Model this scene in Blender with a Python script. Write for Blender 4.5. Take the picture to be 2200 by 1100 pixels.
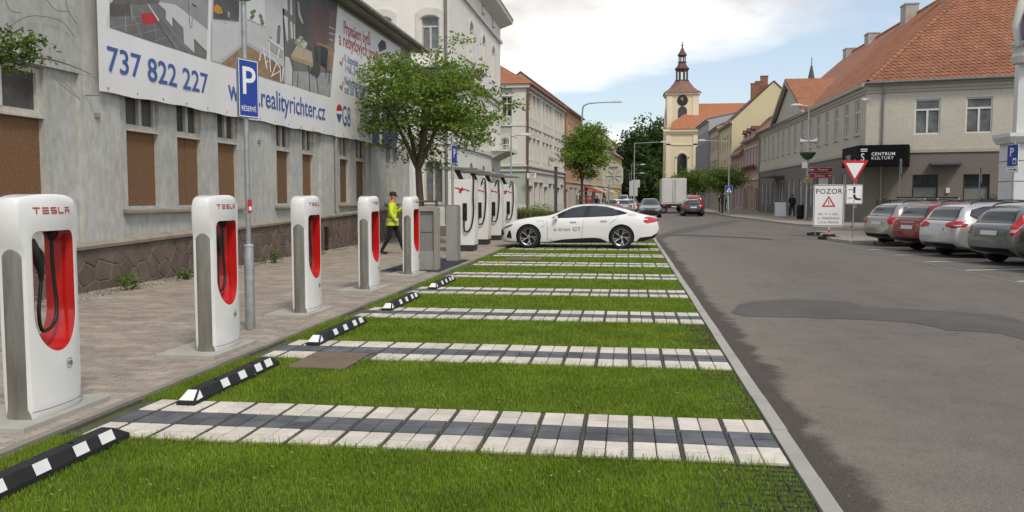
import bpy, bmesh, math, random
import numpy as np
from mathutils import Vector, Matrix
from mathutils.bvhtree import BVHTree
R = math.radians
PI = math.pi
SC = bpy.context.scene
COL = SC.collection
for o in list(bpy.data.objects): bpy.data.objects.remove(o)

# ------------------------------------------------------------------ camera
F, CAMZ, PCX, PCY = 1800.0, 1.6, 1100.0, 550.0        # focal length and centre in pixels of the 2200 px photograph
PITCH = math.atan((PCY-424.0)/F)
YAW = math.atan((1348.0-PCX)/(F/math.cos(PITCH)))      # the street runs along +Y
cd = bpy.data.cameras.new('camera'); cam = bpy.data.objects.new('camera', cd); COL.objects.link(cam)
cd.sensor_width = 36; cd.lens = 36*F/2200; cd.clip_end = 3000; cd.clip_start = 0.05
cam.location = (0, 0, CAMZ); cam.rotation_euler = (PI/2-PITCH, 0, YAW)
SC.camera = cam

# ------------------------------------------------------------------ world and sun
SUN_EL, SUN_AZ = R(52), R(146)                         # azimuth clockwise from +Y: behind the viewer, to the right
wd = bpy.data.worlds.new('World'); SC.world = wd; wd.use_nodes = True
nt = wd.node_tree; nt.nodes.clear()
def wn(t, **k):
    n = nt.nodes.new(t)
    for a, b in k.items(): setattr(n, a, b)
    return n
sky = wn('ShaderNodeTexSky', sky_type='NISHITA', sun_disc=False)
sky.sun_elevation = SUN_EL; sky.sun_rotation = SUN_AZ; sky.air_density = 1.0; sky.dust_density = 1.5; sky.ozone_density = 1.2
tc = wn('ShaderNodeTexCoord'); sep = wn('ShaderNodeSeparateXYZ'); nt.links.new(tc.outputs['Generated'], sep.inputs[0])
def wm(op, a, b=None, clamp=False):
    n = wn('ShaderNodeMath', operation=op); n.use_clamp = clamp
    for i, v in enumerate((a, b)):
        if v is None: continue
        if isinstance(v, (int, float)): n.inputs[i].default_value = v
        else: nt.links.new(v, n.inputs[i])
    return n.outputs[0]
zz = wm('ADD', wm('MAXIMUM', sep.outputs[2], 0.0), 0.16)           # clouds on a flat layer seen in perspective
cmb = wn('ShaderNodeCombineXYZ')
nt.links.new(wm('DIVIDE', sep.outputs[0], zz), cmb.inputs[0]); nt.links.new(wm('DIVIDE', sep.outputs[1], zz), cmb.inputs[1])
cmb.inputs[2].default_value = 3.7
def wnoise(scale, det, rough, off):
    mp = wn('ShaderNodeMapping'); nt.links.new(cmb.outputs[0], mp.inputs[0]); mp.inputs['Location'].default_value = off
    n = wn('ShaderNodeTexNoise'); nt.links.new(mp.outputs[0], n.inputs['Vector'])
    n.inputs['Scale'].default_value = scale; n.inputs['Detail'].default_value = det; n.inputs['Roughness'].default_value = rough
    return n.outputs[0]
CLOUD_OFF = (2.6, 0.5, 0)
n1 = wnoise(0.42, 7, 0.55, CLOUD_OFF)
n2 = wnoise(0.75, 6, 0.6, (7.1, 2.2, 1.0))
def wramp(v, a, b, ca=(0,0,0,1), cb=(1,1,1,1)):
    r = wn('ShaderNodeValToRGB'); nt.links.new(v, r.inputs[0])
    r.color_ramp.elements[0].position = a; r.color_ramp.elements[1].position = b
    r.color_ramp.elements[0].color = ca; r.color_ramp.elements[1].color = cb
    return r.outputs[0]
mask = wramp(n1, 0.40, 0.53)
ccol = wramp(n2, 0.38, 0.56, (0.68, 0.665, 0.645, 1), (1.20, 1.165, 1.11, 1))
skyc = wn('ShaderNodeMixRGB'); skyc.blend_type = 'MULTIPLY'; skyc.inputs[0].default_value = 1.0
nt.links.new(sky.outputs[0], skyc.inputs[1]); skyc.inputs[2].default_value = (0.135, 0.135, 0.135, 1)
veil = wn('ShaderNodeMixRGB'); veil.inputs[0].default_value = 0.24    # thin high haze over the blue
nt.links.new(skyc.outputs[0], veil.inputs[1]); veil.inputs[2].default_value = (0.9, 0.93, 0.95, 1)
mx = wn('ShaderNodeMixRGB'); nt.links.new(mask, mx.inputs[0]); nt.links.new(veil.outputs[0], mx.inputs[1]); nt.links.new(ccol, mx.inputs[2])
bg = wn('ShaderNodeBackground'); nt.links.new(mx.outputs[0], bg.inputs[0]); bg.inputs[1].default_value = 1.0
wo = wn('ShaderNodeOutputWorld'); nt.links.new(bg.outputs[0], wo.inputs[0])
sd = bpy.data.lights.new('sun', 'SUN'); sd.energy = 1.9; sd.angle = R(12); sd.color = (1.0, 0.92, 0.79)
sun = bpy.data.objects.new('sun', sd); COL.objects.link(sun)
sdir = Vector((math.sin(SUN_AZ)*math.cos(SUN_EL), math.cos(SUN_AZ)*math.cos(SUN_EL), math.sin(SUN_EL)))
sun.rotation_euler = sdir.to_track_quat('Z', 'Y').to_euler()
vs = SC.view_settings
vs.view_transform = 'Standard'; vs.look = 'None'; vs.gamma = 1; vs.exposure = 0.22; vs.use_curve_mapping = False
SC.cycles.use_denoising = True
SC.cycles.max_bounces = 6; SC.cycles.diffuse_bounces = 3; SC.cycles.glossy_bounces = 3; SC.cycles.transparent_max_bounces = 6

# ------------------------------------------------------------------ measuring helpers (a pixel of the photograph -> a point on a known plane)
_fw = Vector((-math.sin(YAW)*math.cos(PITCH), math.cos(YAW)*math.cos(PITCH), -math.sin(PITCH)))
_rt = Vector((math.cos(YAW), math.sin(YAW), 0)); _up = _rt.cross(_fw)
def ray(x, y): return _fw+_rt*((x-PCX)/F)-_up*((y-PCY)/F)
def on_ground(x, y, z=0.0):
    d = ray(x, y); t = (z-CAMZ)/d.z; return Vector((d.x*t, d.y*t, z))
def on_y(x, y, Y):
    d = ray(x, y); t = Y/d.y; return Vector((d.x*t, Y, CAMZ+d.z*t))
def on_x(x, y, X):
    d = ray(x, y); t = X/d.x; return Vector((X, d.y*t, CAMZ+d.z*t))

# ------------------------------------------------------------------ materials
MATS = {}
def M(name, col, rough=0.75, var=0.12, scale=3.0, bump=0.0, bscale=60.0, metal=0.0, spec=0.4, col2=None, det=6, coat=0.0, rnd=0.0, stretch=None, fine=0.0, fscale=250.0, trans=0.0, isl=0.0):
    if name in MATS: return MATS[name]
    m = bpy.data.materials.new(name); m.use_nodes = True; MATS[name] = m
    t = m.node_tree; b = t.nodes['Principled BSDF']; L = t.links.new
    b.inputs['Roughness'].default_value = rough; b.inputs['Metallic'].default_value = metal
    b.inputs['Specular IOR Level'].default_value = spec; b.inputs['Coat Weight'].default_value = coat
    if trans: b.inputs['Transmission Weight'].default_value = trans
    geo = t.nodes.new('ShaderNodeNewGeometry')
    src = geo.outputs['Position']
    if stretch:
        mp = t.nodes.new('ShaderNodeMapping'); L(src, mp.inputs[0]); mp.inputs['Scale'].default_value = stretch; src = mp.outputs[0]
    def noise(sc, d=6):
        n = t.nodes.new('ShaderNodeTexNoise'); L(src, n.inputs['Vector']); n.inputs['Scale'].default_value = sc
        n.inputs['Detail'].default_value = d; n.inputs['Roughness'].default_value = 0.6; return n.outputs[0]
    c2 = col2 if col2 else tuple(min(1, c*(1+var)) for c in col)
    c1 = col if col2 else tuple(c*(1-var) for c in col)
    rp = t.nodes.new('ShaderNodeValToRGB'); L(noise(scale, det), rp.inputs[0])
    rp.color_ramp.elements[0].position = 0.32; rp.color_ramp.elements[1].position = 0.68
    rp.color_ramp.elements[0].color = (*c1, 1); rp.color_ramp.elements[1].color = (*c2, 1)
    out = rp.outputs[0]
    if fine:
        mm = t.nodes.new('ShaderNodeMixRGB'); mm.blend_type = 'OVERLAY'; mm.inputs[0].default_value = fine
        L(out, mm.inputs[1]); L(noise(fscale, 2), mm.inputs[2]); out = mm.outputs[0]
    if rnd:
        oi = t.nodes.new('ShaderNodeObjectInfo'); hs = t.nodes.new('ShaderNodeHueSaturation')
        mr = t.nodes.new('ShaderNodeMapRange'); L(oi.outputs['Random'], mr.inputs[0]); mr.inputs[3].default_value = 1-rnd; mr.inputs[4].default_value = 1+rnd
        L(mr.outputs[0], hs.inputs['Value']); L(out, hs.inputs['Color']); out = hs.outputs[0]
    if isl:                                               # each joined piece a little lighter or darker than its neighbours
        hs = t.nodes.new('ShaderNodeHueSaturation'); mr = t.nodes.new('ShaderNodeMapRange'); L(geo.outputs['Random Per Island'], mr.inputs[0]); mr.inputs[3].default_value = 1-isl; mr.inputs[4].default_value = 1+isl
        L(mr.outputs[0], hs.inputs['Value']); L(out, hs.inputs['Color']); out = hs.outputs[0]
    L(out, b.inputs['Base Color'])
    if bump:
        bp = t.nodes.new('ShaderNodeBump'); bp.inputs['Strength'].default_value = min(1, bump); bp.inputs['Distance'].default_value = 0.01*max(1, bump)
        L(noise(bscale, 4), bp.inputs['Height']); L(bp.outputs[0], b.inputs['Normal'])
    return m
def leafmat(name, c1, c2, tr=0.35):
    m = bpy.data.materials.new(name); m.use_nodes = True; t = m.node_tree; b = t.nodes['Principled BSDF']; L = t.links.new
    geo = t.nodes.new('ShaderNodeNewGeometry')
    n = t.nodes.new('ShaderNodeTexNoise'); L(geo.outputs['Position'], n.inputs['Vector']); n.inputs['Scale'].default_value = 1.7; n.inputs['Detail'].default_value = 3
    w = t.nodes.new('ShaderNodeMath'); w.operation = 'ADD'; L(n.outputs[0], w.inputs[0])
    s = t.nodes.new('ShaderNodeMath'); s.operation = 'MULTIPLY_ADD'; L(geo.outputs['Random Per Island'], s.inputs[0]); s.inputs[1].default_value = 0.5; s.inputs[2].default_value = -0.25
    L(s.outputs[0], w.inputs[1])
    rp = t.nodes.new('ShaderNodeValToRGB'); L(w.outputs[0], rp.inputs[0]); rp.color_ramp.elements[0].position = 0.25; rp.color_ramp.elements[1].position = 0.75
    rp.color_ramp.elements[0].color = (*c1, 1); rp.color_ramp.elements[1].color = (*c2, 1)
    L(rp.outputs[0], b.inputs['Base Color']); b.inputs['Roughness'].default_value = 0.55; b.inputs['Specular IOR Level'].default_value = 0.3
    tl = t.nodes.new('ShaderNodeBsdfTranslucent'); L(rp.outputs[0], tl.inputs[0])
    ms = t.nodes.new('ShaderNodeMixShader'); ms.inputs[0].default_value = tr; L(b.outputs[0], ms.inputs[1]); L(tl.outputs[0], ms.inputs[2])
    L(ms.outputs[0], t.nodes['Material Output'].inputs[0]); MATS[name] = m
    return m

# ------------------------------------------------------------------ mesh helpers
class MB:
    def __init__(s): s.v = []; s.f = []; s.m = []
    def add(s, vs, fs, mi=0):
        n = len(s.v); s.v += [tuple(v) for v in vs]; s.f += [tuple(i+n for i in f) for f in fs]; s.m += [mi]*len(fs); return s
    def box(s, x0, x1, y0, y1, z0, z1, mi=0):
        return s.add([(x0,y0,z0),(x1,y0,z0),(x1,y1,z0),(x0,y1,z0),(x0,y0,z1),(x1,y0,z1),(x1,y1,z1),(x0,y1,z1)],
                     [(0,3,2,1),(4,5,6,7),(0,1,5,4),(1,2,6,5),(2,3,7,6),(3,0,4,7)], mi)
    def poly(s, pts, mi=0): return s.add(pts, [tuple(range(len(pts)))], mi)
    def prism(s, pts, off, mi=0):                       # polygon (3-D points) pushed along a vector
        n = len(pts); o = Vector(off); q = [tuple(Vector(p)+o) for p in pts]
        return s.add(list(pts)+q, [tuple(range(n-1,-1,-1)), tuple(range(n,2*n))]+[(i,(i+1)%n,n+(i+1)%n,n+i) for i in range(n)], mi)
    def loft(s, rings, mi=0, cap=True, closed=True):
        n = len(rings[0]); vs = [p for r in rings for p in r]; fs = []
        for k in range(len(rings)-1):
            for i in range(n if closed else n-1):
                j = (i+1) % n; fs.append((k*n+i, k*n+j, (k+1)*n+j, (k+1)*n+i))
        if cap: fs += [tuple(range(n-1,-1,-1)), tuple(range((len(rings)-1)*n, len(rings)*n))]
        return s.add(vs, fs, mi)
    def tube(s, path, r, n=8, mi=0, cap=True):
        P = [Vector(p) for p in path]; rings = []; prev = None
        for i, p in enumerate(P):
            d = (P[min(i+1,len(P)-1)]-P[max(i-1,0)]).normalized()
            if prev is None:
                a = d.orthogonal().normalized()
            else:
                a = (prev-d*prev.dot(d)); a = a.normalized() if a.length > 1e-6 else d.orthogonal().normalized()
            prev = a; b = d.cross(a); rr = r[i] if isinstance(r, (list, tuple)) else r
            rings.append([p+a*(rr*math.cos(2*PI*k/n))+b*(rr*math.sin(2*PI*k/n)) for k in range(n)])
        return s.loft(rings, mi, cap)
    def lathe(s, prof, c=(0,0,0), n=16, mi=0, axis='z', a0=0.0, cap=True):
        rings = []
        for r, z in prof:
            ring = []
            for k in range(n):
                a = a0+2*PI*k/n; u, w = r*math.cos(a), r*math.sin(a)
                p = (u, w, z) if axis == 'z' else ((z, u, w) if axis == 'x' else (w, z, u))
                ring.append((p[0]+c[0], p[1]+c[1], p[2]+c[2]))
            rings.append(ring)
        return s.loft(rings, mi, cap)
    def mesh(s, name, mats, smooth=None):
        me = bpy.data.meshes.new(name); me.from_pydata(s.v, [], s.f)
        for m in (mats if isinstance(mats, (list, tuple)) else [mats]): me.materials.append(m)
        if any(s.m): me.polygons.foreach_set('material_index', s.m)
        me.validate()
        if smooth:
            me.shade_smooth(); me.set_sharp_from_angle(angle=R(smooth))
        me.update(); return me
    def build(s, name, mats, parent=None, smooth=None, loc=None, rz=0, bevel=0, local=False):
        o = bpy.data.objects.new(name, s.mesh(name, mats, smooth)); COL.objects.link(o)
        if loc: o.location = loc
        if rz: o.rotation_euler.z = rz
        if bevel:
            b = o.modifiers.new('bevel', 'BEVEL'); b.width = bevel; b.segments = 2; b.limit_method = 'ANGLE'
        if parent: par(o, parent, local)
        return o
def W(o):
    m = o.matrix_basis.copy()
    return W(o.parent) @ o.matrix_parent_inverse @ m if o.parent else m
def par(o, p, local=False):
    o.parent = p
    if not local: o.matrix_parent_inverse = W(p).inverted()
    return o
def tag(o, label=None, cat=None, group=None, kind=None):
    if label: o['label'] = label
    if cat: o['category'] = cat
    if group: o['group'] = group
    if kind: o['kind'] = kind
    return o
def thing(name, label, cat, loc=(0,0,0), rz=0, group=None):
    o = bpy.data.objects.new(name, None); COL.objects.link(o); o.location = loc; o.rotation_euler.z = rz; o.empty_display_size = 0.2
    return tag(o, label, cat, group)
def inst(name, me, loc=(0,0,0), rz=0, parent=None, local=False, rot=None):
    o = bpy.data.objects.new(name, me); COL.objects.link(o); o.location = loc
    o.rotation_euler = rot if rot else (0, 0, rz)
    if parent: par(o, parent, local)
    return o
def copy_tree(o, parent=None):
    c = o.copy(); COL.objects.link(c)
    if parent: c.parent = parent
    for ch in o.children: copy_tree(ch, c)
    return c
def scatter_pieces(name, me, xf, parent, nmax=300, stuffname=None):
    """Alike pieces: the nmax nearest are objects sharing one mesh, the rest one joined part. xf: (x, y, z, rz, mesh index)."""
    mes = me if isinstance(me, (list, tuple)) else [me]
    xf = sorted(xf, key=lambda t: t[0]**2+t[1]**2+(t[2]-CAMZ)**2)
    for x, y, z, rz, k in xf[:nmax]: inst(name, mes[k], (x, y, z), rz, parent)
    rest = xf[nmax:]
    if not rest: return
    vs = []; fs = []; n = 0; ms = []
    data = []
    for m in mes:
        v = np.empty(len(m.vertices)*3); m.vertices.foreach_get('co', v); data.append((v.reshape(-1, 3), [tuple(p.vertices) for p in m.polygons]))
    for x, y, z, rz, k in rest:
        v, f = data[k]; c, s_ = math.cos(rz), math.sin(rz)
        vs.append(np.column_stack((v[:,0]*c-v[:,1]*s_+x, v[:,0]*s_+v[:,1]*c+y, v[:,2]+z)))
        fs += [tuple(i+n for i in q) for q in f]; n += len(v)
    mm = bpy.data.meshes.new(stuffname or name+'_field'); mm.from_pydata(np.concatenate(vs).tolist(), [], fs)
    mm.materials.append(mes[0].materials[0]); mm.update()
    o = inst(stuffname or name+'_field', mm, parent=parent); o['kind'] = 'stuff'
def soup(name, V, Fc, mat, parent=None, local=False):
    """big numpy meshes of separate triangles/quads: V (n,k,3)"""
    n, k, _ = V.shape
    me = bpy.data.meshes.new(name); me.vertices.add(n*k); me.vertices.foreach_set('co', V.reshape(-1).astype(np.float32))
    fl = [len(f) for f in Fc]; loops = np.concatenate([np.array(f) for f in Fc]); nl = len(loops)
    me.loops.add(n*nl); me.loops.foreach_set('vertex_index', (np.arange(n)[:,None]*k+loops[None]).reshape(-1).astype(np.int32))
    st = np.concatenate(([0], np.cumsum(fl)[:-1])); me.polygons.add(n*len(Fc))
    me.polygons.foreach_set('loop_start', (np.arange(n)[:,None]*nl+st[None]).reshape(-1).astype(np.int32))
    me.materials.append(mat); me.update(calc_edges=True); me.validate()
    return inst(name, me, parent=parent, local=local)
_tx = {}
def text_mesh(s, size, mat, depth=0.002, bold=0.0, sx=1.0, align='LEFT', spacing=1.0):
    key = (s, size, mat.name, depth, bold, sx, align, spacing)
    if key in _tx: return _tx[key]
    c = bpy.data.curves.new('lettering', 'FONT'); c.body = s; c.size = size; c.extrude = depth/2; c.offset = bold; c.align_x = align
    c.resolution_u = 3; c.space_character = spacing
    o = bpy.data.objects.new('lettering', c); COL.objects.link(o)
    dg = bpy.context.evaluated_depsgraph_get(); dg.update()
    me = bpy.data.meshes.new_from_object(o.evaluated_get(dg)); bpy.data.objects.remove(o); bpy.data.curves.remove(c)
    if sx != 1.0: me.transform(Matrix.Scale(sx, 4, (1,0,0)))
    me.materials.clear(); me.materials.append(mat); _tx[key] = me
    return me
def lettering(s, size, mat, loc, parent, rot=(PI/2,0,0), local=False, name='lettering', **k):
    return inst(name, text_mesh(s, size, mat, **k), loc, 0, parent, local, rot)

# common materials
WHITE = M('white_paint', (0.70,0.69,0.66), 0.35, 0.04, 2)
BLACK = M('black_plastic', (0.012,0.012,0.013), 0.45, 0.2, 8)
STEEL = M('galvanised_steel', (0.36,0.37,0.37), 0.45, 0.18, 9, metal=0.7, spec=0.5)
GLASS = M('dark_window_glass', (0.018,0.021,0.024), 0.06, 0.3, 0.8, spec=0.7)
GLASS2 = M('grey_curtained_glass', (0.13,0.135,0.135), 0.08, 0.5, 1.3, spec=0.7)
FRAMEW = M('white_window_frame', (0.66,0.65,0.62), 0.45, 0.06, 2)
BLUE = M('sign_blue', (0.008,0.045,0.30), 0.35, 0.05, 3)
SWHITE = M('sign_white', (0.78,0.78,0.77), 0.4, 0.03, 3)
SRED = M('sign_red', (0.50,0.02,0.018), 0.4, 0.05, 3)
# ================================================================== the ground
rng = np.random.default_rng(7); random.seed(7)
KX, LX = 1.0, -3.82                  # inner edge of the road kerb, left edge of the parking bays
RZ = -0.03                           # the carriageway lies a little lower
def struct(o): o['kind'] = 'structure'; return o
def sheet(name, pts, z, mat): return struct(MB().poly([(x, y, z) for x, y in pts]).build(name, mat))

def asphalt():
    m = bpy.data.materials.new('asphalt'); m.use_nodes = True; t = m.node_tree; b = t.nodes['Principled BSDF']; L = t.links.new
    geo = t.nodes.new('ShaderNodeNewGeometry'); sp = t.nodes.new('ShaderNodeSeparateXYZ'); L(geo.outputs['Position'], sp.inputs[0])
    def noise(sc, d=5, r=0.6, st=None):
        n = t.nodes.new('ShaderNodeTexNoise'); n.inputs['Scale'].default_value = sc; n.inputs['Detail'].default_value = d; n.inputs['Roughness'].default_value = r
        if st:
            mp = t.nodes.new('ShaderNodeMapping'); L(geo.outputs['Position'], mp.inputs[0]); mp.inputs['Scale'].default_value = st; L(mp.outputs[0], n.inputs['Vector'])
        else: L(geo.outputs['Position'], n.inputs['Vector'])
        return n.outputs[0]
    def mth(op, a, c=None):
        n = t.nodes.new('ShaderNodeMath'); n.operation = op
        for i, v in enumerate((a, c)):
            if v is None: continue
            if isinstance(v, (int, float)): n.inputs[i].default_value = v
            else: L(v, n.inputs[i])
        return n.outputs[0]
    def ramp(v, p0, p1, c0, c1):
        r = t.nodes.new('ShaderNodeValToRGB'); L(v, r.inputs[0]); r.color_ramp.elements[0].position = p0; r.color_ramp.elements[1].position = p1
        r.color_ramp.elements[0].color = c0; r.color_ramp.elements[1].color = c1; return r.outputs[0]
    def mix(f, a, c, mode='MIX'):
        n = t.nodes.new('ShaderNodeMixRGB'); n.blend_type = mode
        for i, v in enumerate((f, a, c)):
            if isinstance(v, (int, float)): n.inputs[i].default_value = v
            elif isinstance(v, tuple): n.inputs[i].default_value = v
            else: L(v, n.inputs[i])
        return n.outputs[0]
    col = ramp(noise(0.35, 6, 0.65, (1.6, 0.5, 1)), 0.3, 0.7, (0.122,0.107,0.093,1), (0.158,0.140,0.122,1))
    # sandy dust swept towards the kerb, then the band of dark wet dirt in the gutter
    dx = mth('SUBTRACT', sp.outputs[0], KX+0.1)
    dust = ramp(mth('ADD', mth('MULTIPLY', dx, 0.28), mth('MULTIPLY', noise(0.9, 5), 0.55)), 0.35, 0.85, (1,1,1,1), (0,0,0,1))
    col = mix(mth('MULTIPLY', dust, 0.75), col, (0.190,0.163,0.134,1))
    edge = mth('ADD', dx, mth('MULTIPLY', mth('SUBTRACT', noise(1.1, 6, 0.62), 0.5), -0.75))
    edge = mth('ADD', edge, mth('MULTIPLY', mth('SUBTRACT', noise(9, 3), 0.5), -0.12))
    dirt = ramp(mth('MULTIPLY', edge, 1.0), 0.22, 0.34, (1,1,1,1), (0,0,0,1))
    ylim = ramp(mth('MULTIPLY', sp.outputs[1], 1/40), 0.8, 0.95, (1,1,1,1), (0,0,0,1))
    col = mix(mth('MULTIPLY', mth('MULTIPLY', dirt, ylim), 0.85), col, (0.050,0.041,0.035,1))
    agg = ramp(noise(75, 4, 0.75), 0.36, 0.66, (0.30,0.30,0.30,1), (0.70,0.70,0.69,1))
    col = mix(0.8, col, agg, 'OVERLAY'); stain = ramp(noise(2.3, 6, 0.7), 0.30, 0.72, (0.38,0.38,0.38,1), (0.60,0.60,0.60,1)); col = mix(0.6, col, stain, 'OVERLAY')
    spk = ramp(noise(34, 2), 0.66, 0.72, (0,0,0,1), (1,1,1,1)); col = mix(mth('MULTIPLY', spk, 0.5), col, (0.30,0.29,0.27,1))
    vo = t.nodes.new('ShaderNodeTexVoronoi'); vo.feature = 'DISTANCE_TO_EDGE'; vo.inputs['Scale'].default_value = 0.42
    wv = t.nodes.new('ShaderNodeVectorMath'); wv.operation = 'ADD'; ns = t.nodes.new('ShaderNodeTexNoise'); ns.inputs['Scale'].default_value = 2.2; ns.inputs['Detail'].default_value = 6; L(geo.outputs['Position'], ns.inputs['Vector'])
    L(geo.outputs['Position'], wv.inputs[0]); L(ns.outputs['Color'], wv.inputs[1]); L(wv.outputs[0], vo.inputs['Vector'])
    crack = mth('MULTIPLY', ramp(vo.outputs['Distance'], 0.002, 0.007, (1,1,1,1), (0,0,0,1)), ramp(noise(0.33, 3), 0.50, 0.60, (0,0,0,1), (1,1,1,1)))
    col = mix(mth('MULTIPLY', crack, 0.6), col, (0.045,0.04,0.036,1))
    oil = ramp(noise(3.1, 2, 0.4, (1.0, 0.8, 1)), 0.72, 0.80, (0,0,0,1), (1,1,1,1)); col = mix(mth('MULTIPLY', oil, 0.45), col, (0.05,0.046,0.042,1))
    L(col, b.inputs['Base Color']); b.inputs['Roughness'].default_value = 0.85; b.inputs['Specular IOR Level'].default_value = 0.3
    bp = t.nodes.new('ShaderNodeBump'); bp.inputs['Strength'].default_value = 0.5; bp.inputs['Distance'].default_value = 0.01
    L(noise(110, 3), bp.inputs['Height']); L(bp.outputs[0], b.inputs['Normal'])
    return m
ASPH = asphalt()
sheet('ground', [(-900,-60),(900,-60),(900,1500),(-900,1500)], -0.06, M('earth', (0.13,0.12,0.10), 0.9, 0.2, 0.3))
road = sheet('road', [(KX+0.1,-8),(60,-8),(60,52),(14,60),(13.6,230),(-4.2,230),(-4.2,33.5),(KX+0.1,33.5)], RZ, ASPH)
PATCH = M('asphalt_repair', (0.085,0.077,0.071), 0.85, 0.16, 1.2, bump=0.5, bscale=110, fine=0.8, fscale=80)
patchp = [(1585,655),(1620,647),(1700,642),(1770,644),(1830,649),(1850,656),(1880,660),(2030,668),(2150,676),(2180,684),(2240,704),(2240,748),(2190,726),(2150,716),(2030,708),(1990,698),(1930,690),(1840,686),(1700,682),(1600,679),(1570,672)]
pq = []
for (xa, ya), (xb, yb) in zip(patchp, patchp[1:]+patchp[:1]):                     # ragged machine-cut edge
    for k in range(14): pq.append((xa+(xb-xa)*k/14+random.uniform(-1.5,1.5), ya+(yb-ya)*k/14+random.uniform(-0.8,0.8)))
pm = MB().poly([tuple(on_ground(x, y, RZ+0.004)) for x, y in pq][::-1]); par(pm.build('repair_patch', PATCH), road)
patch2 = [(1402,508),(1450,494),(1500,484),(1560,474),(1600,473),(1560,483),(1500,494),(1450,504),(1420,515)]
par(MB().poly([tuple(on_ground(x, y, RZ+0.004)) for x, y in patch2][::-1]).build('repair_patch', PATCH), road)
mb = MB(); pth = [(1430,505),(1480,505),(1550,508),(1600,510),(1660,514)]          # a sealed crack across the junction
for a, b in zip(pth, pth[1:]):
    mb.poly([tuple(on_ground(a[0],a[1]+1.2,RZ+0.008)), tuple(on_ground(b[0],b[1]+1.2,RZ+0.008)), tuple(on_ground(b[0],b[1]-0.8,RZ+0.008)), tuple(on_ground(a[0],a[1]-0.8,RZ+0.008))])
par(mb.build('crack_seal', M('bitumen', (0.045,0.042,0.04), 0.8, 0.1, 2)), road)
LINE = M('worn_road_paint', (0.42,0.41,0.38), 0.8, 0.0, 30, col2=(0.20,0.19,0.175), det=4)
def line(a, b, w=0.12):
    p, q = on_ground(*a, RZ+0.005), on_ground(*b, RZ+0.005); d = (q-p).normalized(); n = Vector((-d.y, d.x, 0))*(w/2)
    MB().poly([tuple(p-n), tuple(q-n), tuple(q+n), tuple(p+n)]).build('marking', LINE, road)
for a, b in [((1412,489),(1462,488.5)),((1558,493.5),(1640,497)),((1436,462),(1450,462)),((1512,464),(1528,466)),((1433,505),(1455,504))]: line(a, b)
LINEW = M('parking_line_paint', (0.56,0.55,0.52), 0.75, 0.14, 6)
for Y0 in (27.35, 24.85, 22.35, 19.85, 17.35):            # slanted lines between the bays on the far side
    p, q = Vector((7.5, Y0, RZ+0.005)), Vector((12.3, Y0+1.75, RZ+0.005)); d = (q-p).normalized(); n = Vector((-d.y, d.x, 0))*0.055
    MB().poly([tuple(p-n), tuple(q-n), tuple(q+n), tuple(p+n)]).build('bay_line', LINEW, road)
mb = MB(); mb.poly([(7.33,31,RZ+0.0055),(7.33,10,RZ+0.0055),(7.40,10,RZ+0.0055),(7.40,31,RZ+0.0055)]); mb.build('gutter_joint', M('pale_joint', (0.20,0.19,0.175), 0.9, 0.2, 6), road)

# ------------------------------------------------------------------ parking bays: base, paving grids, tiles, grass
SOIL = M('soil', (0.050,0.060,0.020), 0.95, 0.3, 6, bump=1, bscale=60, col2=(0.075,0.125,0.012))
lot = sheet('parking_area', [(LX,-2),(KX,-2),(KX,33.5),(LX,33.5)], -0.012, SOIL)
STRIPES = [5.10, 7.90, 10.75, 13.55, 16.50, 19.50, 22.60, 25.55, 28.55]
TP, TD, JW = 0.1465, 0.163, 0.026     # tile pitch across, tile pitch in depth, joint between paired tiles
WT = M('white_concrete_tile', (0.54,0.495,0.425), 0.8, 0.13, 4, isl=0.09, bump=0.15, bscale=120, rnd=0.10, fine=0.25, fscale=70)
DT = M('slate_concrete_tile', (0.050,0.053,0.060), 0.7, 0.0, 3.5, isl=0.25, rnd=0.25, col2=(0.125,0.13,0.14), bump=0.15, bscale=90)
def tile_mesh(name, mat, w, d):
    b = 0.004; mb = MB(); x0, y0 = w/2, d/2
    r0 = [(-x0,-y0,-0.01),(x0,-y0,-0.01),(x0,y0,-0.01),(-x0,y0,-0.01)]; r1 = [(x, y, 0.006) for x, y, _ in r0]
    r2 = [(-x0+b,-y0+b,0.010),(x0-b,-y0+b,0.010),(x0-b,y0-b,0.010),(-x0+b,y0-b,0.010)]
    mb.loft([r0, r1, r2]); return mb.mesh(name, mat)
wm_, dm_ = tile_mesh('white_tile', WT, TP-0.008, TD-0.015), tile_mesh('dark_tile', DT, TP-0.008, TD-0.015)
wx, dx_, rails, sbase = [], [], MB(), MB()
for y0 in STRIPES: sbase.poly([(LX+0.10,y0,-0.008),(KX,y0,-0.008),(KX,y0+6*TD+0.016,-0.008),(LX+0.10,y0+6*TD+0.016,-0.008)])
so_ = sbase.build('stripe_bed', M('stripe_bed', (0.085,0.080,0.065), 0.9, 0.3, 4), lot); so_['kind'] = 'stuff'
PLAST = M('grey_plastic_grid', (0.085,0.08,0.078), 0.7, 0.2, 8)
cover_box = [on_ground(640,788), on_ground(772,766)]
for si, y0 in enumerate(STRIPES):
    for j in range(15):
        xr = KX-0.02-j*(2*TP+JW)
        for i in range(2):
            xc = xr-TP*(i+0.5)
            if xc-TP/2 < LX+0.10: continue
            for r in range(6):
                yc = y0+TD*(r+0.5)+0.008*(r//2)
                if si == 1 and -3.2 < xc < -2.60 and r < 2: continue        # the brown cover lies here
                jit = random.uniform(-0.0015, 0.0015)
                (dx_ if r in (2, 3) else wx).append((xc, yc, jit, random.uniform(-0.004,0.004), 0))
        if si < 4:
            xj = xr-2*TP-JW/2; n = 26 if si < 2 else 14
            for k in range(n):
                ya = y0+k*(6*TD/n); 
                for s in (-1, 1): rails.box(xj+s*0.0055-0.004, xj+s*0.0055+0.004, ya, ya+6*TD/n*0.62, -0.01, 0.007)
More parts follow.
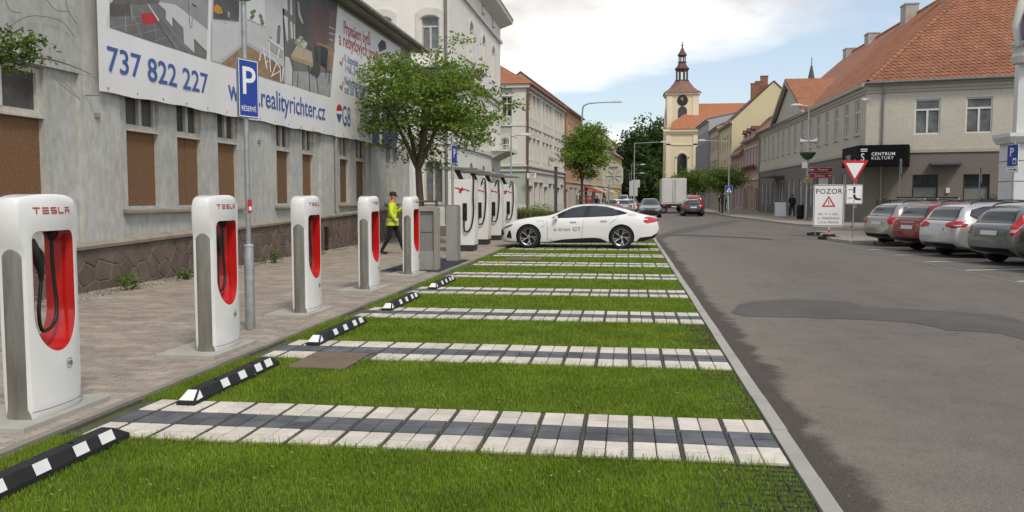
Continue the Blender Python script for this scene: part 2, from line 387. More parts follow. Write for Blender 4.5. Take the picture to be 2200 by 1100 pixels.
scatter_pieces('white_tile', wm_, wx, lot, 300, 'white_tile_field'); scatter_pieces('dark_tile', dm_, dx_, lot, 300, 'dark_tile_field')
ro = rails.build('joint_grid', PLAST, lot); ro['kind'] = 'stuff'
g = MB()                                                     # grass-filled plastic grid, bare towards the kerb
for y0, y1 in ((3.6,5.08),(6.12,7.88),(8.95,10.72)):
    x = 0.50 if y0 < 4 else 0.72
    xs_ = x
    while x < KX-0.02: g.box(x, x+0.008, y0+random.uniform(0,0.3), y1-random.uniform(0,0.2), -0.012, -0.003+0.004*(x-xs_)); x += 0.0805
    y = y0
    while y < y1: g.box(xs_+random.uniform(-0.1,0.25), KX-0.02, y, y+0.008, -0.012, -0.002); y += 0.0815
go = g.build('grass_grid', M('dark_plastic_grid', (0.045,0.04,0.035), 0.8, 0.3, 8), lot); go['kind'] = 'stuff'
BRN = M('brown_resin_cover', (0.16,0.115,0.085), 0.85, 0.12, 6, bump=0.4, bscale=150)
cv = MB().box(-3.17,-2.60,7.44,8.215,-0.01,0.011).build('manhole_cover', BRN, bevel=0.006); tag(cv, 'brown rectangular ground cover let into the second tiled stripe', 'cover')
cv = MB().box(-3.1,-2.2,21.2,21.75,-0.01,0.02).build('manhole_cover', BRN, bevel=0.006); tag(cv, 'brown rectangular ground cover in the grass bay before the white car', 'cover')

# grass blades
def fbm(x, y): return (np.sin(1.7*x+2.1*y+0.3)+np.sin(3.1*x-1.3*y+1.7)*0.8+np.sin(5.3*x+4.7*y+0.9)*0.6+np.sin(9.1*x-7.3*y+2.2)*0.5+np.sin(14*x+17*y)*0.35)/3.2
edges = [(3.0, 5.09)]+[(a+1.0, b-0.005) for a, b in zip(STRIPES, STRIPES[1:])]+[(29.58, 33.3)]
GV = []
for bi, (a, b) in enumerate(edges):
    dens = (14500, 10000, 5600, 3400, 2200, 1200, 900, 800, 700, 300)[bi]; wd_ = (0.0030,0.0034,0.0045,0.006,0.0075,0.009,0.011,0.012,0.013,0.02)[bi]
    n = int(dens*(b-a)*(KX-LX)); x = rng.uniform(LX+0.02, KX-0.015, n); y = rng.uniform(a+0.0, b, n)
    f = fbm(x, y); bare = np.clip((x-0.3)/0.7, 0, 1)**1.5*(0.75 if bi == 0 else (0.55 if bi < 3 else 0.3))
    keep = rng.uniform(0, 1, n) > np.clip(0.10-0.25*f, 0, 0.5)+bare*0.75
    if bi == 1: keep &= ~((x > -3.19) & (x < -2.58) & (y > 7.42))
    if bi == 6: keep &= ~((x > -3.1) & (x < -2.2) & (y > 21.15) & (y < 21.8))
    x, y, f, bare = x[keep], y[keep], f[keep], bare[keep]; n = len(x)
    h = (0.015+0.005*f+rng.uniform(-0.006,0.008,n))*(1-0.35*bare); h = np.clip(h, 0.008, 0.04)
    an = rng.uniform(0, 2*PI, n); ln = rng.uniform(0.2, 1.1, n)*h; la = an+rng.uniform(-0.9, 0.9, n)
    dxv, dyv = np.cos(an)*wd_/2, np.sin(an)*wd_/2; lx, ly = np.cos(la+PI/2)*ln, np.sin(la+PI/2)*ln
    z0 = np.full(n, -0.012)
    V = np.stack([np.stack([x-dxv, y-dyv, z0], -1), np.stack([x+dxv, y+dyv, z0], -1),
                  np.stack([x+dxv*0.8+lx*0.4, y+dyv*0.8+ly*0.4, h*0.62], -1), np.stack([x-dxv*0.8+lx*0.4, y-dyv*0.8+ly*0.4, h*0.62], -1),
                  np.stack([x+lx, y+ly, h], -1)], 1)
    GV.append(V)
# tufts spilling over the tile edges and in the joints
n = 5200; xs = rng.uniform(LX+0.1, 0.9, n); si = rng.integers(0, 4, n); yb = np.array(STRIPES)[si]+np.where(rng.uniform(0,1,n) < 0.75, rng.normal(-0.005,0.02,n), 6*TD+rng.normal(0.01,0.012,n))
jj = rng.uniform(0,1,n) < 0.15; yb = np.where(jj, np.array(STRIPES)[si]+rng.uniform(0,1,n), yb); xs = np.where(jj, KX-0.02-np.floor(rng.uniform(3,15,n))*(2*TP+JW)+JW/2, xs)
an = rng.uniform(0,2*PI,n); h = rng.uniform(0.02,0.06,n); wq = 0.0028
GV.append(np.stack([np.stack([xs-np.cos(an)*wq/2, yb-np.sin(an)*wq/2, xs*0-0.01],-1), np.stack([xs+np.cos(an)*wq/2, yb+np.sin(an)*wq/2, xs*0-0.01],-1),
    np.stack([xs+np.cos(an)*wq/2+np.sin(an)*h*0.3, yb+np.sin(an)*wq/2-np.cos(an)*h*0.3, h*0.6],-1), np.stack([xs-np.cos(an)*wq/2+np.sin(an)*h*0.3, yb-np.sin(an)*wq/2-np.cos(an)*h*0.3, h*0.6],-1),
    np.stack([xs+np.sin(an)*h, yb-np.cos(an)*h, h*0.8],-1)], 1))
GRASS = leafmat('grass_blade', (0.125,0.205,0.008), (0.255,0.355,0.026), 0.35)
gr = soup('grass', np.concatenate(GV), [(0,1,2,3),(3,2,4)], GRASS); tag(gr, 'short bright green grass filling the parking bays', 'grass', kind='stuff')
# clover and dandelion leaves in the turf
n = 900; x = rng.uniform(LX+0.1, KX-0.1, n); y = 3.4+rng.uniform(0,1,n)**1.6*14; ok = np.ones(n, bool)
for s in STRIPES: ok &= ~((y > s-0.02) & (y < s+1.0))
x, y = x[ok], y[ok]; n = len(x); an = rng.uniform(0,2*PI,n); s = rng.uniform(0.006,0.016,n); z = rng.uniform(0.022,0.042,n)
c, sn = np.cos(an)*s, np.sin(an)*s
V = np.stack([np.stack([x-c, y-sn, z],-1), np.stack([x+sn*0.6, y-c*0.6, z+0.003],-1), np.stack([x+c, y+sn, z+0.006],-1), np.stack([x-sn*0.6, y+c*0.6, z+0.003],-1)], 1)
wl = soup('clover_leaves', V, [(0,1,2,3)], leafmat('clover', (0.12,0.21,0.04), (0.30,0.38,0.14), 0.3)); tag(wl, 'pale clover and dandelion leaves dotted through the turf', 'weeds', kind='stuff')

# ------------------------------------------------------------------ kerbs and edging
KERB = M('kerb_concrete', (0.34,0.32,0.285), 0.85, 0.10, 2.5, bump=0.25, bscale=120, rnd=0.06, fine=0.3, fscale=90)
kroot = thing('kerb', None, None, (KX, 4.85, 0)); del_ = None; kroot['kind'] = 'structure'
km = MB().box(0, 0.10, 0.004, 0.996, -0.1, 0.012).mesh('kerb_stone', KERB)
for k in range(-7, 29):
    o = inst('kerb_stone', km, (KX+random.uniform(-0.003,0.003), 4.85+k, random.uniform(-0.003,0.003)), random.uniform(-0.002,0.002), kroot)
eroot = thing('edging_kerb', None, None, (LX, 4, 0)); eroot['kind'] = 'structure'
EDG = M('edging_concrete', (0.25,0.225,0.185), 0.9, 0.16, 3, bump=0.3, bscale=100, rnd=0.08)
em = MB().box(-0.07, 0, 0.004, 0.996, -0.1, 0.022).mesh('edging_stone', EDG)
for k in range(0, 32): inst('edging_stone', em, (LX, 1.4+k, random.uniform(-0.003,0.003)), random.uniform(-0.003,0.003), eroot)

# ------------------------------------------------------------------ the pavement on the left with its block paving
pave = sheet('pavement', [(-8.6,-2),(LX-0.07,-2),(LX-0.07,33.5),(-4.2,33.5),(-4.2,45),(-2.4,80),(1.4,200),(-12,200),(-12,36),(-8.6,36)], 0.004,
             M('paving_sand', (0.085,0.070,0.055), 0.95, 0.18, 2.2, bump=0.4, bscale=90))
PAV = M('block_paver', (0.31,0.265,0.215), 0.9, 0.18, 1.6, isl=0.17, bump=0.25, bscale=150, rnd=0.17, fine=0.4, fscale=60)
pmesh = MB().loft([[(-0.0945,-0.0445,-0.01),(0.0945,-0.0445,-0.01),(0.0945,0.0445,-0.01),(-0.0945,0.0445,-0.01)],
                   [(-0.0945,-0.0445,0.010),(0.0945,-0.0445,0.010),(0.0945,0.0445,0.010),(-0.0945,0.0445,0.010)],
                   [(-0.088,-0.038,0.015),(0.088,-0.038,0.015),(0.088,0.038,0.015),(-0.088,0.038,0.015)]]).mesh('paver', PAV)
px = []; y = 3.0; row = 0
SLABS = [5.51, 8.11, 10.95, 13.84, 16.65]
GRAV = [(-5.25,-3.95,17.25,20.9), (-5.1,-3.9,3.3,4.55)]
while y < 33.4:
    x = -8.39+(0.1 if row % 2 else 0)
    if row % 2 and not any(a < -3.94 < b and c < y < d for a, b, c, d in GRAV): px.append((-3.94, y, random.uniform(-0.002,0.002), random.uniform(-0.012,0.012), 1))
    while x < LX-0.165:
        if not any(a < x < b and c < y < d for a, b, c, d in GRAV):
            px.append((x, y, random.uniform(-0.002,0.002), random.uniform(-0.012,0.012), 0))
        x += 0.2
    y += 0.1; row += 1
phalf = pmesh.copy(); phalf.transform(Matrix.Scale(0.48, 4, (1,0,0)))
scatter_pieces('paver', [pmesh, phalf], px, pave, 300, 'paver_field')
def gravel(name, x0, x1, y0, y1, n, s0, s1, mat, label, zb=0.0):
    cx, cy = rng.uniform(x0,x1,n), rng.uniform(y0,y1,n); s = rng.uniform(s0,s1,n); an = rng.uniform(0,2*PI,n)
    base = np.array([[1,0,0],[0.2,0.95,0.05],[-0.9,0.3,0],[-0.3,-0.9,0.1],[0.1,0.1,0.75]])
    V = np.empty((n,5,3)); c, sn = np.cos(an), np.sin(an)
    for k in range(5):
        b = base[k]; j = rng.uniform(0.75,1.25,n)
        V[:,k,0] = cx+s*j*(b[0]*c-b[1]*sn); V[:,k,1] = cy+s*j*(b[0]*sn+b[1]*c); V[:,k,2] = zb+s*j*b[2]
    o = soup(name, V, [(0,1,4),(1,2,4),(2,3,4),(3,0,4)], mat); return tag(o, label, 'gravel', kind='stuff')
PEB = leafmat('pebble', (0.13,0.11,0.09), (0.42,0.38,0.32), 0.0); DPEB = leafmat('dark_chippings', (0.018,0.018,0.02), (0.065,0.065,0.07), 0.0)
gravel('gravel', -8.98, -8.45, 8.5, 33, 16000, 0.014, 0.035, PEB, 'strip of pale pebbles along the foot of the grey hall', 0.008)
for i, (a, b, c, d) in enumerate(GRAV):
    gravel('gravel', a, b, c, d, 7000, 0.012, 0.028, DPEB, ('dark stone chippings around the two steel cabinets', 'dark stone chippings at the near corner of the pavement')[i], 0.012)
    fr = MB()
    for q in ((a-0.05,b+0.05,c-0.05,c),(a-0.05,b+0.05,d,d+0.05),(a-0.05,a,c,d)): fr.box(*q, -0.03, 0.024)
    fr.build('chipping_edge', EDG, pave)

# ------------------------------------------------------------------ pavements on the other side
PAV2 = M('tan_paving', (0.27,0.235,0.195), 0.9, 0.12, 1.5, bump=0.3, bscale=60, fine=0.4, fscale=12)
def raised(name, pts, z, mat, kerbw=0.14, lab=None):
    s = MB().prism([(x, y, RZ-0.02) for x, y in pts], (0, 0, z-RZ), 0).build(name, mat); struct(s)
    k = MB(); n = len(pts)                                   # kerb stones round the edge, standing proud of the paving
    for i in range(n):
        p, q = Vector((*pts[i],0)), Vector((*pts[(i+1)%n],0)); L_ = (q-p).length
        if L_ < 0.05 or L_ > 60: continue
        d = (q-p)/L_; nn = Vector((d.y,-d.x,0)); m = max(1, int(L_/1.0))
        for j in range(m):
            a, b = p+d*(L_*j/m+0.006), p+d*(L_*(j+1)/m-0.006)
            if a.y > 110: continue
            kb = MB().prism([(a.x,a.y,RZ-0.02),(b.x,b.y,RZ-0.02),(b.x+nn.x*kerbw,b.y+nn.y*kerbw,RZ-0.02),(a.x+nn.x*kerbw,a.y+nn.y*kerbw,RZ-0.02)], (0,0,z-RZ+0.006)).build('kerb_stone', KERB, s)
    return s
raised('pavement', [(8.4,200),(8.4,74),(8.6,69),(9.0,64),(9.3,58),(9.55,52.5),(9.9,49.5),(10.5,48),(12,47.3),(14,47),(60,47),(60,56),(14.4,56),(14.0,200)], 0.10, PAV2)
isl = [on_ground(1768,504), on_ground(1776,511), on_ground(1800,517), on_ground(1835,521.5), on_ground(1880,523)]
raised('pavement', [(p.x, p.y) for p in isl]+[(13,30.6),(13.5,39.5),(8.9,39.5),(8.1,38.6)], 0.09, PAV2)
# ================================================================== charging posts with the red-lined opening
SHELL = M('white_gloss_shell', (0.66,0.655,0.63), 0.25, 0.0, 1.6, coat=0.3, col2=(0.74,0.74,0.72))
REDG = M('red_gloss_lining', (0.48,0.012,0.010), 0.22, 0.08, 3, coat=0.4)
BRUSH = M('brushed_steel', (0.33,0.32,0.28), 0.34, 0.22, 14, metal=0.85, stretch=(1,1,0.15))
LOGOR = M('logo_red', (0.42,0.02,0.03), 0.4, 0.03, 3)
DGREYL = M('joint_grey', (0.16,0.16,0.155), 0.7, 0.1, 4)
SLABM = M('concrete_slab', (0.36,0.35,0.31), 0.9, 0.12, 3, bump=0.25, bscale=100)
PRINTB = M('print_black', (0.02,0.02,0.02), 0.5, 0.05, 3)
HW_, PH = 0.315, 1.605
def frontx(u): return 0.145-0.055*(u/HW_)**2
def halfw(z): 
    t = min(1, max(0, (z-1.20)/0.13)); t = t*t*(3-2*t); return 0.272+0.043*t
def charger(idtext, label, loc):
    t = thing('charging_post', label, 'charging post', loc, 0, 'charging posts with a red opening')
    N = 96
    # outer outline (u, z), starting at the bottom centre, anticlockwise; rounded shoulders at the top
    def outer(k):
        a = k/N
        pts = [(0,0.035),(halfw(0),0.035)]+[(halfw(z), z) for z in np.linspace(0.1,1.5,24)]
        pts += [(HW_-0.06*(1-math.cos(q)), PH-0.07+0.05*math.sin(q)) for q in np.linspace(0,PI/2,8)]
        pts += [(0.18,PH-0.008),(0.09,PH-0.001),(0,PH)]
        return pts
    half = outer(0)
    full = half+[(-u, z) for u, z in half[-2:0:-1]]
    def inner():
        w, zt, zb, r = 0.215, 1.345, 0.48, 0.06
        p = [(0,zb)]+[(w*math.sin(q), zb+0.29*(1-math.cos(q))) for q in np.linspace(0.12,PI/2,14)]
        p += [(w, z) for z in np.linspace(0.83,zt-r-0.01,10)]+[(w-r*(1-math.cos(q)), zt-r+r*math.sin(q)) for q in np.linspace(0,PI/2,7)]+[(0.08,zt),(0,zt)]
        return p+[(-u, z) for u, z in p[-2:0:-1]]
    def resample(poly, n, c):
        # points at even angles about c so that the two outlines match
        out = []
        for k in range(n):
            a = -PI/2+2*PI*k/n; d = (math.cos(a), math.sin(a)*1.9); best = None
            for (x0,y0),(x1,y1) in zip(poly, poly[1:]+poly[:1]):
                ex, ey = x1-x0, y1-y0; den = d[0]*ey-d[1]*ex
                if abs(den) < 1e-12: continue
                tt = ((x0-c[0])*ey-(y0-c[1])*ex)/den; ss = ((x0-c[0])*d[1]-(y0-c[1])*d[0])/den
                if tt > 0 and -1e-9 <= ss <= 1+1e-9 and (best is None or tt > best): best = tt
            out.append((c[0]+d[0]*best, c[1]+d[1]*best))
        return out
    c = (0, 0.88); A = resample(full, N, c); B = resample(inner(), N, c)
    mb = MB(); rings = []
    for f in (0.0, 0.2, 0.4, 0.6, 0.8, 0.94, 1.0):
        ring = []
        for (ua, za), (ub, zb) in zip(A, B):
            u, z = ub*(1-f)+ua*f, zb*(1-f)+za*f
            x = frontx(u)-(0.012 if f == 1.0 else 0)-(0.006 if f == 0 else 0)-max(0, z-1.45)**2*1.1
            ring.append((x, u, z))
        rings.append(ring)
    back = [[(-x*1.0, u, z) for x, u, z in r] for r in rings[::-1]]
    mb.loft(rings+back, 0, cap=False); mb.build('shell', SHELL, t, smooth=40, local=True)
    li = MB(); r0 = [(frontx(u)-0.004, u*0.992, (z-0.9)*0.996+0.9) for u, z in B]; r1 = [(-x, u, z) for x, u, z in r0]
    rr = [[(a[0]*(1-f)+b[0]*f, a[1]*(1-0.03*math.sin(PI*f)), a[2]) for a, b in zip(r0, r1)] for f in np.linspace(0,1,5)]
    li.loft(rr[::-1], 0, cap=False); li.build('lining', REDG, t, smooth=40, local=True)
    for s in (-1, 1):                                     # brushed steel cheeks on both narrow sides
        ck = MB(); rings = []
        for z, k in ((0.0,1.0),(1.16,1.0),(1.205,0.94),(1.235,0.75),(1.25,0.4)):
            rings.append([(0.094*k*math.cos(q), s*(0.258+0.024*math.sin(q)), z) for q in np.linspace(-0.35, PI+0.35, 13)][::s])
        ck.loft(rings, 0, True); ck.build('steel_cheek', BRUSH, t, smooth=40, local=True)
    MB().prism([(0.13*math.cos(q)*(1 if abs(math.cos(q)) < 1 else 1), 0.262*math.sin(q), 0.0) for q in np.linspace(0,2*PI,33)[:-1]], (0,0,0.034)).build('plinth', SHELL, t, local=True)
    MB().box(-0.42,0.19,-0.47,0.50,-0.05,0.035).build('base_slab', SLABM, t, local=True, bevel=0.006)
    sm = MB()                                              # the joint above the skirt
    for k in range(12):
        ua, ub = -0.262+0.524*k/12, -0.262+0.524*(k+1)/12; sm.poly([(frontx(ua)+0.001,ua,0.082),(frontx(ub)+0.001,ub,0.082),(frontx(ub)+0.001,ub,0.087),(frontx(ua)+0.001,ua,0.087)])
    sm.build('skirt_joint', DGREYL, t, local=True)
    # the word mark, built stroke by stroke on the curved front
    zc, hh, lw, gap = 1.490, 0.046, 0.058, 0.020
    def bar(u0, u1, z0, z1):
        n = 3
        for i in range(n):
            a, b = u0+(u1-u0)*i/n, u0+(u1-u0)*(i+1)/n
            q = lambda u, z: (frontx(u)+0.002-max(0, z-1.45)**2*1.1+0.0015, u, z)
            lg.poly([q(a,z0), q(b,z0), q(b,z1), q(a,z1)])
    u = -0.205; th = 0.0095
    for ch in 'TESLA':
        lg = MB(); z0, z1, zm = zc-hh/2, zc+hh/2, zc; m = u+lw/2
        if ch == 'T': bar(u,u+lw,z1-th,z1); bar(m-th/2,m+th/2,z0,z1-th*1.3)
        if ch == 'E': bar(u,u+lw,z1-th,z1); bar(u,u+lw,zm-th/2,zm+th/2); bar(u,u+lw,z0,z0+th)
        if ch == 'S': bar(u,u+lw,z1-th,z1); bar(u,u+lw,zm-th/2,zm+th/2); bar(u,u+lw,z0,z0+th); bar(u,u+th,zm,z1); bar(u+lw-th,u+lw,z0,zm)
        if ch == 'L': bar(u,u+th,z0,z1); bar(u,u+lw,z0,z0+th)
        if ch == 'A': bar(u,u+lw,z1-th,z1); bar(u,u+th,z0,zm+th/2); bar(u+lw-th,u+lw,z0,zm+th/2); bar(u,u+lw,zm-th/2,zm+th/2)
        lg.build('letter', LOGOR, t, local=True); u += lw+gap
    # bay number in a ring
    rg = MB(); cu, cz = 0.095, 0.37
    for k in range(24):
        a, b = 2*PI*k/24, 2*PI*(k+1)/24
        p = lambda r, q: (frontx(cu+r*math.cos(q))+0.002, cu+r*math.cos(q), cz+r*math.sin(q))
        rg.poly([p(0.034,a), p(0.038,a), p(0.038,b), p(0.034,b)])
    rg.build('number_ring', PRINTB, t, local=True)
    lettering(idtext, 0.042, PRINTB, (frontx(cu)+0.003, cu, cz-0.014), t, (PI/2,0,PI/2), True, 'bay_number', align='CENTER', bold=0.0008)
    # cable: from the socket under the top, hanging in a loop to the holstered connector
    MB().lathe([(0.0,0),(0.045,0),(0.05,-0.02),(0.03,-0.055),(0.016,-0.07)], (0,0.135,1.335), 14).build('socket', BLACK, t, smooth=40, local=True)
    P = [(0,0.135,1.27),(0,0.138,1.1),(0,0.150,0.95),(0.005,0.160,0.82),(0.015,0.135,0.70),(0.03,0.055,0.635),(0.045,-0.045,0.625),(0.06,-0.095,0.68),(0.07,-0.115,0.78),(0.07,-0.095,0.9),(0.07,-0.078,1.0)]
    Q = [Vector(p) for p in P]; path = []
    for i in range(len(Q)-1):
        p0, p1, p2, p3 = Q[max(i-1,0)], Q[i], Q[i+1], Q[min(i+2,len(Q)-1)]
        for f in (0, .25, .5, .75):
            path.append(0.5*((2*p1)+(p2-p0)*f+(2*p0-5*p1+4*p2-p3)*f*f+(3*p1-p0-3*p2+p3)*f**3))
    path.append(Q[-1]); MB().tube(path, 0.0135, 10).build('cable', BLACK, t, smooth=50, local=True)
    pl = MB(); pl.tube([(0.07,-0.078,0.99),(0.07,-0.078,1.05),(0.07,-0.095,1.10),(0.065,-0.125,1.18),(0.06,-0.135,1.24),(0.05,-0.14,1.29)], [0.016,0.024,0.030,0.036,0.034,0.022], 10)
    pl.tube([(0.07,-0.080,1.06),(0.075,-0.058,1.12),(0.07,-0.065,1.19),(0.065,-0.11,1.235)], [0.012,0.014,0.013,0.014], 8)
    pl.build('connector', BLACK, t, smooth=50, local=True)
    return t
CH = [('1D','white charging post marked 1D, nearest of the row',-4.285,5.50),('2A','white charging post marked 2A beside the reserved parking sign',-4.275,8.11),
      ('2B','third white charging post of the row, before the stone plinth',-4.43,10.95),('2C','white charging post just before the man in the yellow jacket',-4.46,13.84),('2D','farthest white charging post with red opening, beside the steel cabinets',-4.46,16.65)]
for a, l, x, y in CH: charger(a, l, (x+0.09, y, 0.018))

# ================================================================== wheel stops
RUB = M('black_rubber', (0.016,0.016,0.017), 0.8, 0.25, 7, bump=0.3, bscale=120); RWH = M('white_reflective', (0.74,0.74,0.72), 0.5, 0.06, 9)
def wheel_stop(label, y0, L, x=-3.345):
    t = thing('wheel_stop', label, 'wheel stop', (x, y0, 0.0), 0, 'black and white wheel stops'); e = 0.13
    def sec(y, k): return [(-0.075,y,0.005),(0.075,y,0.005),(0.075,y,0.035),(0.075-0.03*k-0.0,y,0.035+0.07*k),(-0.045+0.0*k if k else -0.075,y,0.035+0.07*k),(-0.075,y,0.035)]
    MB().loft([sec(0,0.04), sec(e,1), sec(L/2-0.004,1), sec(L/2,0.9), sec(L/2+0.004,1), sec(L-e,1), sec(L,0.04)]).build('body', RUB, t, local=True, bevel=0.004)
    for i, f in enumerate((0.0, 0.235, 0.47, 0.705, 0.94)):
        w = 0.115; a = f*L; b = a+w
        mb = MB()
        if i == 0:                                          # the sloping end is white too
            mb.poly([(-0.06,0.012,0.0445),(0.06,0.012,0.0445),(0.038,e-0.012,0.1035),(-0.038,e-0.012,0.1035)]); b = e+0.02; a = 0.03
            mb.poly([(0.0775,a,0.040),(0.0775,b-0.02,0.045),(0.051,b-0.02,0.1025),(0.0765,a,0.049)])
        elif i == 4:
            a, b = L-e-0.17, L-e-0.03
            mb.poly([(0.0775,a,0.041),(0.0775,b,0.041),(0.0495,b,0.1035),(0.0495,a,0.1035)])
        else:
            a = e+0.02+f*(L-2*e); b = a+0.125
            mb.poly([(0.0775,a,0.041),(0.0775,b,0.041),(0.0495,b,0.1035),(0.0495,a,0.1035)])
        mb.build('reflector', RWH, t, local=True)
    for k in (0.3, 0.72): MB().lathe([(0.0,0.1068),(0.014,0.1068)], (0,k*L,0), 10).build('bolt_hole', BLACK, t, local=True)
for i, (y0, L, l) in enumerate([(3.35,1.74,'black and white wheel stop cut by the left picture edge'),(5.93,1.60,'black and white wheel stop on the first tiled stripe by post 1D'),(8.56,1.70,'black and white wheel stop behind the brown ground cover'),
    (11.35,1.66,'black and white wheel stop level with the third charging post'),(14.15,1.66,'farthest black and white wheel stop, near the steel cabinets')]): wheel_stop(l, y0, L)

# ================================================================== sign plates
def plate(root, w, h, z, y, mat, r=0.04, edge=SWHITE, x=0, th=0.012, border=0.012, name='sign_plate'):
    """a rounded plate facing -y in local space, centre (x, y, z), with a coloured field inside a border"""
    def rr(w, h, r, y):
        p = []
        for cx, cz, a0 in ((w/2-r,h/2-r,0),(-w/2+r,h/2-r,90),(-w/2+r,-h/2+r,180),(w/2-r,-h/2+r,270)):
            p += [(x+cx+r*math.cos(R(a0+k*22.5)), y, z+cz+r*math.sin(R(a0+k*22.5))) for k in range(5)]
        return p
    a = MB().prism(rr(w, h, r, y), (0, th, 0)).build(name, edge, root, local=True)
    f = MB().poly(rr(w-2*border, h-2*border, max(0.005, r-border), y-0.003)[::1]).build('face', mat, a, local=True)
    return a
def pole(root, h, r=0.03, z0=0, mat=STEEL, x=0, y=0, name='pole', cap=True):
    return MB().tube([(x,y,z0),(x,y,h)], r, 12).build(name, mat, root, smooth=50, local=True)

# the reserved parking sign on the lamp column
t = thing('parking_sign', 'blue P sign reading RÉSERVÉ on a galvanised column', 'sign', (-4.49, 9.50, 0.015), R(70))
MB().lathe([(0.058,0),(0.058,0.98),(0.052,1.0),(0.052,1.015),(0.030,1.03),(0.030,4.05)], n=16).build('column', STEEL, t, smooth=40, local=True)
MB().lathe([(0.06,1.0),(0.06,1.016),(0.035,1.028)], n=16).build('collar', M('zinc', (0.55,0.55,0.54), 0.4, 0.1, 9, metal=0.6), t, smooth=40, local=True)
MB().lathe([(0.02,3.88),(0.085,3.90),(0.10,3.95),(0.10,4.14),(0.05,4.16)], n=16).build('lamp_base', STEEL, t, smooth=40, local=True)
a = plate(t, 0.33, 0.69, 2.865, -0.048, BLUE, 0.03, STEEL, th=0.02, border=0.006)
def ring_rect(mb, w, h, z, y, th, r=0.02):
    mb.box(-w/2,w/2,y-0.001,y,z+h/2-th,z+h/2); mb.box(-w/2,w/2,y-0.001,y,z-h/2,z-h/2+th); mb.box(-w/2,-w/2+th,y-0.001,y,z-h/2+th,z+h/2-th); mb.box(w/2-th,w/2,y-0.001,y,z-h/2+th,z+h/2-th)
mb = MB(); ring_rect(mb, 0.305, 0.665, 2.865, -0.053, 0.010); mb.build('border_line', SWHITE, t, local=True)
lettering('P', 0.46, SWHITE, (0.0,-0.053,2.80), t, local=True, align='CENTER', bold=0.004, name='letter')
lettering('RÉSERVÉ', 0.086, SWHITE, (0,-0.053,2.60), t, local=True, align='CENTER', sx=0.72, bold=0.0)
MB().box(-0.031,0.031,-0.0335,-0.031,1.40,1.56).build('sticker', SRED, t, local=True)
MB().box(-0.018,0.024,-0.0355,-0.0335,1.43,1.475).build('sticker_print', SWHITE, t, local=True)

# ================================================================== steel cabinets
CAB = M('cabinet_steel', (0.34,0.325,0.295), 0.5, 0.12, 2.5, metal=0.25, stretch=(1,1,0.3)); CAB2 = M('cabinet_inside', (0.24,0.235,0.225), 0.6, 0.1, 2, metal=0.2)
t = thing('steel_cabinet', 'grey steel cabinet with an open recessed front beside the farthest post', 'cabinet', (-4.32, 17.95, 0.0))
mb = MB(); w, d, h = 0.185, 0.16, 1.40
mb.box(-w,-w+0.03,-d,d,0.0,h); mb.box(w-0.03,w,-d,d,0.0,h); mb.box(-w+0.03,w-0.03,-d,d,h-0.10,h); mb.box(-w+0.03,w-0.03,-d+0.02,d,0.0,0.42)
mb.build('frame', CAB, t, local=True, bevel=0.004); MB().box(-w+0.03,w-0.03,-d+0.06,d-0.02,0.42,h-0.10).build('recessed_panel', CAB2, t, local=True)
MB().box(-w+0.03,w-0.03,-d+0.05,-d+0.06,0.84,0.846).build('panel_joint', BLACK, t, local=True)
MB().box(w,w+0.05,-d+0.02,d-0.02,0.0,h-0.02).build('side_rail', CAB, t, local=True, bevel=0.004)
t = thing('steel_cabinet', 'plain closed grey steel cabinet in front of the nearest bird charger', 'cabinet', (-4.33, 20.6, 0.0))
MB().box(-0.14,0.14,-0.15,0.15,0.0,1.40).build('body', CAB, t, local=True, bevel=0.006); MB().box(0.14,0.17,-0.15,0.15,0.0,1.385).build('side_rail', CAB2, t, local=True, bevel=0.004)
MB().box(-0.15,0.16,-0.16,0.16,1.40,1.412).build('lid', CAB, t, local=True)

# ================================================================== tall white chargers with the red bird
TALL = M('white_panel', (0.72,0.705,0.67), 0.4, 0.03, 1.2); BIRD = M('bird_red', (0.42,0.012,0.05), 0.45, 0.08, 5); BIRDG = M('bird_grey', (0.30,0.20,0.20), 0.5, 0.1, 5); HOODM = M('hood_grey', (0.22,0.21,0.20), 0.4, 0.12, 5, metal=0.4); DGREY = M('dark_grey_panel', (0.035,0.034,0.034), 0.5, 0.1, 5)
BP = [(133,294),(165,302),(190,298),(212,303),(234,314),(240,300),(264,299),(256,311),(282,316),(312,324),(342,338),(312,343),(288,330),(264,328),(248,338),(236,368),(226,356),(204,349),(222,338),(214,324),(194,314),(160,307)]
def spline(P, k=5):
    Q = [Vector(p) for p in P]; out = []
    for i in range(len(Q)-1):
        p0, p1, p2, p3 = Q[max(i-1,0)], Q[i], Q[i+1], Q[min(i+2,len(Q)-1)]
        for j in range(k):
            f = j/k; out.append(0.5*((2*p1)+(p2-p0)*f+(2*p0-5*p1+4*p2-p3)*f*f+(3*p1-p0-3*p2+p3)*f**3))
    return out+[Q[-1]]
